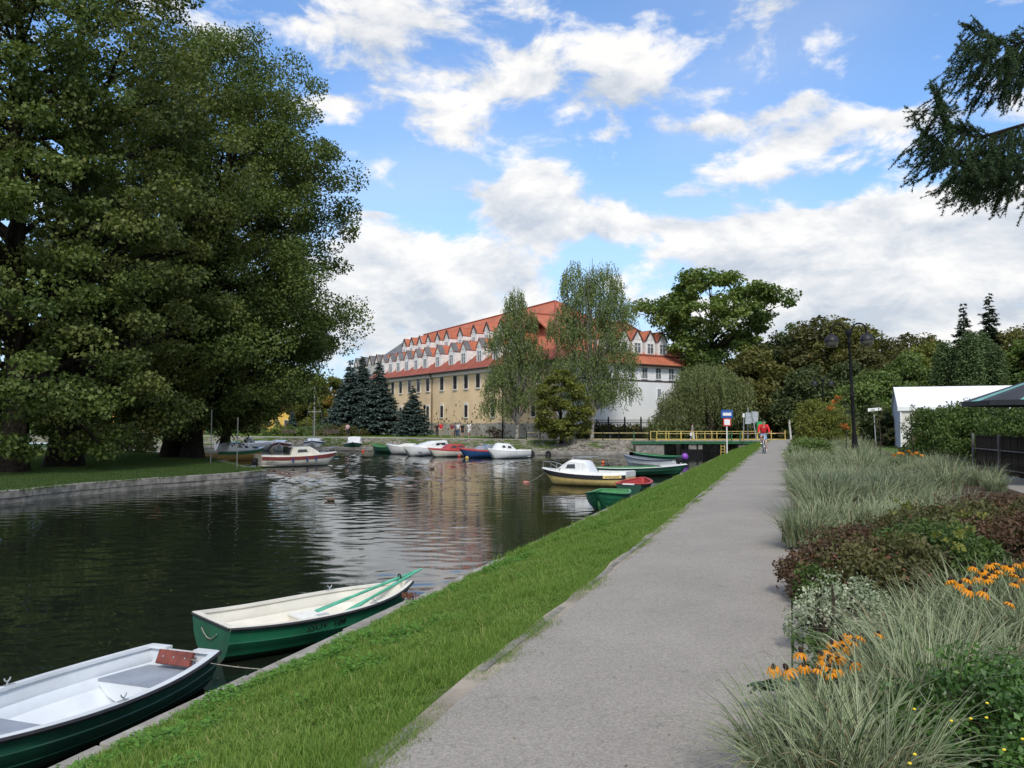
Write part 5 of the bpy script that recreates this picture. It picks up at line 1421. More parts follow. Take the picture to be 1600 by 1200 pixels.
boatS, _ = cabin_boat('cream boat with a red cabin and red deck in the middle of the row', 4.7, 1.8, .58, ((a + b) / 2).to_2d() + Vector((.1, .5)), head(a, b), m_cream, m_redp, stripe=m_redp, sk=.92, cab=(.18, .62), ch=.52, cw=.75, wins=((.24, .36), (.40, .52)), rail=False, front_slope=.3, aft_slope=.1, cock=(.02, .16))
a, b = at(765, 715, -1.5), at(722, 714, -1.4)
boatT, _ = cabin_boat('dark blue boat with red deck edge between red cabin boat and white one', 4.0, 1.7, .62, ((a + b) / 2).to_2d() + Vector((.3, .5)), head(a, b), m_navy, m_redp, stripe=m_redp, sk=.93, cab=(.40, .62), ch=.34, cw=.6, wins=(), cabm=m_seatgrey, rail=False, screen=(.44, .5, m_glassb), cock=(.03, .40))
a, b = at(826, 715, -1.5), at(757, 716, -1.4)
boatU, _ = cabin_boat('white boat with stepped cabin and two dark windows, rightmost of the row', 4.6, 1.8, .62, ((a + b) / 2).to_2d() + Vector((0, .3)), head(a, b), m_gwhite, m_gwhite, cab=(.36, .84), ch=.58, cw=.72, wins=((.50, .60), (.64, .72)), rail=False, front_slope=.2, aft_slope=.35, cock=(.03, .38), rake=.5)
# small floats between them
for (u, v, mm_, lb) in ((568, 706, m_orange, 'orange float left of the long green boat'), (730, 717, m_yrail, 'yellow float in front of the blue boat'), (718, 714, m_redp, 'dark red float in front of the cream and red boat')):
    q = at(u, v, -1.5); tag(MB().ball((0, 0, 0), .17, 10).build('buoy', mm_, smooth='all', loc=(q.x, q.y - .3, -1.42)), lb, 'buoy')
# tyres on the far ledge
ty = MB(); pr_ = [(.20 + .09 * math.cos(w), .09 * math.sin(w)) for w in np.linspace(0, 2 * PI, 11)]
ty.lathe(pr_, 18, M=Matrix.Rotation(PI / 2, 3, 'X'))
tl = [(831, 'left of two black tyre fenders on the far ledge beside the white boat'), (857, 'right of two black tyre fenders on the far ledge')]
t0_ = None
for u, lb in tl:
    q = at(u, 712, -1.5); q = Vector((q.x, q.y, -1.28))
    best = min(FL, key=lambda p: abs((p.x / p.y) - (q.x / q.y))); yb = np.interp(q.x, [p.x for p in FL], [p.y for p in FL])
    if t0_ is None: t0_ = ty.build('tyre', m_rub, smooth=True, loc=(q.x, yb - .14, -1.30), rz=-.3); tag(t0_, lb, 'tyre', 'tyre fenders on the far ledge')
    else:
        c = t0_.copy(); COL.objects.link(c); c.location = (q.x, yb - .14, -1.30); c['label'] = lb
# ducks
def duck(label, loc, rz):
    t = thing('duck', label, 'duck', loc, rz, 'ducks on the water')
    mb = MB()
    rw = []
    for x, w, h, z in ((-.24, .01, .01, .12), (-.19, .05, .035, .09), (-.08, .095, .075, .06), (.05, .10, .085, .055), (.15, .065, .07, .07), (.18, .035, .05, .12), (.19, .03, .035, .18), (.20, .038, .04, .22), (.23, .03, .032, .235), (.25, .008, .01, .225)):
        rw.append([Vector((x + (.0), w * math.cos(a), z + h * math.sin(a))) for a in np.linspace(0, 2 * PI, 9)[:-1]])
    mb.loft(rw, closed=True, capA=True, capB=True); mb.build('body', mat('brown_duck_feathers', (.13, .09, .06), .8, .4, 18), t, smooth='all')
    mb = MB(); mb.prism([(.245, -.016, .222), (.245, .016, .222), (.31, .013, .205), (.31, -.013, .205)], (0, 0, .012)); mb.build('bill', mat('duck_bill', (.30, .24, .06), .5), t)
    return t
d0 = duck('nearest brown duck alone on the open water', at(516, 783, -1.5), .2)
dup(d0, at(652, 738, -1.5), 2.8, 'left duck of the pair further out on the water')
dup(d0, at(675, 733, -1.5), .3, 'right duck of the pair further out on the water')

# ================================================================== LAMPS, SIGNS, TENT, FENCE
def lamp_post(label, base, h, lean=0.0, rz=0.0, detail=True):
    t = thing('street_lamp', label, 'street lamp', base, rz, 'twin-globe lamps along the flower bed')
    k = h / 5.8
    mb = MB(); mb.lathe([(.19, -.1), (.19, .12), (.15, .18), (.13, .55), (.15, .62), (.12, .70), (.10, 1.0), (.075, 1.2), (.075, 2.6), (.095, 2.66), (.095, 2.76), (.065, 2.84), (.055, 4.9), (.085, 4.95), (.085, 5.05), (.06, 5.1), (.06, 5.28), (.10, 5.34), (.12, 5.44), (.06, 5.55), (0, 5.62)], 14)
    mb.build('pole', m_iron, t, smooth=True)
    for s in (-1, 1):
        mb = MB(); pts = [(0, 0, 5.30)] + [(s * (.36 - .30 * math.cos(w)) + 0, 0, 5.42 + .34 * math.sin(w)) for w in np.linspace(.0, PI, 9)]
        pts = [(s * .04, 0, 5.25), (s * .10, 0, 5.36)] + [(s * (.45 - .30 * math.cos(w)), 0, 5.50 + .30 * math.sin(w)) for w in np.linspace(.25, PI, 9)] + [(s * .75, 0, 5.36)]
        mb.tube(pts, .036, 8); mb.build('arm', m_iron, t, smooth=True)
        c = (s * .75, 0, 5.05)
        mb = MB(); mb.lathe([(0, .36), (.07, .35), (.075, .30), (.13, .28), (.22, .20), (.275, .09), (.29, .0), (.285, -.01)], 18, c); mb.build('lamp_hood', m_globe_up, t, smooth=True)
        mb = MB(); mb.lathe([(.275, 0), (.265, -.09), (.22, -.17), (.14, -.235), (.0, -.265)], 18, c); mb.build('globe', m_frost, t, smooth=True)
    t.rotation_euler = (0, lean, rz); t.scale = (k, k, k)
    return t
b = at(1337, 720, 0)
l1 = lamp_post('near black lamp post with two smoked globes on curved arms standing in the ornamental grass', b, 5.85, -.035)
b2 = aty(1287, 688, 79); dup(l1, (b2.x, b2.y, 0), 0, 'far black lamp post with two globes half hidden among the dark trees', scale=1.05)
def park_lamp(label, u, Y):
    q = aty(u, 680, Y); t = thing('park_lamp', label, 'street lamp', (q.x, Y, FARZ), 0, 'slim lamps along the promenade')
    mb = MB(); mb.lathe([(.10, 0), (.09, .5), (.06, .6), (.045, 3.3), (.045, 3.4)], 8); mb.build('pole', m_iron, t)
    mb = MB(); mb.lathe([(.08, 3.4), (.17, 3.75), (.14, 3.8), (.22, 3.82), (.03, 4.0), (0, 4.1)], 8); mb.build('lantern', m_iron, t)
    return t
pl0 = park_lamp('slim black lamp post beside the small blue spruce', 663, 104)
q = aty(785, 690, 90); dup(pl0, (q.x, 90, FARZ), 0, 'slim black lamp post left of the birch trunk')

def box_sign(mb, c, w, h, t=.03): mb.box(c, (w, t, h))
q = at(1136, 706, -.42); sg = thing('water_sign', 'blue pictogram sign above a red bordered white square on the grass slope', 'sign', (q.x, q.y, q.z), .12)
k = q.y / FPX
mb = MB(); mb.tube([(0, 0, -.1), (0, 0, 62 * k)], .045, 8); mb.build('pole', m_signw, sg)
mb = MB(); mb.box((0, -.06, 59 * k), (18.5 * k, .03, 12.5 * k)); s_ = mb.build('sign_panel', m_signb, sg)
mb = MB(); w = 18.5 * k
for i in range(6): mb.box((-.34 * w + .68 * w * i / 5, -.085, 59.2 * k), (.045 * w, .012, 5.2 * k))
mb.box((0, -.084, 57.0 * k), (.74 * w, .012, 1.3 * k)); 
for i in range(5): mb.box((-.272 * w + .136 * w * i, -.083, 58.7 * k), (.085 * w, .008, 3.0 * k))
mb.build('pictogram', m_signw, s_)
mb = MB(); mb.box((0, -.06, 46.2 * k), (12.5 * k, .03, 12 * k)); s2 = mb.build('sign_panel', m_signr, sg)
mb = MB(); mb.box((0, -.082, 46.2 * k), (9.2 * k, .012, 8.8 * k)); mb.build('sign_face', m_signw, s2)

# boards by the path end (backs of signs)
def post(name, label, u, v0, v1, Y, r, m, cat='post', lean=0.0, z0=0.0):
    a = aty(u, v0, Y); b = aty(u + lean, v1, Y); t = thing(name, label, cat, (a.x, Y, z0))
    mb = MB(); mb.tube([(0, 0, 0), (b.x - a.x, 0, b.z - z0)], r, 8); mb.build('pole', m, t); return t, b
t, b = post('sign_post', 'two grey sign backs on a leaning pole beside the path end', 1182.5, 690, 643, 72, .05, m_galv, 'sign', -8)
k = 72 / FPX
for (du, dv, w, h, r_) in ((1169.5, 653.5, 9, 18, .05), (1179.5, 652, 11, 18, .07)):
    a = aty(du, dv, 72); mb = MB(); mb.box((a.x - t.location.x, .07, a.z), (w * k, .03, h * k), M=Matrix.Rotation(r_, 3, 'Y')); mb.build('sign_panel', m_galv, t)
t, b = post('sign_post', 'thin tall grey pole left of the sign backs', 1168.7, 690, 636, 73, .04, m_galv)
t, b = post('sign_post', 'grey post with a small white box near the bridge end', 1162, 690, 650, 74, .045, m_galv)
mb = MB(); mb.box((0, -.05, b.z + .05), (.18, .12, .36)); mb.build('box', m_signw, t)
t, b = post('white_post', 'leaning whitish post beyond the end of the path', 1236, 686, 656, 79, .10, mat('whitewashed_wood', (.55, .54, .50), .9, .2, 4), lean=-3)
q = aty(1189, 690, 70); bn = thing('waste_bin', 'bright green bin on a post behind the cyclist', 'bin', (q.x, 70, 0))
mb = MB(); mb.box((0, .2, .5), (.08, .08, 1.0)); mb.build('post', m_galv, bn)
mb = MB(); mb.box((0, 0, 1.2), (.62, .4, .9), taper=1.12); o = mb.build('bin_body', m_bing, bn); o.modifiers.new('b', 'BEVEL').width = .05
mb = MB(); mb.box((0, 0, 1.68), (.74, .5, .08)); mb.build('lid', m_bing, bn)
mb = MB(); mb.box((0, -.235, .82), (.5, .02, .1)); mb.build('band', m_yrail, bn)
t, b = post('direction_sign', 'small white finger sign on a thin grey pole left of the tent', 1369, 690, 641, 48, .028, m_galv, 'sign', -4)
mb = MB(); mb.prism([(-.45, -.03, b.z - .08), (.36, -.03, b.z), (.36, -.03, b.z + .17), (-.45, -.03, b.z + .10)], (0, .03, 0)); s_ = mb.build('sign_panel', m_signw, t)
text_mesh('lettering', 'WC', .13, m_black, t, basis((-.16, -.045, b.z - .02), (1, 0, .08), UP), .002)

# poles standing at the tip of the left lawn
for (u, v0, v1, zt, lb) in ((329, 726, 640, 0, 'left of two thin grey poles standing at the tip of the left lawn'), (370, 732, 652, 0, 'right thin grey pole at the tip of the left lawn, nearest the water')):
    q = at(u, v0, -1.02); b = aty(u + 2, v1, q.y); t = thing('mooring_pole', lb, 'pole', q, 0, 'thin poles at the tip of the lawn')
    mb = MB(); mb.tube([(0, 0, -.3), (b.x - q.x, 0, b.z - q.z)], .028, 6); mb.build('pole', mat('dull_grey_pole', (.16, .16, .155), .7), t)

# ---- tent
tn = thing('marquee_tent', 'large white marquee with pale side walls behind the hedge', 'tent', (24.6, 52.5, 0), -.38)
Lt, Dt, he, hr = 16, 8.5, 2.62, 4.05
mb = MB()
for s, y0 in ((-1, -.12), (1, Dt + .12)): slab(mb, [(-.15, y0, he - .03), (Lt, y0, he - .03), (Lt, Dt / 2, hr), (-.15, Dt / 2, hr)], .03)
mb.build('roof', m_tent, tn)
mb = MB(); mb.poly([(0, 0, 0), (Lt, 0, 0), (Lt, 0, he), (0, 0, he)]); mb.build('front_wall', m_tent2, tn)
mb = MB(); mb.prism([(-.02, 0, 0), (-.02, Dt, 0), (-.02, Dt, he), (-.02, Dt / 2, hr - .05), (-.02, 0, he)], (.03, 0, 0)); mb.build('gable_wall', m_tentb, tn)
mb = MB(); mb.prism([(-.16, -.14, he - .25), (Lt, -.14, he - .25), (Lt, -.14, he - .0), (-.16, -.14, he - .0)], (0, .02, 0)); mb.build('valance', m_tent, tn)
for i in range(5):
    mb = MB(); mb.box((i * Lt / 4 if i else .03, -.03, he / 2), (.09, .06, he)); mb.build('tent_post', m_gwhite, tn)
mb = MB(); mb.box((1.9, -.02, 1.35), (1.0, .03, .12)); mb.build('window_flap', m_tent, tn)

# ---- dark fence on the right, board by board
fa, fb = at(1526, 738, 0), at(1640, 758, 0)
fn_ = thing('board_fence', 'dark board fence with grey rails at the right edge behind the side path', 'fence', (0, 0, 0))
d = (fb - fa); Lf = d.length; dn = d.normalized(); nb_ = int(Lf / .17); fr = MB(); nn = Vector((dn.y, -dn.x, 0))
bd_me = {}
for i in range(nb_):
    p = fa + dn * (i + .5) * Lf / nb_
    kx = i % 5
    if kx not in bd_me:
        mb = MB(); mb.box((0, 0, .64), (.15, .022, 1.12 + .03 * (kx % 3))); o = mb.build('board', m_fence, fn_, loc=p, rz=math.atan2(dn.y, dn.x)); bd_me[kx] = o.data
    else: link('board', bd_me[kx], fn_, p + nn * (.006 * (i % 3)), math.atan2(dn.y, dn.x))
for z in (.22, .78):
    mb = MB(); mb.tube([fa + nn * .05 + UP * z, fb + nn * .05 + UP * z], .022, 6); mb.build('rail', m_fencer, fn_)
for k in (.0, .42, .85):
    mb = MB(); mb.box(fa + dn * Lf * k + nn * .09 + UP * .62, (.06, .06, 1.3)); mb.build('post', m_fencer, fn_)
# ---- parasol
q = aty(1690, 640, 21.5); pr = thing('parasol', 'green and charcoal parasol with turquoise stripes at the right edge', 'parasol', (q.x, 21.5, 0))
n = 8; r = 2.75; ze, za = 2.18, 3.15
mb = MB(); mb.tube([(0, 0, 0), (0, 0, za + .1)], .035, 8); mb.build('pole', m_wood, pr)
for i in range(n):
    a0, a1 = 2 * PI * i / n + .2, 2 * PI * (i + 1) / n + .2
    p0, p1 = Vector((math.cos(a0) * r, math.sin(a0) * r, ze)), Vector((math.cos(a1) * r, math.sin(a1) * r, ze)); ap = Vector((0, 0, za))
    f = 0.34
    mb = MB(); slab(mb, [ap, p0, p0.lerp(p1, f)], .01); slab(mb, [ap, p0.lerp(p1, 1 - f), p1], .01); mb.build('canopy_panel', m_parad, pr)
    mb = MB(); slab(mb, [ap + UP * .004, p0.lerp(p1, f), p0.lerp(p1, 1 - f)], .01); mb.build('stripe_panel', m_parat, pr)
    mb = MB(); mb.prism([p0, p1, p1 - UP * .13, p0 - UP * .13], Vector((-math.cos(a0), -math.sin(a0), 0)) * .01); mb.build('valance', m_parad, pr)
    mb = MB(); mb.tube([ap - UP * .1, p0 - UP * .02], .012, 5); mb.build('rib', m_wood, pr)

# ---- benches and small things on the far bank
def bench(label, u, Y, rz=0):
    q = aty(u, 684, Y); t = thing('park_bench', label, 'bench', (q.x, Y, FARZ + .01), rz, 'dark benches on the far bank')
    for i in range(3):
        mb = MB(); mb.box((0, -.16 + i * .15, .45), (1.8, .11, .04)); mb.build('seat_slat', m_wood, t)
    for i in range(3):
        mb = MB(); mb.box((0, .24 + i * .02, .58 + i * .14), (1.8, .03, .10)); mb.build('back_slat', m_wood, t)
    for s in (-.75, .75):
        mb = MB(); mb.box((s, 0, .22), (.07, .44, .44)); mb.build('leg', m_iron, t)
    return t
b0_ = bench('dark park bench left of the masted boat', 452, 104, .3)
q = aty(518, 684, 102.5); dup(b0_, (q.x, 102.5, FARZ + .01), .25, 'dark park bench by the shrubs right of the mast')
# parked white car glimpsed behind the big trees
q = aty(204, 690, 112); car = thing('parked_car', 'white car half hidden behind the trunks on the left lawn', 'car', (q.x, 112, -.5), .2)
mb = MB(); sec = [(-2.1, .25, .75), (-2.05, .9, .82), (-1.3, 1.0, .85), (-.9, 1.42, .68), (.5, 1.45, .68), (1.15, .98, .84), (2.0, .82, .80), (2.15, .45, .75)]
mb.loft([[Vector((x, -w, .25)), Vector((x, -w, min(h, .85))), Vector((x, -w * .8, h)), Vector((x, w * .8, h)), Vector((x, w, min(h, .85))), Vector((x, w, .25))] for x, h, w in sec], closed=True, capA=True, capB=True); mb.build('body', m_cardw, car, smooth=True)
mb = MB()
for s in (-1, 1): mb.prism([(-1.1, s * .80, .98), (.95, s * .80, .98), (.45, s * .72, 1.36), (-.8, s * .72, 1.36)], (0, s * .02, 0))
mb.build('side_window', m_glass, car)
for x in (-1.3, 1.3):
    for s in (-1, 1):
        mb = MB(); mb.lathe([(0, -.1), (.31, -.1), (.33, 0), (.31, .1), (0, .1)], 14, (x, s * .78, .33), Matrix.Rotation(PI / 2, 3, 'X')); mb.build('wheel', m_rub, car)

# ================================================================== PEOPLE
def skin_obj(name, V, E_, rad, m, parent, sub=2, root=0):
    me = bpy.data.meshes.new(name); me.from_pydata([tuple(v) for v in V], E_, []); o = bpy.data.objects.new(name, me); COL.objects.link(o)
    o.modifiers.new('s', 'SKIN'); 
    for i, r in enumerate(rad): me.skin_vertices[0].data[i].radius = (r, r) if not hasattr(r, '__len__') else r
    me.skin_vertices[0].data[root].use_root = True
    ss = o.modifiers.new('u', 'SUBSURF'); ss.levels = sub; ss.render_levels = sub
    dg = bpy.context.evaluated_depsgraph_get(); m2 = bpy.data.meshes.new_from_object(o.evaluated_get(dg)); bpy.data.objects.remove(o)
    m2.name = name; m2.materials.clear(); m2.materials.append(m)
    m2.polygons.foreach_set('use_smooth', [True] * len(m2.polygons))
    return link(name, m2, parent)
def person(label, loc, rz, top_m, leg_m, hair_m, hgt=1.75, shorts=False, sleeves='short', pose=None, skin=None, bag=None, group=None, shoe=None, name='person'):
    t = thing(name, label, 'person', loc, rz, group); skin = skin or m_skin
    J = dict(pel=(0, 0, .95), wai=(0, 0, 1.10), che=(0, .0, 1.32), nek=(0, 0, 1.49), hb=(0, .0, 1.57), ht=(0, .0, 1.70),
             shL=(-.19, 0, 1.43), elL=(-.25, .02, 1.16), haL=(-.25, -.06, .90), fiL=(-.25, -.09, .82), shR=(.19, 0, 1.43), elR=(.25, .02, 1.16), haR=(.25, -.06, .90), fiR=(.25, -.09, .82),
             hiL=(-.095, 0, .90), knL=(-.10, -.04, .50), anL=(-.10, .02, .09), toL=(-.11, -.13, .04), hiR=(.095, 0, .90), knR=(.10, -.02, .50), anR=(.10, .06, .09), toR=(.11, -.09, .04))
    if pose: J.update(pose)
    k = hgt / 1.80; J = {a: Vector(b) * k for a, b in J.items()}
    names = list(J); ix = {a: i for i, a in enumerate(names)}
    E_ = [('pel', 'wai'), ('wai', 'che'), ('che', 'nek'), ('nek', 'hb'), ('hb', 'ht'), ('che', 'shL'), ('shL', 'elL'), ('elL', 'haL'), ('haL', 'fiL'), ('che', 'shR'), ('shR', 'elR'), ('elR', 'haR'), ('haR', 'fiR'),
          ('pel', 'hiL'), ('hiL', 'knL'), ('knL', 'anL'), ('anL', 'toL'), ('pel', 'hiR'), ('hiR', 'knR'), ('knR', 'anR'), ('anR', 'toR')]
    rr = dict(pel=(.135, .105), wai=(.125, .095), che=(.155, .11), nek=.055, hb=(.075, .09), ht=(.075, .085), shL=.062, shR=.062, elL=.042, elR=.042, haL=.032, haR=.032, fiL=.022, fiR=.022, hiL=.085, hiR=.085, knL=.058, knR=.058, anL=.038, anR=.038, toL=.035, toR=.035)
    rad = [(rr[n] if hasattr(rr[n], '__len__') else (rr[n], rr[n])) for n in names]; rad = [(a * k, b * k) for a, b in rad]
    skin_obj('body', [J[n] for n in names], [(ix[a], ix[b]) for a, b in E_], rad, skin, t, 1 if name == 'person' else 2, ix['pel'])
    def part(name, ns, es, rs, m):
        i2 = {a: i for i, a in enumerate(ns)}; pos = []
        for n in ns:
            if isinstance(n, tuple): pos.append(J[n[0]].lerp(J[n[1]], n[2]))
            else: pos.append(J[n])
        return skin_obj(name, pos, [(i2[a], i2[b]) for a, b in es], [((r if hasattr(r, '__len__') else (r, r))[0] * k, (r if hasattr(r, '__len__') else (r, r))[1] * k) for r in rs], m, t, 1, 0)
    f = .92 if sleeves == 'long' else .55; e1, e2 = (('elL', 'haL', f) if sleeves == 'long' else ('shL', 'elL', .75)), (('elR', 'haR', f) if sleeves == 'long' else ('shR', 'elR', .75))
    ns = ['pel', 'wai', 'che', ('che', 'nek', .8), 'shL', 'shR']; es = [('pel', 'wai'), ('wai', 'che'), ('che', ('che', 'nek', .8)), ('che', 'shL'), ('che', 'shR')]; rs = [(.175, .15), (.17, .14), (.20, .16), .075, .095, .09]
    if sleeves == 'long': ns += ['elL', 'elR']; rs += [.058, .058]; es += [('shL', 'elL'), ('shR', 'elR'), ('elL', e1), ('elR', e2)]
    else: es += [('shL', e1), ('shR', e2)]
    ns += [e1, e2]; rs += [.05, .05]
    part('shirt', ns, es, rs, top_m)
    ns = ['pel', 'hiL', 'hiR']; es = [('pel', 'hiL'), ('pel', 'hiR')]; rs = [(.15, .12), .105, .105]
    for s in 'LR':
        if shorts: q = ('hi' + s, 'kn' + s, .85); ns += [q]; rs += [.085]; es += [('hi' + s, q)]
        else:
            q = ('kn' + s, 'an' + s, .92); ns += ['kn' + s, q]; rs += [.072, .055]; es += [('hi' + s, 'kn' + s), ('kn' + s, q)]
    part('shorts' if shorts else 'trousers', ns, es, rs, leg_m)
    for s in 'LR':
        a, b = J['an' + s], J['to' + s]; d = (b - a); d.z = 0; d = d.normalized() if d.length > 1e-4 else Vector((0, -1, 0))
        mb = MB(); rw = []
        sd = Vector((-d.y, d.x, 0))
        for x, w, h in ((-.08, .035, .07), (-.03, .045, .085), (.06, .05, .065), (.15, .045, .045), (.19, .02, .03)):
            c = Vector((a.x, a.y, a.z - .07 * k)) + d * x; rw.append([c + sd * w * math.cos(w_) + UP * (h * .5 + h * .5 * math.sin(w_)) for w_ in np.linspace(0, 2 * PI, 9)[:-1]])
        mb.loft(rw, closed=True, capA=True, capB=True); mb.build('shoe', shoe or m_signw, t, smooth='all')
    hd = (J['hb'] + J['ht']) / 2
    fw = Vector((0, -1, 0)); up = (J['ht'] - J['hb']).normalized()
    mb = MB(); mb.ball(hd + up * .055 * k + Vector((0, .018, 0)), .098 * k, 12, (.92, 1.05, .80)); mb.build('hair', hair_m, t, smooth='all')
    mb = MB(); mb.ball(hd + Vector((0, -.10 * k, -.01)), .016 * k, 6, (.7, 1.2, 1)); mb.build('nose', skin, t)
    mb = MB()
    for s in (-1, 1): mb.ball(hd + Vector((s * .032 * k, -.083 * k, .018 * k)), .010 * k, 6)
    mb.build('eyes', m_black, t)
    if bag:
        mb = MB(); p_ = J['haL']; mb.box(p_ + Vector((0, -.02, -.22)), (.10, .26, .30)); mb.build('bag', bag, t)
    return t
mt_black = mat('black_shirt', (.02, .02, .024), .85); mt_red = mat('red_shirt', (.62, .025, .03), .8, .1, 12, .2, 30); mt_white = mat('white_shirt', (.72, .72, .74), .85); mt_jeans = mat('blue_jeans', (.07, .12, .22), .9)
mt_ljeans = mat('light_denim', (.22, .33, .46), .9, .2, 10); mt_maroon = mat('maroon_shirt', (.22, .04, .05), .85); mt_dark = mat('dark_trousers', (.03, .03, .035), .9); mt_grey = mat('grey_shirt', (.25, .25, .27), .85); mt_pink = mat('pink_top', (.55, .35, .42), .85)
mh_dark = mat('dark_hair', (.025, .018, .014), .7); mh_br = mat('brown_hair', (.10, .06, .035), .7); mh_blond = mat('fair_hair', (.35, .26, .14), .7)
mt_beige = mat('beige_trousers', (.45, .38, .28), .9)
walk = dict(knL=(-.10, -.16, .52), anL=(-.10, -.16, .11), toL=(-.11, -.30, .07), knR=(.10, -.02, .50), anR=(.10, .26, .14), toR=(.11, .14, .04), haL=(-.25, .12, .92), fiL=(-.25, .14, .84), haR=(.25, -.16, .95), fiR=(.25, -.2, .88))
arms = dict(elR=(.27, -.02, 1.18), haR=(.12, -.22, 1.20), fiR=(.06, -.26, 1.22))
def standing(label, u, v, Y, *a, **k):
    q = aty(u, v, Y); return person(label, (q.x, Y, FARZ + .012), k.pop('rz', 0), *a, **k)
G_ = 'people strolling on the promenade'
standing('person in black standing left of the man in red on the promenade', 682.6, 684, 100.5, mt_black, mt_dark, mh_dark, hgt=1.72, rz=.4, group=G_, shoe=m_black)
standing('person in a red shirt and pale trousers on the promenade', 689, 684, 100, mt_red, mt_beige, mh_br, hgt=1.84, rz=-.3, group=G_)
standing('person in a maroon top at the left of the group by the wall', 706.5, 684, 97.5, mt_maroon, mt_beige, mh_br, hgt=1.75, rz=.3, group=G_, shorts=True)
standing('person in dark blue half hidden in the middle of the group', 712, 684, 98.6, mt_jeans, mt_dark, mh_dark, hgt=1.72, rz=.1, group=G_)
standing('person in a white T-shirt and blue jeans in the middle of the group', 716, 684, 97, mt_white, mt_jeans, mh_dark, hgt=1.82, rz=-.5, group=G_)
standing('person in a black sleeveless top and shorts in the group', 722.5, 684, 96.5, mt_black, mt_dark, mh_blond, hgt=1.72, rz=.5, group=G_, shorts=True)
standing('tall person in a white top and white shorts at the right of the group', 733, 684, 95.5, mt_white, mt_white, mh_blond, hgt=1.84, rz=.2, group=G_, shorts=True, pose=walk)
standing('walker with white top and dark trousers in front of the left spruces', 543, 684, 103, mt_pink, mt_dark, mh_dark, hgt=1.72, rz=.2, group=G_, pose=arms, shoe=m_black)
standing('walker in a white jacket seen from behind near the hedge', 588, 680, 117, mt_white, mt_dark, mh_dark, hgt=1.72, rz=PI, group=G_, sleeves='long', pose=walk, shoe=m_black)
q = aty(1082, 690, 79.3)
person('walker in a grey top and white trousers crossing the footbridge with a white bag', (q.x, 79.3, -.085), 1.3, mt_grey, mt_white, mh_dark, hgt=1.66, pose=walk, bag=m_signw)

# cyclist and bicycle
bq = at(1198, 709, 0); hb_ = math.atan2(-1, -KP * .6)   # rides towards the camera
rzb = hb_ + PI / 2
bike = thing('bicycle', 'dark bicycle ridden towards the camera along the path', 'bicycle', (bq.x, bq.y + .5, .014), rzb)
# local: forward = -y
def wheel(y, z=.34):
    mb = MB(); Mx = Matrix.Rotation(PI / 2, 3, 'Y')
    mb.lathe([(.34 + .022 * math.cos(w), .022 * math.sin(w)) for w in np.linspace(0, 2 * PI, 9)], 32, (0, y, z), Mx)
    w_ = mb.build('wheel', m_rub, bike, smooth=True)
    mb = MB(); mb.lathe([(.315, -.012), (.325, 0), (.315, .012), (.308, 0), (.315, -.012)], 32, (0, y, z), Mx); mb.build('rim', m_chrome, w_)
    mb = MB()
    for k in range(18):
        a = 2 * PI * k / 18; mb.tube([(0.012 * (-1) ** k, y, z), (0, y + .31 * math.cos(a), z + .31 * math.sin(a))], .0025, 3, caps=False)
    mb.tube([(-.05, y, z), (.05, y, z)], .02, 6); mb.build('spokes', m_chrome, w_)
wheel(-.52); wheel(.52)
mb = MB(); m_bf = mat('white_bike_frame', (.50, .50, .52), .4)
for a, b, r in (((0, -.38, .82), (0, .14, .80), .019), ((0, -.40, .74), (0, .05, .30), .022), ((0, .05, .30), (0, .18, .88), .018)): mb.tube([a, b], r, 6)
for s in (-.05, .05): mb.tube([(0, .05, .30), (s, .52, .34)], .011, 5); mb.tube([(0, .15, .78), (s, .52, .34)], .010, 5)
mb.build('frame', m_bf, bike)
mb = MB()
for s in (-.055, .055): mb.tube([(0, -.38, .72), (s, -.42, .62), (s, -.52, .34)], .014, 6)
mb.tube([(0, -.37, .70), (0, -.36, 1.0)], .018, 6); mb.build('fork', m_signw, bike)
mb = MB(); mb.tube([(-.30, -.30, 1.04), (-.2, -.36, 1.03), (0, -.38, 1.01), (.2, -.36, 1.03), (.30, -.30, 1.04)], .013, 6); mb.build('handlebar', m_rub, bike)
mb = MB(); mb.prism([(-.03, .0, .90), (.03, .0, .90), (.08, .27, .90), (-.08, .27, .90)], (0, 0, .05)); mb.build('saddle', m_rub, bike)
mb = MB(); mb.tube([(-.06, .05, .30), (.06, .05, .30)], .015, 6); mb.tube([(.07, .05, .30), (.07, .06, .14)], .01, 5); mb.box((.12, .06, .13), (.1, .07, .02)); mb.tube([(-.07, .05, .30), (-.07, .04, .46)], .01, 5); mb.box((-.12, .04, .47), (.1, .07, .02)); mb.build('pedals', m_rub, bike)
sit = dict(pel=(0, .16, 1.02), wai=(0, .12, 1.17), che=(0, .02, 1.40), nek=(0, -.05, 1.54), hb=(0, -.08, 1.61), ht=(0, -.085, 1.74),
           shL=(-.20, 0, 1.48), elL=(-.27, -.10, 1.26), haL=(-.27, -.29, 1.09), fiL=(-.24, -.34, 1.06), shR=(.20, 0, 1.48), elR=(.27, -.10, 1.26), haR=(.27, -.29, 1.09), fiR=(.24, -.34, 1.06),
           hiL=(-.09, .14, .98), knL=(-.14, -.22, .90), anL=(-.12, -.02, .56), toL=(-.13, -.14, .50), hiR=(.09, .14, .98), knR=(.12, -.12, .60), anR=(.12, .04, .21), toR=(.13, -.10, .15))
cyc = person('cyclist in a bright red jacket and light denim shorts riding towards the camera', (bq.x, bq.y + .5, .014), rzb, mt_red, mt_ljeans, mh_dark, hgt=1.76, shorts=True, sleeves='long', pose=sit, name='cyclist')

# ================================================================== TREES
GT = 'big alders on the left lawn'
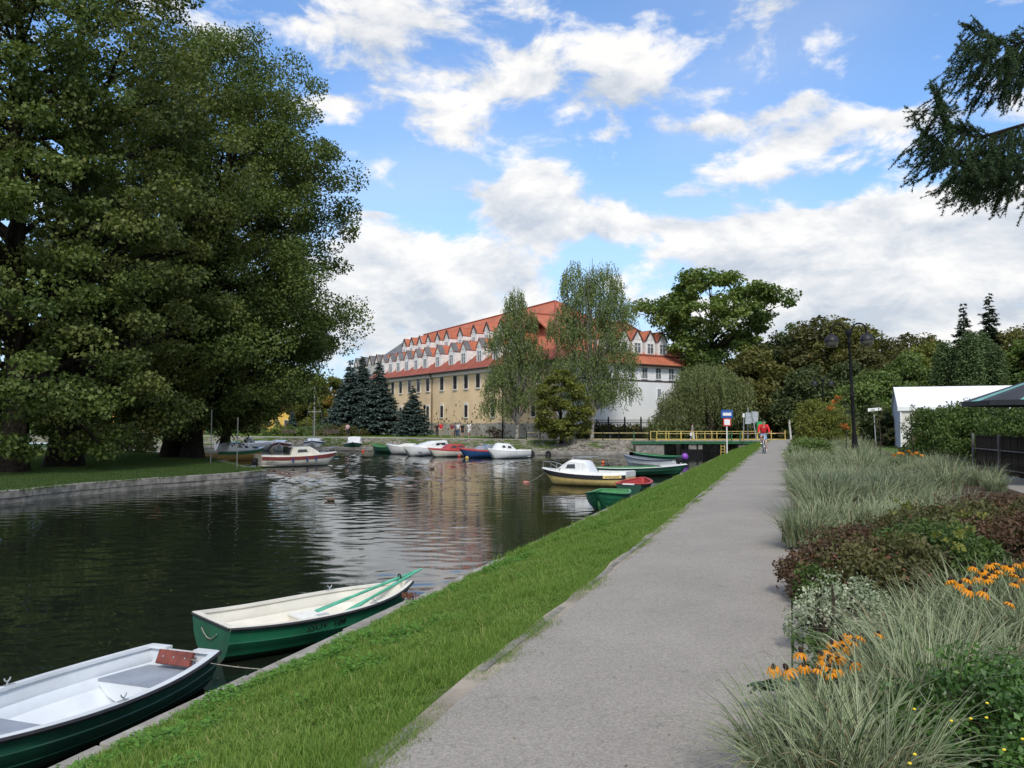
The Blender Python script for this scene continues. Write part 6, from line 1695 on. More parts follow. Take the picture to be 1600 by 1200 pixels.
# envelope radius by height (m above the lawn)
pA = [(2.4, 4.0), (3.6, 6.8), (5, 8.6), (7, 9.7), (9.5, 9.9), (12, 9.0), (14, 8.8), (17, 9.6), (20, 9.2), (23, 7.6), (26, 6.8), (29, 6.0), (31.5, 3.0), (32.5, .5)]
pB = [(1.7, 4.8), (3.0, 7.0), (7, 8.6), (11, 9.0), (16, 9.4), (21, 8.6), (25, 7.4), (29, 5.6), (32, 3.0), (33.5, .5)]
tA = at(300, 716, -1.0); tB = at(258, 716, -1.0); tC = at(100, 729, -1.0); tD = at(20, 738, -1.0)
make_tree('alder_tree', 'tall dark alder nearest the water, forming the right outline of the left trees', 'tree', tA, pA, 640, 310, .195, lm_alder, m_dbark, .75, 21, cr=1.5, flat=.68, lean=(2.6, 1.5), inner=.30, group=GT, every=7, up=.6, lobes=4)
make_tree('alder_tree', 'tall alder with a leaning trunk second from the water', 'tree', tB + Vector((0, 1.5, 0)), pB, 560, 270, .20, lm_alder2, m_dbark, .85, 22, cr=1.5, flat=.68, lean=(1.2, 1.0), inner=.30, group=GT, every=7, up=.6, lobes=3)
make_tree('alder_tree', 'olive green alder with a broad trunk on the left of the lawn', 'tree', tC, [(.7, 4.0), (1.6, 6.0), (3.0, 7.4)] + pB[2:], 400, 250, .22, lm_alder2, m_dbark, .95, 24, cr=1.4, flat=.55, lean=(1.5, -1.0), inner=.3, group=GT, every=6, up=.6, lobes=3)
make_tree('alder_tree', 'thin crowned alder at the left edge of the photo with sky showing through', 'tree', tD, [(.9, 4.5), (2.4, 6.0), (8, 5.5), (12, 6), (16, 5), (20, 5.5), (26, 6), (30, 4), (32, 1)], 230, 260, .23, lm_alder, m_dbark, .70, 25, cr=1.3, flat=.5, lean=(-.5, 0), inner=.2, group=GT, every=2, up=.6)
# low hanging skirt of foliage over the water and undergrowth
q = at(372, 712, -1.0)
make_tree('alder_tree', 'low spreading alder at the tip of the lawn with boughs hanging to the moored boats', 'tree', q + Vector((-2.6, 4, 0)), [(2.7, 2.2), (3.6, 4.6), (5, 6.2), (7, 7.2), (10, 6.6), (13, 4), (15, 1)], 230, 330, .22, lm_alder2, m_dbark, .42, 26, cr=1.1, flat=.6, lean=(2.2, 0), inner=.35, group=GT, every=4, lobes=3)
q = at(165, 706, -1.0)
make_bush('elder_bush', 'dark leafy undergrowth between the trunks of the left lawn', 'bush', q, [(0, 0, .8, 2.8, 1.8, 2.2), (-3.4, 1, .6, 2.2, 1.5, 1.6), (2.5, -.5, .5, 1.6, 1.2, 1.3)], 90, 240, .17, lm_dark, 31, cr=.7)
q = at(235, 700, -1.0)
tr_ = make_tree('slim_tree', 'slender pale trunk standing behind the leaning alder', 'tree', q, [(4, 1.5), (7, 4), (12, 4.5), (15, 1)], 80, 220, .2, lm_green, m_bark, .28, 33, cr=1.2, every=3)
# shrubbery and trees beyond the left lawn, seen below the crowns
for i, (u, Y, h, lm, lb) in enumerate(((60, 125, 12, lm_green, 'round green tree far left beyond the lawn'), (150, 140, 15, lm_dark, 'dark tree beyond the lawn left of the car'), (300, 135, 14, lm_olive, 'olive tree behind the leaning alder trunks'),
                                       (-60, 110, 13, lm_dark, 'dark tree beyond the lawn at the photo edge'), (385, 150, 13, lm_brown, 'brownish tree behind the moored speedboat'))):
    q = aty(u, 690, Y)
    make_tree('park_tree', lb, 'tree', (q.x, Y, FARZ), [(1.2, 2.5), (3, 4.6), (6, 5.4), (9, 4.6), (11.5, 2.5), (13, .5)], 110, 200, .34, lm, m_bark, .3, 40, cr=1.5, rz=i * 1.3, group='trees beyond the left lawn', key='park_round')

# ---- autumn trees by the garden and garden shrubs
q = aty(508, 690, 140); make_tree('maple_tree', 'yellow-green maple turning autumn colours right of the mast', 'tree', (q.x, 140, FARZ), [(1, 1.8), (3, 3.6), (6, 4.4), (8.5, 3.2), (10.2, .6)], 120, 240, .30, lm_ygreen, m_bark, .25, 51, cr=1.1)
q = aty(533, 690, 138); make_tree('maple_tree', 'small orange-brown maple left of the blue spruces', 'tree', (q.x, 138, FARZ), [(1, 1.2), (3, 2.4), (5, 2.6), (7, 1.6), (8.6, .3)], 70, 200, .26, lm_autumn, m_bark, .2, 52, cr=.8)
q = aty(478, 690, 145); make_tree('maple_tree', 'olive maple behind the mast of the white sailing boat', 'tree', (q.x, 145, FARZ), [(1, 1.8), (3, 4.0), (6, 4.6), (8.5, 3.6), (10, .6)], 120, 220, .30, lm_olive, m_bark, .25, 53, cr=1.2)
g = np.random.default_rng(9)
for (u, v, Y, h, r, lb) in ((456, 676, 124, 3.3, 1.0, 'blue-green conifer left of the mast in the garden'), (502, 676, 122, 3.6, .8, 'narrow conifer just right of the mast'), (521, 676, 120, 4.0, 1.3, 'broad pale conifer beside the left walker')):
    q = aty(u, v, Y); make_spruce('garden_conifer', lb, (q.x, Y, FARZ), h, r, lm_blue if Y != 122 else lm_thuja, m_bark, 60 + u, 'garden conifers', 18, 18, .24, cat='conifer')
for k, (u, Y, w, h, lm, lb) in enumerate(((478, 112, 1.6, 1.8, lm_ygreen, 'golden dome shrub left of the mast'), (500, 110, 3.0, 1.3, lm_thuja, 'low spreading juniper in the garden bed'), (520, 108, 3.0, 1.2, lm_redg, 'reddish low hedge in the garden bed'),
                                          (545, 107, 2.4, 1.2, lm_brown, 'brownish low hedge in front of the spruces'), (448, 108, 3.5, 1.1, lm_green, 'low green shrubs left of the bench'), (425, 112, 3.5, 2.0, lm_olive, 'olive shrubs behind the end-on white boat'))):
    q = aty(u, 684, Y); make_bush('garden_shrub', lb, 'shrub', (q.x, Y, FARZ), [(0, 0, .2, w, w * .7, h)], 40, 90, .20, lm, 70 + k, cr=.45, group='garden shrubs on the far bank', stem=False)

# ---- blue spruces
GS = 'blue spruces before the long building'
for (u, Y, h, r, sd, lb) in ((547, 112, 10.2, 3.6, 81, 'leftmost of the three tall blue spruces'), (566, 116, 11.0, 3.6, 82, 'middle one of the three tall blue spruces'), (592, 110, 9.8, 3.5, 83, 'right one of the three tall blue spruces, touching the ochre facade'),
                            (645, 104, 6.3, 2.3, 84, 'small blue spruce standing alone before the ochre facade')):
    q = aty(u, 680, Y); make_spruce('blue_spruce', lb, (q.x, Y, FARZ), h, r, lm_blue, m_dbark, sd, GS, 34 if h > 8 else 24, 26, .36 if h > 8 else .28)
q = aty(626, 684, 111); make_bush('garden_shrub', 'round trimmed shrub at the foot of the ochre wall by the spruce', 'shrub', (aty(612, 684, 118).x, 118, FARZ), [(0, 0, .3, .8, .8, 1.7)], 16, 90, .16, lm_green, 90, cr=.4, stem=False)

# ---- birches before the building
def birch(label, loc, h, seed, domes, per_len, lm, nS, leaf=.22, r0=.22, group='weeping birches by the promenade'):
    g = np.random.default_rng(seed); t = thing('birch_tree', label, 'tree', loc, 0, group)
    S = []; ln = []; mb = MB()
    tops = [Vector((g.normal() * .3, g.normal() * .3, h * .97))]
    mb.tube([(0, 0, -.3), (.05, 0, h * .25), (-.1, .1, h * .55), tops[0]], [r0, r0 * .8, r0 * .5, .02], 8)
    for (x, y, z, rx, ry, rz_) in domes:
        base = Vector((0, 0, max(.8, z * .45)))
        for k in range(7):
            a = g.uniform(0, 2 * PI); e_ = Vector((x + rx * .85 * math.cos(a), y + ry * .85 * math.sin(a), z + rz_ * g.uniform(.1, .8)))
            mb.tube([base, base.lerp(e_, .5) + UP * .9, e_], [.06, .04, .012], 4, caps=False)
        n = int(nS * rx * rz_ / 10)
        d = rnd_dir(n, g); q = g.uniform(.25, 1, n) ** .5
        P = np.stack([x + d[:, 0] * rx * q, y + d[:, 1] * ry * q, z + np.abs(d[:, 2]) * rz_ * q], 1); S.append(P)
        l = g.uniform(.35, 1, n) * per_len * (.5 + .5 * q); l = np.minimum(l, P[:, 2] - .4); ln.append(np.maximum(l, .2))
    S = np.concatenate(S); ln = np.concatenate(ln)
    V, T = strands(S, ln, leaf * .42, leaf, g, .42, .18)
    link('crown', quads_mesh('crown', V, T, lm), t)
    for s, l in list(zip(S, ln))[::6]: mb.tube([Vector(s), Vector(s) - UP * l * .8], .012, 3, caps=False)
    mb.build('trunk', m_birch, t)
    return t
q = aty(808, 686, 88)
birch('left weeping birch with a dark slender trunk in front of the ochre wall', (q.x, 88, FARZ), 16.5, 101, [(-.2, 0, 14, 1.3, 1.2, 2.6), (.2, 0, 12, 2.2, 2, 3), (-.8, 0, 10, 2.8, 2.2, 3), (1.0, 0, 8.6, 2.8, 2.2, 3), (0, 0, 6.8, 3.5, 2.6, 3), (-1.8, 0, 5.2, 2.2, 1.8, 2.5), (1.4, 0, 4.2, 2.6, 2.2, 2.5), (-2.2, 0, 3.3, 1.9, 1.6, 2)], 2.0, lm_birch, 420, leaf=.25)
q = aty(925, 690, 85)
birch('taller right weeping birch with long pale hanging twigs', (q.x, 85, FARZ), 19.5, 102, [(-1.6, 0, 15.6, 1.8, 1.6, 3.2), (1.4, 0, 15.4, 2.2, 1.8, 3.4), (-.2, 0, 13.6, 3.4, 2.4, 3.2), (2.6, 0, 12.4, 2.2, 2, 3), (-2.8, 0, 11.2, 2.2, 2, 3), (0, 0, 10.4, 4.0, 2.6, 3.4), (2.4, 0, 8.2, 2.6, 2.2, 3), (-1.4, 0, 7.2, 3.2, 2.6, 3.2), (2.6, 0, 5, 2.4, 2.2, 3), (-.6, 0, 4.4, 3.4, 2.4, 3)], 2.4, lm_birch, 330, leaf=.25)
q = aty(877, 690, 81.5)
make_tree('small_tree', 'small yellow-green broadleaf tree between the two birches at the top of the cobbled bank', 'tree', (q.x, 81.5, FARZ), [(.3, 1.0), (1.0, 2.2), (2.6, 2.9), (4.2, 2.6), (5.6, 1.6), (6.9, .4)], 110, 170, .20, lm_ygreen, m_dbark, .16, 103, cr=.62, flat=.5, up=1.0)
# low plants on the bank top
make_bush('garden_shrub', 'reddish brown low plants at the foot of the ochre wall near the birch', 'shrub', (aty(771, 684, 91).x, 91, FARZ), [(0, 0, .1, 1.0, .6, 1.2)], 12, 60, .16, lm_red, 104, cr=.35, stem=False)

# ---- willow, oak and the dark wood right of the building
def willow(label, loc, seed, domes, nS, leaf=.30, per_len=5.0):
    g = np.random.default_rng(seed); t = thing('willow_tree', label, 'tree', loc)
    S = []; ln = []; mb = MB(); mb.tube([(0, 0, -.3), (.2, 0, 1.5), (.1, .2, 4.0), (-.3, .1, 6.5)], [.5, .42, .3, .08], 9)
    for (x, y, z, rx, ry, rz_) in domes:
        for k in range(9):
            a = 2 * PI * k / 9; e_ = Vector((x + rx * .8 * math.cos(a), y + ry * .8 * math.sin(a), z + rz_ * .5)); mb.tube([(0, 0, 3), Vector((0, 0, 3)).lerp(e_, .5) + UP * 1.2, e_], [.12, .07, .02], 4, caps=False)
        n = int(nS * rx * ry / 9); d = rnd_dir(n, g); q = g.uniform(.5, 1, n) ** .5
        P = np.stack([x + d[:, 0] * rx * q, y + d[:, 1] * ry * q, z + np.abs(d[:, 2]) * rz_ * q], 1); S.append(P)
        l = g.uniform(.5, 1, n) * per_len * (.6 + .4 * q); ln.append(np.maximum(.3, np.minimum(l, P[:, 2] - .1)))
    S = np.concatenate(S); ln = np.concatenate(ln); V, T = strands(S, ln, .17, leaf, g, .24, .12)
    link('crown', quads_mesh('crown', V, T, lm_willow), t); mb.build('trunk', m_bark, t); return t
q = aty(1108, 690, 86)
willow('weeping willow hanging to the footbridge beside the white wing', (q.x, 86, FARZ), 111, [(-.3, 0, 5.8, 3.6, 3.2, 2.5), (-2.9, 0, 3.7, 2.6, 2.6, 1.9), (-4.9, -.2, 1.6, 1.6, 1.8, 1.4), (2.4, .5, 5.0, 2.6, 2.6, 2.0)], 560)
OK = [(4.5, 2.5), (7, 4.6), (10, 5.4), (12.5, 7), (15, 9), (17.5, 8), (19.5, 4.6), (21, 1)]
q = aty(1118, 690, 104)
make_tree('oak_tree', 'large bright green oak with a spreading crown right of the orange roofed wing', 'tree', (q.x, 104, FARZ), OK, 205, 210, .38, lm_oak, m_dbark, .55, 121, cr=1.45, flat=.55, every=4, up=1.0, lobes=5, lean=(-.5, 0))
pal = [  # u of trunk, Y, radius, height, leaf material, label, key
    (1183, 92, 5.0, 9.5, lm_olive, 'olive tree with low branches behind the sign backs', 'low'),
    (1150, 98, 4.6, 8.5, lm_ygreen, 'yellowish tree between the willow and the path end', 'low'),
    (1248, 112, 4.2, 15.5, lm_pale, 'pale loose tree standing behind the path end', 'tall'),
    (1222, 100, 4.6, 12.5, lm_dark, 'dark tree straight behind the end of the path', 'tall'),
    (1290, 96, 5.6, 14.5, lm_brown, 'brownish tree behind the far twin lamp', 'tall'),
    (1335, 90, 5.0, 13.0, lm_olive, 'olive tree directly behind the near lamp post', 'tall'),
    (1372, 86, 3.8, 10.5, lm_brown, 'brown-green tree between lamp and tent', 'tall'),
    (1262, 86, 3.6, 7.5, lm_dark, 'dark low tree right of the path end', 'low'),
    (1325, 84, 3.8, 7.4, lm_dark, 'dark low tree behind the near lamp post', 'low'),
    (1368, 74, 3.2, 6.2, lm_green, 'green low tree left of the tent gable', 'low'),
    (1430, 92, 5.0, 12.0, lm_brown, 'dark maple rising behind the left end of the tent', 'tall'),
    (1462, 88, 4.4, 10.2, lm_ygreen, 'light yellow-green tree behind the tent roof', 'low'),
    (1425, 80, 3.2, 8.0, lm_green, 'mid green tree just behind the tent ridge', 'low'),
    (1590, 96, 6.0, 13.0, lm_olive, 'olive tree at the right edge behind the tent', 'tall'),
    (1640, 90, 6.0, 12.0, lm_green, 'green tree cut by the right edge of the photo', 'tall'),
    (1545, 110, 5.5, 13.5, lm_brown, 'brownish tree behind the columnar thujas', 'tall'),
    (1195, 128, 5.0, 13.0, lm_green, 'green tree in the distance behind the oak', 'tall'),
    (1510, 118, 5.0, 12.5, lm_dark, 'dark tree below the small pine tops', 'tall')]
base_tall = [(1.0, 2.5), (3, 4.2), (6, 5.0), (9, 4.8), (11.5, 3.4), (13.5, 1.6), (14.5, .4)]
base_low = [(.3, 2.2), (1.2, 4.0), (3.2, 5.0), (5.5, 4.3), (7.5, 2.6), (9, .5)]
for i, (u, Y, r, h, lm, lb, key) in enumerate(pal):
    q = aty(u, 690, Y); bh = 14.5 if key == 'tall' else 9.0
    kk_ = 'wood_' + key + str(i % 2)
    t = make_tree('broadleaf_tree', lb, 'tree', (q.x, Y, FARZ if Y > 80.6 else -.01), base_tall if key == 'tall' else base_low, 150, 190, .36, lm, m_dbark, .26, 131 + (i % 2) + (10 if key == 'tall' else 0), cr=1.35, flat=.6, rz=i * 2.1, group='trees of the wood on the right', key=kk_, up=.8, every=5, lobes=4)
    t.scale = (r / 5.0, r / 5.0, h / bh)
# dark understorey wall of shrubs behind the bridge and the path end
for k, (u, Y, w, h, lm, lb) in enumerate(((1150, 90, 4.5, 3.0, lm_dark, 'dark shrubs behind the footbridge'), (1196, 88, 3.5, 3.2, lm_dark, 'dark shrubs behind the cyclist'), (1228, 96, 4.0, 4.0, lm_dark, 'dark thicket closing the end of the path'),
                                           (1275, 84, 3.4, 3.4, lm_dark, 'dark thicket right of the whitish post'), (1312, 70, 3.2, 2.6, lm_dark, 'dark shrubs beneath the trees behind the lamp'), (1360, 60, 3.2, 2.6, lm_dark, 'dark shrubs by the small finger sign'),
                                           (1050, 92, 3.5, 1.3, lm_redg, 'reddish low hedge behind the iron fence'), (960, 90, 4.5, 1.2, lm_olive, 'olive low hedge behind the iron fence'))):
    q = aty(u, 688, Y); make_bush('wild_shrub', lb, 'shrub', (q.x, Y, FARZ if Y > 80.6 else -.01), [(0, 0, .2, w, 1.8, h), (w * .5, .5, .2, w * .5, 1.5, h * .8)], 75, 120, .26, lm, 150 + k, cr=.75, group='shrubs under the trees', stem=False)
# thujas and pines
tj = None
for (u, Y, h, r, lb) in ((1480, 74, 8.6, 1.25, 'leftmost of the five columnar thujas behind the tent'), (1498, 76, 8.0, 1.1, 'second columnar thuja from the left'), (1518, 72, 9.2, 1.35, 'tallest columnar thuja in the middle of the row'),
                         (1537, 75, 9.5, 1.25, 'fourth columnar thuja from the left'), (1557, 73, 8.2, 1.15, 'rightmost columnar thuja behind the tent')):
    q = aty(u, 690, Y)
    if tj is None:
        g = np.random.default_rng(5); n = 130; z = g.uniform(.05, 1, n); a = g.uniform(0, 2 * PI, n); rr = (1 - z ** 2.2) ** .6 * .8 + .02
        C = np.stack([np.cos(a) * rr * .75, np.sin(a) * rr * .75, z * 6.6], 1); V, T = clump_leaves(C, .42 * np.ones(n), 110, .15, g, 1.6, .2, .5)
        tj = thing('thuja', lb, 'thuja', (q.x, Y, 0), 0, 'columnar thujas behind the tent'); link('foliage', quads_mesh('foliage', V, T, lm_thuja), tj)
        mb = MB(); mb.tube([(0, 0, -.1), (0, 0, 6)], [.12, .02], 6); mb.build('trunk', m_bark, tj); tj.scale = (r / .8, r / .8, h / 6.8)
    else: dup(tj, (q.x, Y, 0), u, lb, scale=(r / .8, r / .8, h / 6.8))
for (u, Y, h, r, sd, lb) in ((1510, 100, 15.8, 3.4, 171, 'left dark conifer top rising above the wood'), (1551, 96, 16.4, 3.8, 172, 'right dark conifer top rising above the thujas')):
    q = aty(u, 690, Y); make_spruce('dark_spruce', lb, (q.x, Y, FARZ), h, r, lm_pine, m_dbark, sd, 'dark conifers above the wood', 30, 20, .46)
# far tree line closing the horizon all round (reads as one mass)
g = np.random.default_rng(77); C = []; 
for k in range(420):
    x = g.uniform(-260, 330); Y = 215 + abs(x) * .12 + g.uniform(-8, 8)
    hh = 8 + 4 * noise.noise((x * .03, 2, 0)); C.append((x, Y, g.uniform(.1, 1) * hh))
C = np.array(C); V, T = clump_leaves(C, g.uniform(2.5, 4.5, len(C)), 75, 1.5, g, .7)
tag(link('far_woodland', quads_mesh('far_woodland', V, T, lm_dark)), 'distant woods closing the horizon', 'woodland', kind='stuff')

# ---- hedge bushes before the tent, shrubs by the lamp
q = at(1500, 728, 0)
make_bush('hedge_bush', 'big dark green bush in front of the marquee', 'bush', (q.x, 31.5, 0), [(0, 0, .6, 1.5, 1.5, 2.0), (-.9, -.2, .3, .9, 1.2, 1.8), (1.6, 0, .6, 1.4, 1.3, 1.9)], 210, 210, .10, lm_hedge, 181, cr=.36)
q = aty(1585, 728, 29)
make_bush('hedge_bush', 'dark bush over the board fence at the right edge', 'bush', (q.x, 28.3, 0), [(0, 0, .7, 1.7, 1.2, 1.65), (1.9, 0, .7, 1.6, 1.2, 1.6)], 170, 200, .10, lm_hedge, 182, cr=.36)
q = aty(1282, 700, 47)
make_bush('spirea_shrub', 'tall loose green shrub left of the near lamp', 'shrub', (q.x, 47, 0), [(0, 0, .5, 1.5, 1.3, 2.7), (.9, 0, .4, 1.0, 1.0, 1.8)], 110, 170, .12, lm_ygreen, 183, cr=.42)
for (u, Y, w, h, lm, sd, lb, lf) in ((1262, 36, 1.0, .95, lm_pale, 184, 'pale green hydrangea-like shrub at the far end of the flower bed', .10), (1248, 31, .8, .9, lm_green, 185, 'mid green shrub in front of the pale one', .09)):
    q = aty(u, 710, Y); make_bush('bed_shrub', lb, 'shrub', (max(q.x, KP * Y + w * .9), Y, .03), [(0, 0, .1, w, w, h)], 45, 120, lf, lm, sd, cr=.25, stem=False)
# rowan saplings with orange leaves
def sapling(label, loc, h, seed, lm, orange=None, nl=260, leaf=.07):
    g = np.random.default_rng(seed); t = thing('rowan_sapling', label, 'sapling', loc, 0, 'thin saplings in the flower bed'); mb = MB(); C = []
    mb.tube([(0, 0, -.1), (.03, 0, h * .5), (-.03, .02, h)], [.022, .016, .006], 6)
    for k in range(13):
        z = h * (.3 + .7 * k / 12); a = g.uniform(0, 2 * PI); r = .5 * (1.1 - z / h) + .15; e_ = Vector((math.cos(a) * r, math.sin(a) * r, z + .12))
        mb.tube([(0, 0, z - .1), e_], [.008, .003], 4, caps=False); C += [tuple(e_), tuple(e_ * .7 + Vector((0, 0, z * .3)))]
    C = np.array(C); V, T = clump_leaves(C, np.full(len(C), .11), nl // len(C) + 1, leaf, g, .6, .5, .4); link('foliage', quads_mesh('foliage', V, T, lm), t)
    if orange is not None:
        C2 = np.array(orange); V, T = clump_leaves(C2, np.full(len(C2), .17), 45, leaf * 1.3, g, .6, .5, .45); link('orange_leaves', quads_mesh('orange_leaves', V, T, lm_orange), t)
    mb.build('stem', m_bark, t); return t
q = aty(1322, 712, 36.5); sapling('sapling with two tufts of bright orange leaves left of the near lamp', (q.x, 36.5, 0), 3.0, 191, lm_olive, [(-.45, 0, 2.55), (-.3, 0, 2.75), (-.1, 0, 1.52), (.02, 0, 1.42), (-.6, 0, 2.3)])
q = aty(1375, 705, 30); sapling('dark leaved sapling in front of the tent gable', (q.x, 30, 0), 2.3, 192, lm_brown, nl=420)
q = aty(1425, 712, 29); sapling('thin sapling before the cream tent wall', (q.x, 29, 0), 2.1, 193, lm_brown, nl=380)

# ---- larch boughs reaching in at top right
def larch(loc):
    g = np.random.default_rng(201); t = thing('larch_tree', 'larch whose dark drooping boughs reach into the top right corner', 'tree', loc)
    mb = MB(); mb.tube([(0, 0, -.2), (0, 0, 4), (.1, 0, 9), (.1, 0, 14)], [.28, .22, .15, .06], 12); mb.build('trunk', m_bark, t)
    o = Vector(loc)
    def W2L(u, v, Y): return aty(u, v, Y) - o
    specs = [  # bough polylines in photo terms at depth Y
        [(2000, 60, 11.0), (1750, 150, 10.8), (1600, 195, 10.6), (1530, 215, 10.5), (1480, 205, 10.4), (1462, 150, 10.4)],
        [(2000, 120, 11.6), (1700, 215, 11.3), (1590, 245, 11.2), (1500, 255, 11.0), (1440, 212, 11.0)],
        [(1990, -140, 11.0), (1750, -40, 10.8), (1640, 40, 10.7), (1580, 75, 10.5), (1520, 50, 10.4)],
        [(2000, -60, 11.8), (1720, 50, 11.5), (1620, 100, 11.3), (1570, 112, 11.0), (1515, 86, 11.0)],
        [(2000, 200, 12.4), (1720, 240, 12.0), (1610, 262, 11.8), (1550, 272, 11.6), (1505, 262, 11.6)]]
    NV = []; NT = []; bm_ = MB()
    def needles(a, b, per=72, ln=.036):
        L = (b - a).length; n = max(3, int(L * per)); k = n * 5
        s = np.repeat(g.uniform(0, 1, n), 5); P = np.array(a)[None] + (np.array(b - a))[None] * s[:, None]
        ax = np.array((b - a).normalized()); A = unit(rnd_dir(k, g) + ax * .8); Ln = ln * g.uniform(.7, 1.3, k)
        Sd = unit(np.cross(A, rnd_dir(k, g))) * (Ln * .13)[:, None]; NV.append(np.stack([P - Sd, P + Sd, P + A * Ln[:, None]], 1)); NT.append(g.uniform(0, .9, k))
    for sp_ in specs:
        pts = [W2L(*q) for q in sp_]; line_ = []
        for i in range(len(pts) - 1):
            for k in range(6): line_.append(pts[i].lerp(pts[i + 1], k / 6))
        line_.append(pts[-1])
        for i in range(1, len(line_) - 1): line_[i] = (line_[i - 1] + line_[i] * 2 + line_[i + 1]) / 4
        n = len(line_); bm_.tube(line_, [.034 * (1 - i / n) + .005 for i in range(n)], 6, caps=False)
        for i in range(6, n - 1):
            for j in range(8):
                p = line_[i].lerp(line_[i + 1], g.uniform(0, 1)); fr = i / n
                d = (line_[i + 1] - line_[i]).normalized(); sd = d.cross(UP).normalized() * g.choice((-1, 1))
                if g.uniform() < .34 and fr > .5: dirv = (UP * .7 + d * .9 + sd * .3).normalized(); Ln = g.uniform(.15, .38)
                else: dirv = (d * .55 - UP * g.uniform(.35, 1.1) + sd * g.uniform(.1, .8)).normalized(); Ln = g.uniform(.3, .72) * (1.25 - fr * .5)
                m = p + dirv * Ln * .5 + UP * .02; e_ = p + dirv * Ln - UP * Ln * .12
                bm_.tube([p, m, e_], [.007, .005, .003], 4, caps=False); needles(p, m); needles(m, e_)
                for _ in range(3):
                    q2 = p.lerp(e_, g.uniform(.25, .95)); dv = (dirv + Vector(g.normal(size=3)) * .55).normalized(); e2 = q2 + dv * Ln * g.uniform(.2, .45) - UP * .02
                    bm_.tube([q2, e2], [.004, .002], 3, caps=False); needles(q2, e2)
    bm_.build('boughs', m_dbark, t)
    link('needles', quads_mesh('needles', np.concatenate(NV), np.concatenate(NT), lm_larch), t)
larch((11.6, 11.6, 0))
# bare twig further down at the right edge

# ================================================================== GROUND COVER
g = np.random.default_rng(301)
def turf_template(name, n, size, h, w, m, bend, seed, seg=2):
    g = np.random.default_rng(seed); P = np.stack([g.uniform(-size / 2, size / 2, n), g.uniform(-size / 2, size / 2, n), np.full(n, -.01)], 1)
    V = blades(P, h * g.uniform(.45, 1.25, n), w * g.uniform(.7, 1.3, n), g, bend, seg); T = np.repeat(np.clip(g.normal(.45, .25, n), 0, .92), seg)
    T = np.where(np.repeat(g.uniform(0, 1, n), seg) < .03, .99, T)
    return template(name, V, T, m)
tf1 = turf_template('turf_tuft', 560, .42, .062, .0052, lm_grass, .9, 1)
tf2 = turf_template('turf_tuft', 260, .55, .085, .009, lm_grass, .9, 2)
tfl = turf_template('turf_tuft', 300, 1.3, .12, .016, lm_grass, .8, 3)
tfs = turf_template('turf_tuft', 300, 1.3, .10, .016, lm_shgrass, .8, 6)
# clover / dock rosettes
n = 110; gg = np.random.default_rng(4); a = gg.uniform(0, 2 * PI, n); r = .12 * np.sqrt(gg.uniform(0, 1, n)); P = np.stack([np.cos(a) * r, np.sin(a) * r, gg.uniform(.03, .10, n)], 1)
Vw = leaves(P, np.stack([np.cos(a), np.sin(a), gg.uniform(-.3, .4, n)], 1), unit(np.array([0, 0, 1.]) + rnd_dir(n, gg) * .5), gg.uniform(.02, .038, n), gg.uniform(.016, .030, n))
wd = template('clover_plant', Vw, gg.uniform(.1, .9, n), lm_weed)
slope_ang = math.atan2(.98, 3.3)
def on_slope(Y, off): return (KP * Y + off, Y, slope_z(Y, off) - .004)
def slope_scatter(name, tmpl, n, Y0, Y1, off0, off1, s0, s1, label, cat, dens=None, pw=1.0):
    pts = []; rot = []; scl = []; k = 0
    while len(pts) < n and k < n * 12:
        k += 1; Y = Y0 + (Y1 - Y0) * g.uniform() ** pw; off = g.uniform(off0, off1)
        if dens and g.uniform() > dens(Y, off): continue
        s = g.uniform(s0, s1); pts.append(on_slope(Y, off)); rot.append((0, 0, g.uniform(0, 2 * PI))); z = noise.noise((Y * .9, off * 1.3, 7)); scl.append((s, s, s * (1 + .75 * z)))
    return scatter(name, pts, rot, scl, tmpl, None, label, cat)
slope_scatter('lawn_grass', tf1, 1600, 3.5, 17, -5.30, -2.10, .85, 1.15, 'short fresh grass on the near part of the slope', 'grass', pw=1.1)
slope_scatter('lawn_grass', tf2, 2600, 16, 78, -5.33, -2.12, .9, 1.3, 'grass on the far part of the slope', 'grass', pw=1.3)
slope_scatter('clover', wd, 700, 4, 30, -5.2, -3.2, .6, 1.3, 'clover and broad weeds along the lower slope', 'clover', dens=lambda Y, o_: max(0, min(1, .25 + 1.6 * noise.noise((Y * .55, o_ * .9, 2)) + (.2 if o_ < -4.5 else -.1))), pw=1.3)
slope_scatter('rim_grass', tf1, 420, 4, 30, -5.46, -5.33, .35, .8, 'uneven grass hanging over the quay kerb', 'grass', pw=1.4)
slope_scatter('rim_grass', tf1, 420, 3.4, 40, -2.16, -1.98, .35, .7, 'ragged grass along the worn path edge', 'grass', dens=lambda Y, o_: .5 + noise.noise((Y * 1.1, 0, 5)) * 1.2, pw=1.6)
lm_grass2 = leafmat('pale_grass_blade', (.13, .20, .035), (.26, .36, .08), (.36, .33, .14), .35, .6)
tf3 = turf_template('turf_tuft', 300, .38, .070, .0055, lm_grass2, 1.0, 5)
slope_scatter('pale_grass', tf3, 1100, 3.5, 26, -5.3, -2.12, .7, 1.15, 'paler yellowish patches in the near grass', 'grass', dens=lambda Y, o_: max(0, noise.noise((Y * .8, o_ * 1.1, 12)) * 3.0 + .25), pw=1.3)
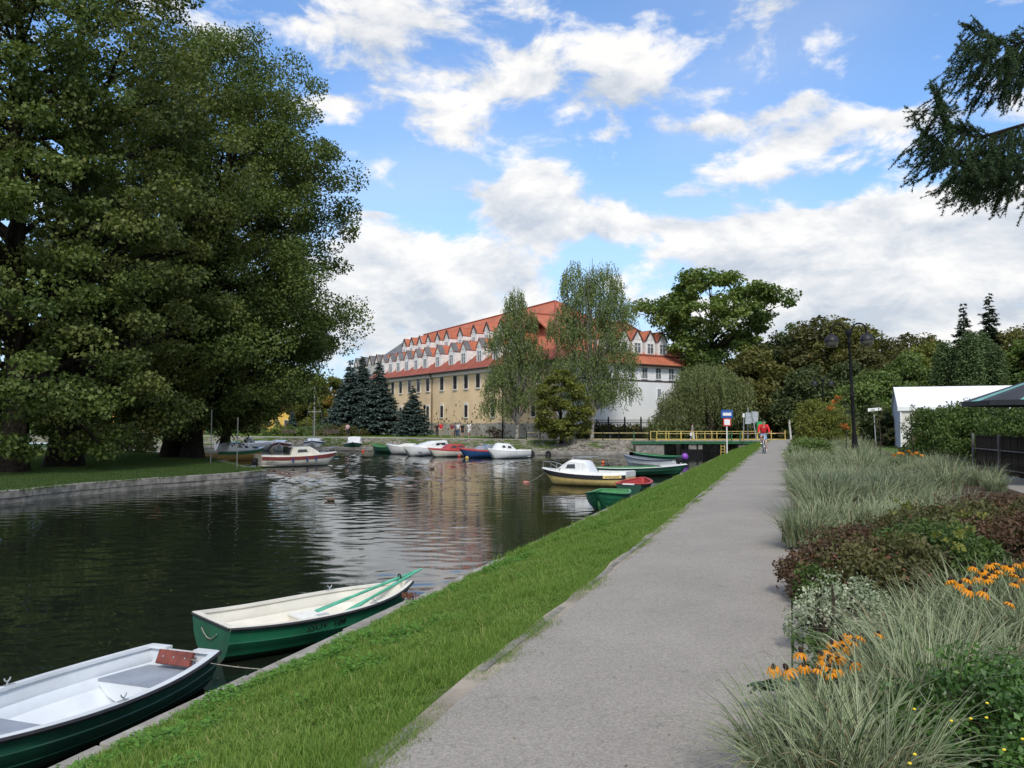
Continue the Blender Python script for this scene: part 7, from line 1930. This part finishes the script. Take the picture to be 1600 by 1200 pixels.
# scraps of leaf on the asphalt
n = 170; gg = np.random.default_rng(44); Yq = 3.4 + 26 * gg.uniform(0, 1, n) ** 1.6; oq = np.where(gg.uniform(0, 1, n) < .5, gg.uniform(-1.9, -.05, n), np.where(gg.uniform(0, 1, n) < .5, -1.9 + gg.uniform(0, .2, n), -.05 - gg.uniform(0, .2, n)))
V = leaves(np.stack([KP * Yq + oq, Yq, np.full(n, .016)], 1), rnd_dir(n, gg) * (1, 1, .05), unit(np.array([0, 0, 1.]) + rnd_dir(n, gg) * .25), gg.uniform(.012, .03, n), gg.uniform(.008, .018, n))
tag(link('fallen_leaves', quads_mesh('fallen_leaves', V, gg.uniform(0, .99, n), leafmat('dry_leaf', (.10, .07, .03), (.26, .20, .08), None, .1))), 'scattered small dry leaves on the asphalt path', 'leaves', kind='stuff')
# bits of leaf floating on the canal
n = 240; gg = np.random.default_rng(45); Yq = 7.5 + 40 * gg.uniform(0, 1, n) ** 1.8; oq = np.where(gg.uniform(0, 1, n) < .6, -6.5 - 1.6 * gg.uniform(0, 1, n), -6.5 - 21 * gg.uniform(0, 1, n))
V = leaves(np.stack([KP * Yq + oq, Yq, np.full(n, WATER + .012)], 1), rnd_dir(n, gg) * (1, 1, .03), unit(np.array([0, 0, 1.]) + rnd_dir(n, gg) * .1), gg.uniform(.03, .07, n), gg.uniform(.02, .045, n))
tag(link('floating_leaves', quads_mesh('floating_leaves', V, gg.uniform(0, .99, n), MATS['dry_leaf'])), 'scattered leaves floating on the canal', 'leaves', kind='stuff')
# small yellow flowers and white specks in the grass
gq = np.random.default_rng(8); P = []
for (u, v) in ((232, 1148), (243, 1143), (201, 1172), (158, 1181)):
    q = at(u, v, -.93); P.append((q.x, q.y, slope_z(q.y, q.x - KP * q.y) + .08))
pr0 = None
for p_ in P:
    if pr0 is None:
        mb = MB(); mb.tube([(0, 0, -.08), (0, 0, 0)], .002, 4); mb.lathe([(0, .0), (.013, .002), (.016, .008), (0, .012)], 9); pr0 = mb.build('dandelion', mat('dandelion_yellow', (.80, .62, .03), .7), loc=p_)
        tag(pr0, 'small yellow dandelion in the grass near the grey-white boat', 'flower', 'yellow dandelions by the kerb')
    else: c = pr0.copy(); COL.objects.link(c); c.location = p_
# left lawn turf
pts = []; rot = []; scl = []
LLi = [(p.x, p.y) for p in LI]
def in_left(x, y):
    ins_ = False; poly = LLi + [(-300, 110), (-300, -60)]; j = len(poly) - 1
    for i in range(len(poly)):
        xi, yi = poly[i]; xj, yj = poly[j]
        if (yi > y) != (yj > y) and x < (xj - xi) * (y - yi) / (yj - yi) + xi: ins_ = not ins_
        j = i
    return ins_
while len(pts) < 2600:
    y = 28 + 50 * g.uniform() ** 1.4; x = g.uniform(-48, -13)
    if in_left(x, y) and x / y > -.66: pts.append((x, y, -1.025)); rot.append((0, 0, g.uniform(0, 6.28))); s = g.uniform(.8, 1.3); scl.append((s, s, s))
scatter('lawn_grass', pts, rot, scl, tfs, None, 'left lawn grass in a darker green that paints in the tree shade', 'grass')
# weeds on the cobbled far bank
pts = []; rot = []; scl = []
for k in range(1500):
    i = g.integers(4, len(FL) - 2); s = g.uniform(); t = g.uniform(.05, .92)
    if noise.noise((i * .5 + s * .5, t * 2, 3)) + (.25 if i < 24 else -.15) + (t - .5) * .5 < .16: continue
    q = F1[i].lerp(F1[i + 1], s).lerp(F2[i].lerp(F2[i + 1], s), t); pts.append((q.x, q.y, -1.12 + (FARZ + 1.12) * min(1, t))); rot.append((0, 0, g.uniform(0, 6.28))); s = g.uniform(.5, 1.1); scl.append((s * .7, s * .7, s * 1.0))
scatter('bank_weeds', pts, rot, scl, tfl, None, 'grass and weeds on the far cobbled bank', 'grass')
# far lawn before the building
pts = []; rot = []; scl = []
for k in range(1800):
    x = g.uniform(-42, 3); y = g.uniform(88, 122)
    a_ = (x - CX) * nF.x + (y - CY) * nF.y
    fy = np.interp(x, [p.x for p in F4], [p.y for p in F4])
    if y > fy + 1.4 and a_ > .5: pts.append((x, y, FARZ)); rot.append((0, 0, g.uniform(0, 6.28))); scl.append((1, 1, 1.1))
scatter('lawn_grass', pts, rot, scl, tfl, None, 'grass strip along the foot of the long building', 'grass')

# ================================================================== THE FLOWER BED
def grass_clump(name, label, loc, n, h, w, spread, bend, seed, m=m_phal, seg=4, group=None):
    g = np.random.default_rng(seed); a = g.uniform(0, 2 * PI, n); r = spread * np.sqrt(g.uniform(0, 1, n))
    P = np.stack([np.cos(a) * r, np.sin(a) * r, np.zeros(n)], 1)
    V = blades(P, h * g.uniform(.55, 1.2, n), w * g.uniform(.6, 1.25, n), g, bend, seg, az=a + g.normal(size=n) * .7)
    T = np.repeat(np.where(g.uniform(0, 1, n) < .05, .97, g.uniform(0, .88, n)), seg)
    me = quads_mesh('blades', V, T, m); uv_strip(me, len(V))
    return me
PH = [grass_clump('', '', 0, 230, .62, .019, .20, 1.15, s) for s in (1, 2, 3)]
PHf = [grass_clump('', '', 0, 260, .60, .020, .26, .95, s, seg=3) for s in (4, 5)]
GP = 'clumps of striped ornamental grass in the flower bed'
def put_grass(X, Y, s, rz, label, far=False):
    t = thing('grass_clump', label, 'ornamental grass', (X, Y, .02), rz, GP)
    me = (PHf if far else PH)[int(abs(X * 37 + Y * 11)) % (2 if far else 3)]
    link('blades', me, t); t.scale = (s, s, s * random.uniform(.85, 1.1)); return t
rg = random.Random(3); cnt = 0
# near bed: the big clumps at bottom right
near_spots = []
for (u, v, z) in ((1290, 1190, 0), (1345, 1170, 0), (1410, 1150, 0), (1335, 1120, 0), (1390, 1090, 0), (1450, 1100, 0), (1420, 1040, 0), (1480, 1060, 0), (1535, 1060, 0), (1590, 1080, 0), (1450, 1000, 0), (1510, 1010, 0),
                  (1570, 1020, 0), (1630, 1030, 0), (1250, 1215, 0), (1500, 965, 0), (1555, 975, 0), (1615, 980, 0), (1690, 1040, 0), (1680, 985, 0), (1460, 1150, 0), (1300, 1260, 0), (1370, 1240, 0)):
    q = at(u, v, .12)
    t = put_grass(q.x, q.y, rg.uniform(.78, 1.0), rg.uniform(0, 6.28), 'clump of arching green and white striped grass in the near part of the flower bed'); near_spots.append(q)
# middle bed: a sea of the same grass between the path and the side path: nobody could count it
PHo = []
for m_ in PHf: PHo.append(bpy.data.objects.new('striped_grass', m_))
for w_, tm_ in enumerate(PHo):
    pts = []; rot = []; scl = []
    for k in range(2200):
        Y = 9.5 + (46 * rg.random() ** 1.35); off = rg.uniform(.08, 4.9)
        if (Y < 11.2 and not (Y > 10.2 and off < 1.2)) or (off > 2.6 and Y < 16.5) or (off > 3.8 and Y < 19): continue
        if Y > 34 and off > 3.9: continue
        if len(pts) >= 130: break
        z = noise.noise((Y * .5, off * .7, 9)); s = (.9 + .7 * z) * rg.uniform(.65, 1.25)
        pts.append((KP * Y + off, Y, .03)); rot.append((rg.gauss(0, .08), rg.gauss(0, .08), rg.uniform(0, 6.28))); scl.append((s * 1.1, s * 1.1, s))
    scatter('ornamental_grass', pts, rot, scl, tm_, None, 'drift of pale striped grass filling the middle of the flower bed', 'ornamental grass')

# bronze-red shrubs
GR = 'low bronze-red shrubs in the flower bed'
for k, (u, v, w, h, lm, lb, nn_) in enumerate(((1300, 915, .5, .38, lm_red, 'reddest low shrub, next to the kerb of the path', 60), (1385, 925, .62, .45, lm_redg, 'bronze-green low shrub right of the reddest one', 70), (1440, 885, .65, .48, lm_redg, 'bronze shrub in the middle of the shrub band', 70),
                                              (1345, 885, .6, .36, lm_red, 'dull red shrub below the striped grass', 60), (1520, 858, .8, .48, lm_redg, 'bronze-green shrub with lime shoots near the side path', 80), (1600, 872, .9, .48, lm_red, 'brownish red shrub at the right edge above the yellow flowers', 80),
                                              (1460, 905, .6, .5, lm_hedge, 'green patch of shrub between the bronze ones', 50), (1560, 818, .9, .38, lm_red, 'far brownish shrub along the side path', 70), (1680, 838, 1.0, .45, lm_redg, 'bronze shrub partly beyond the right edge', 60), (1455, 845, .8, .42, lm_redg, 'bronze shrub bordering the striped grass', 60))):
    q = at(u, v, .12); make_bush('barberry_shrub', lb, 'shrub', (max(q.x, KP * q.y + w * 1.0), q.y, .02), [(0, 0, .12, w, w, h)], int(nn_ * 1.3), 170, .042 if q.y < 11 else .055, lm, 401 + k, cr=.17, group=GR, stem=True, bark=m_bark, flat=.7)
for k, (u, v, s) in enumerate(((1520, 800, .12), (1500, 822, .10), (1412, 786, .14), (1480, 840, .10))):
    q = at(u, v, .6); gg = np.random.default_rng(500 + k); C = gg.normal(size=(5, 3)) * (s * .8, s * .8, s * .35); V, T = clump_leaves(C, np.full(5, s * .5), 12, .045, gg)
    t = thing('lime_shoot', 'bright lime green shoots on top of the bronze shrubs', 'shoots', (q.x, q.y, .6), 0, 'lime green shoots on the bronze shrubs'); link('foliage', quads_mesh('foliage', V, T, lm_ygreen), t)
    mb = MB(); mb.tube([(0, 0, -.5), (0, 0, 0)], .006, 4); mb.build('stem', m_bark, t)
# white-edged euonymus
q = at(1308, 990, .1); make_bush('variegated_shrub', 'low shrub with small white-edged leaves beside the kerb', 'shrub', (q.x, q.y, .02), [(0, 0, .1, .36, .34, .42), (.22, .12, .1, .28, .28, .34)], 50, 120, .026, lm_var, 421, cr=.10, bark=m_bark)
q = at(1262, 935, .1); make_bush('herb_plant', 'loose green herb against the kerb left of the white-edged shrub', 'plant', (q.x + .08, q.y, .02), [(0, 0, .08, .2, .25, .28)], 20, 90, .032, lm_hedge, 422, cr=.08)
# box shrub bottom right
q = at(1530, 1165, .15); make_bush('box_shrub', 'glossy green small-leaved shrub filling the bottom right corner', 'shrub', (q.x, q.y, .02), [(0, 0, .12, .40, .32, .42), (.36, 0, .12, .35, .30, .46), (-.30, -.15, .1, .26, .22, .30), (.1, -.45, .1, .5, .3, .36)], 150, 150, .029, lm_box, 423, cr=.105, bark=m_bark, flat=.9)
gg = np.random.default_rng(6)
for k in range(9):
    p_ = at(gg.uniform(1420, 1600), gg.uniform(1085, 1195), .62)
    if k == 0:
        mb = MB(); mb.ball((0, 0, 0), .006, 6, (1, 1, .6)); yf = mb.build('small_yellow_flower', mat('dandelion_yellow', (.80, .62, .03), .7), loc=p_)
        tag(yf, 'tiny yellow blossom among the glossy shrub leaves at the bottom right', 'flower', 'tiny yellow blossoms in the glossy shrub')
    else: c = yf.copy(); COL.objects.link(c); c.location = p_
# dark broad-leaved plant
hs = thing('broad_leaved_plant', 'plant with big dark green round leaves at the kerb below the yellow flowers', 'plant', at(1268, 1120, .02)); gg = np.random.default_rng(12)
lf = None
for k in range(26):
    a = gg.uniform(0, 2 * PI); r = gg.uniform(.03, .26); z = gg.uniform(.06, .17) * (1.2 - r); s = gg.uniform(.55, .85)
    if lf is None:
        mb = MB(); rows = []
        for i in range(7):
            t = i / 6; w = .075 * math.sin(PI * min(1, t * .93 + .07)) ** .7; rows.append([Vector((t * .17, -w, -.03 * t * t + .012)), Vector((t * .17, -w * .5, -.03 * t * t + .004)), Vector((t * .17, 0, -.03 * t * t - .006)), Vector((t * .17, w * .5, -.03 * t * t + .004)), Vector((t * .17, w, -.03 * t * t + .012))])
        mb.loft(rows); o = mb.build('leaf', lm_hosta, hs, smooth=True); lf = o.data
    else: o = link('leaf', lf, hs)
    o.location = (math.cos(a) * r, math.sin(a) * r, z); o.rotation_euler = (gg.normal() * .3, gg.uniform(-.2, .5), a + gg.normal() * .4); o.scale = (s, s, s)
mb = MB()
for k in range(12): a = gg.uniform(0, 6.28); mb.tube([(0, 0, 0), (math.cos(a) * .15, math.sin(a) * .15, .16)], .004, 4)
mb.build('stems', m_grail, hs)
# rudbeckias
mb = MB(); npet = 11
for k in range(npet):
    a = 2 * PI * k / npet; c_, s_ = math.cos(a), math.sin(a); w = .0065
    P_ = [(.008, -w * .5, .0), (.022, -w, -.003), (.033, -w * .85, -.016), (.040, 0, -.027), (.033, w * .85, -.016), (.022, w, -.003), (.008, w * .5, 0)]
    mb.poly([(x * c_ - y * s_, x * s_ + y * c_, z + (.001 if k % 2 else 0)) for x, y, z in P_])
pet_o = mb.build('blossom', lm_petal); pet = pet_o.data; bpy.data.objects.remove(pet_o)
mb = MB(); mb.ball((0, 0, .009), .0120, 10, (1, 1, 1.0)); co_ = mb.build('cone', mat('dark_brown_cone', (.03, .014, .010), .8, .3, 60, .4, 200), smooth='all'); cone = co_.data; bpy.data.objects.remove(co_)
def rudbeckia(label, loc, blooms, seed, leafn=60, sc=1.0):
    g = np.random.default_rng(seed); t = thing('rudbeckia_plant', label, 'flowers', loc, 0, 'orange-yellow coneflowers'); mb = MB(); o = Vector(loc)
    for w in blooms:
        p = w - o; base = Vector((p.x * .35 + g.normal() * .02, p.y * .35 + g.normal() * .02, 0)); mid_ = base.lerp(p, .55) + Vector((0, 0, .03))
        mb.tube([base, mid_, p], [.0035, .003, .0025], 4, caps=False)
        b = link('blossom', pet, t, p); b.rotation_euler = (g.normal() * .35 + .25, g.normal() * .35, g.uniform(0, 6.28)); s = g.uniform(.85, 1.15) * sc; b.scale = (s, s, s * g.uniform(.7, 1.6))
        link('cone', cone, b)
    mb.build('stems', m_grail, t)
    n = 12; C = np.stack([g.normal(size=n) * .09, g.normal(size=n) * .09, g.uniform(.08, .34, n)], 1); V, T = clump_leaves(C, np.full(n, .09), leafn // 4 + 6, .06, g, .8, .3, .45); link('foliage', quads_mesh('foliage', V, T, lm_hedge), t)
    return t
bl = [(1209, 1044), (1230, 1046), (1251, 1020), (1256, 1041), (1300, 1005), (1316, 1000), (1320, 1013), (1285, 1022), (1297, 1028), (1304, 1020), (1294, 1042), (1290, 1035), (1298, 1052), (1310, 1028), (1333, 1003), (1333, 1038), (1372, 990), (1345, 995), (1279, 1046), (1325, 992), (1308, 1046)]
rudbeckia('black-eyed orange-yellow coneflowers beside the kerb of the path', at(1290, 1085, .0), [at(u, v, .42) for u, v in bl], 601)
bl = [(1521, 886), (1546, 882), (1560, 892), (1535, 893), (1528, 902), (1545, 900), (1552, 897), (1578, 886), (1590, 881), (1600, 878), (1570, 884), (1485, 907), (1500, 912), (1512, 905), (1514, 922), (1538, 925), (1585, 898), (1597, 905), (1586, 912), (1610, 890), (1620, 884), (1556, 880), (1541, 905), (1578, 942)]
rudbeckia('band of orange-yellow coneflowers at the right edge above the striped grass', at(1555, 960, .0), [at(u, v, .55) for u, v in bl], 602, 90, 1.0)
bl = [(1405, 706), (1412, 708), (1420, 704), (1398, 710), (1426, 709), (1432, 706), (1440, 710)]
rudbeckia('small far patch of orange flowers before the tent', aty(1415, 730, 26).xy.to_3d(), [aty(u, v, 26) for u, v in bl], 603, 40, 1.8)
print('objects', len(bpy.data.objects), 'tris', sum(len(m.loops) - 2 * len(m.polygons) for m in bpy.data.meshes if m.users) / 1e6)

for o_ in list(COL.objects):
    l_ = o_.get('label')
    if l_ and len(l_.split()) > 16: print('LONG', len(l_.split()), o_.name, l_)
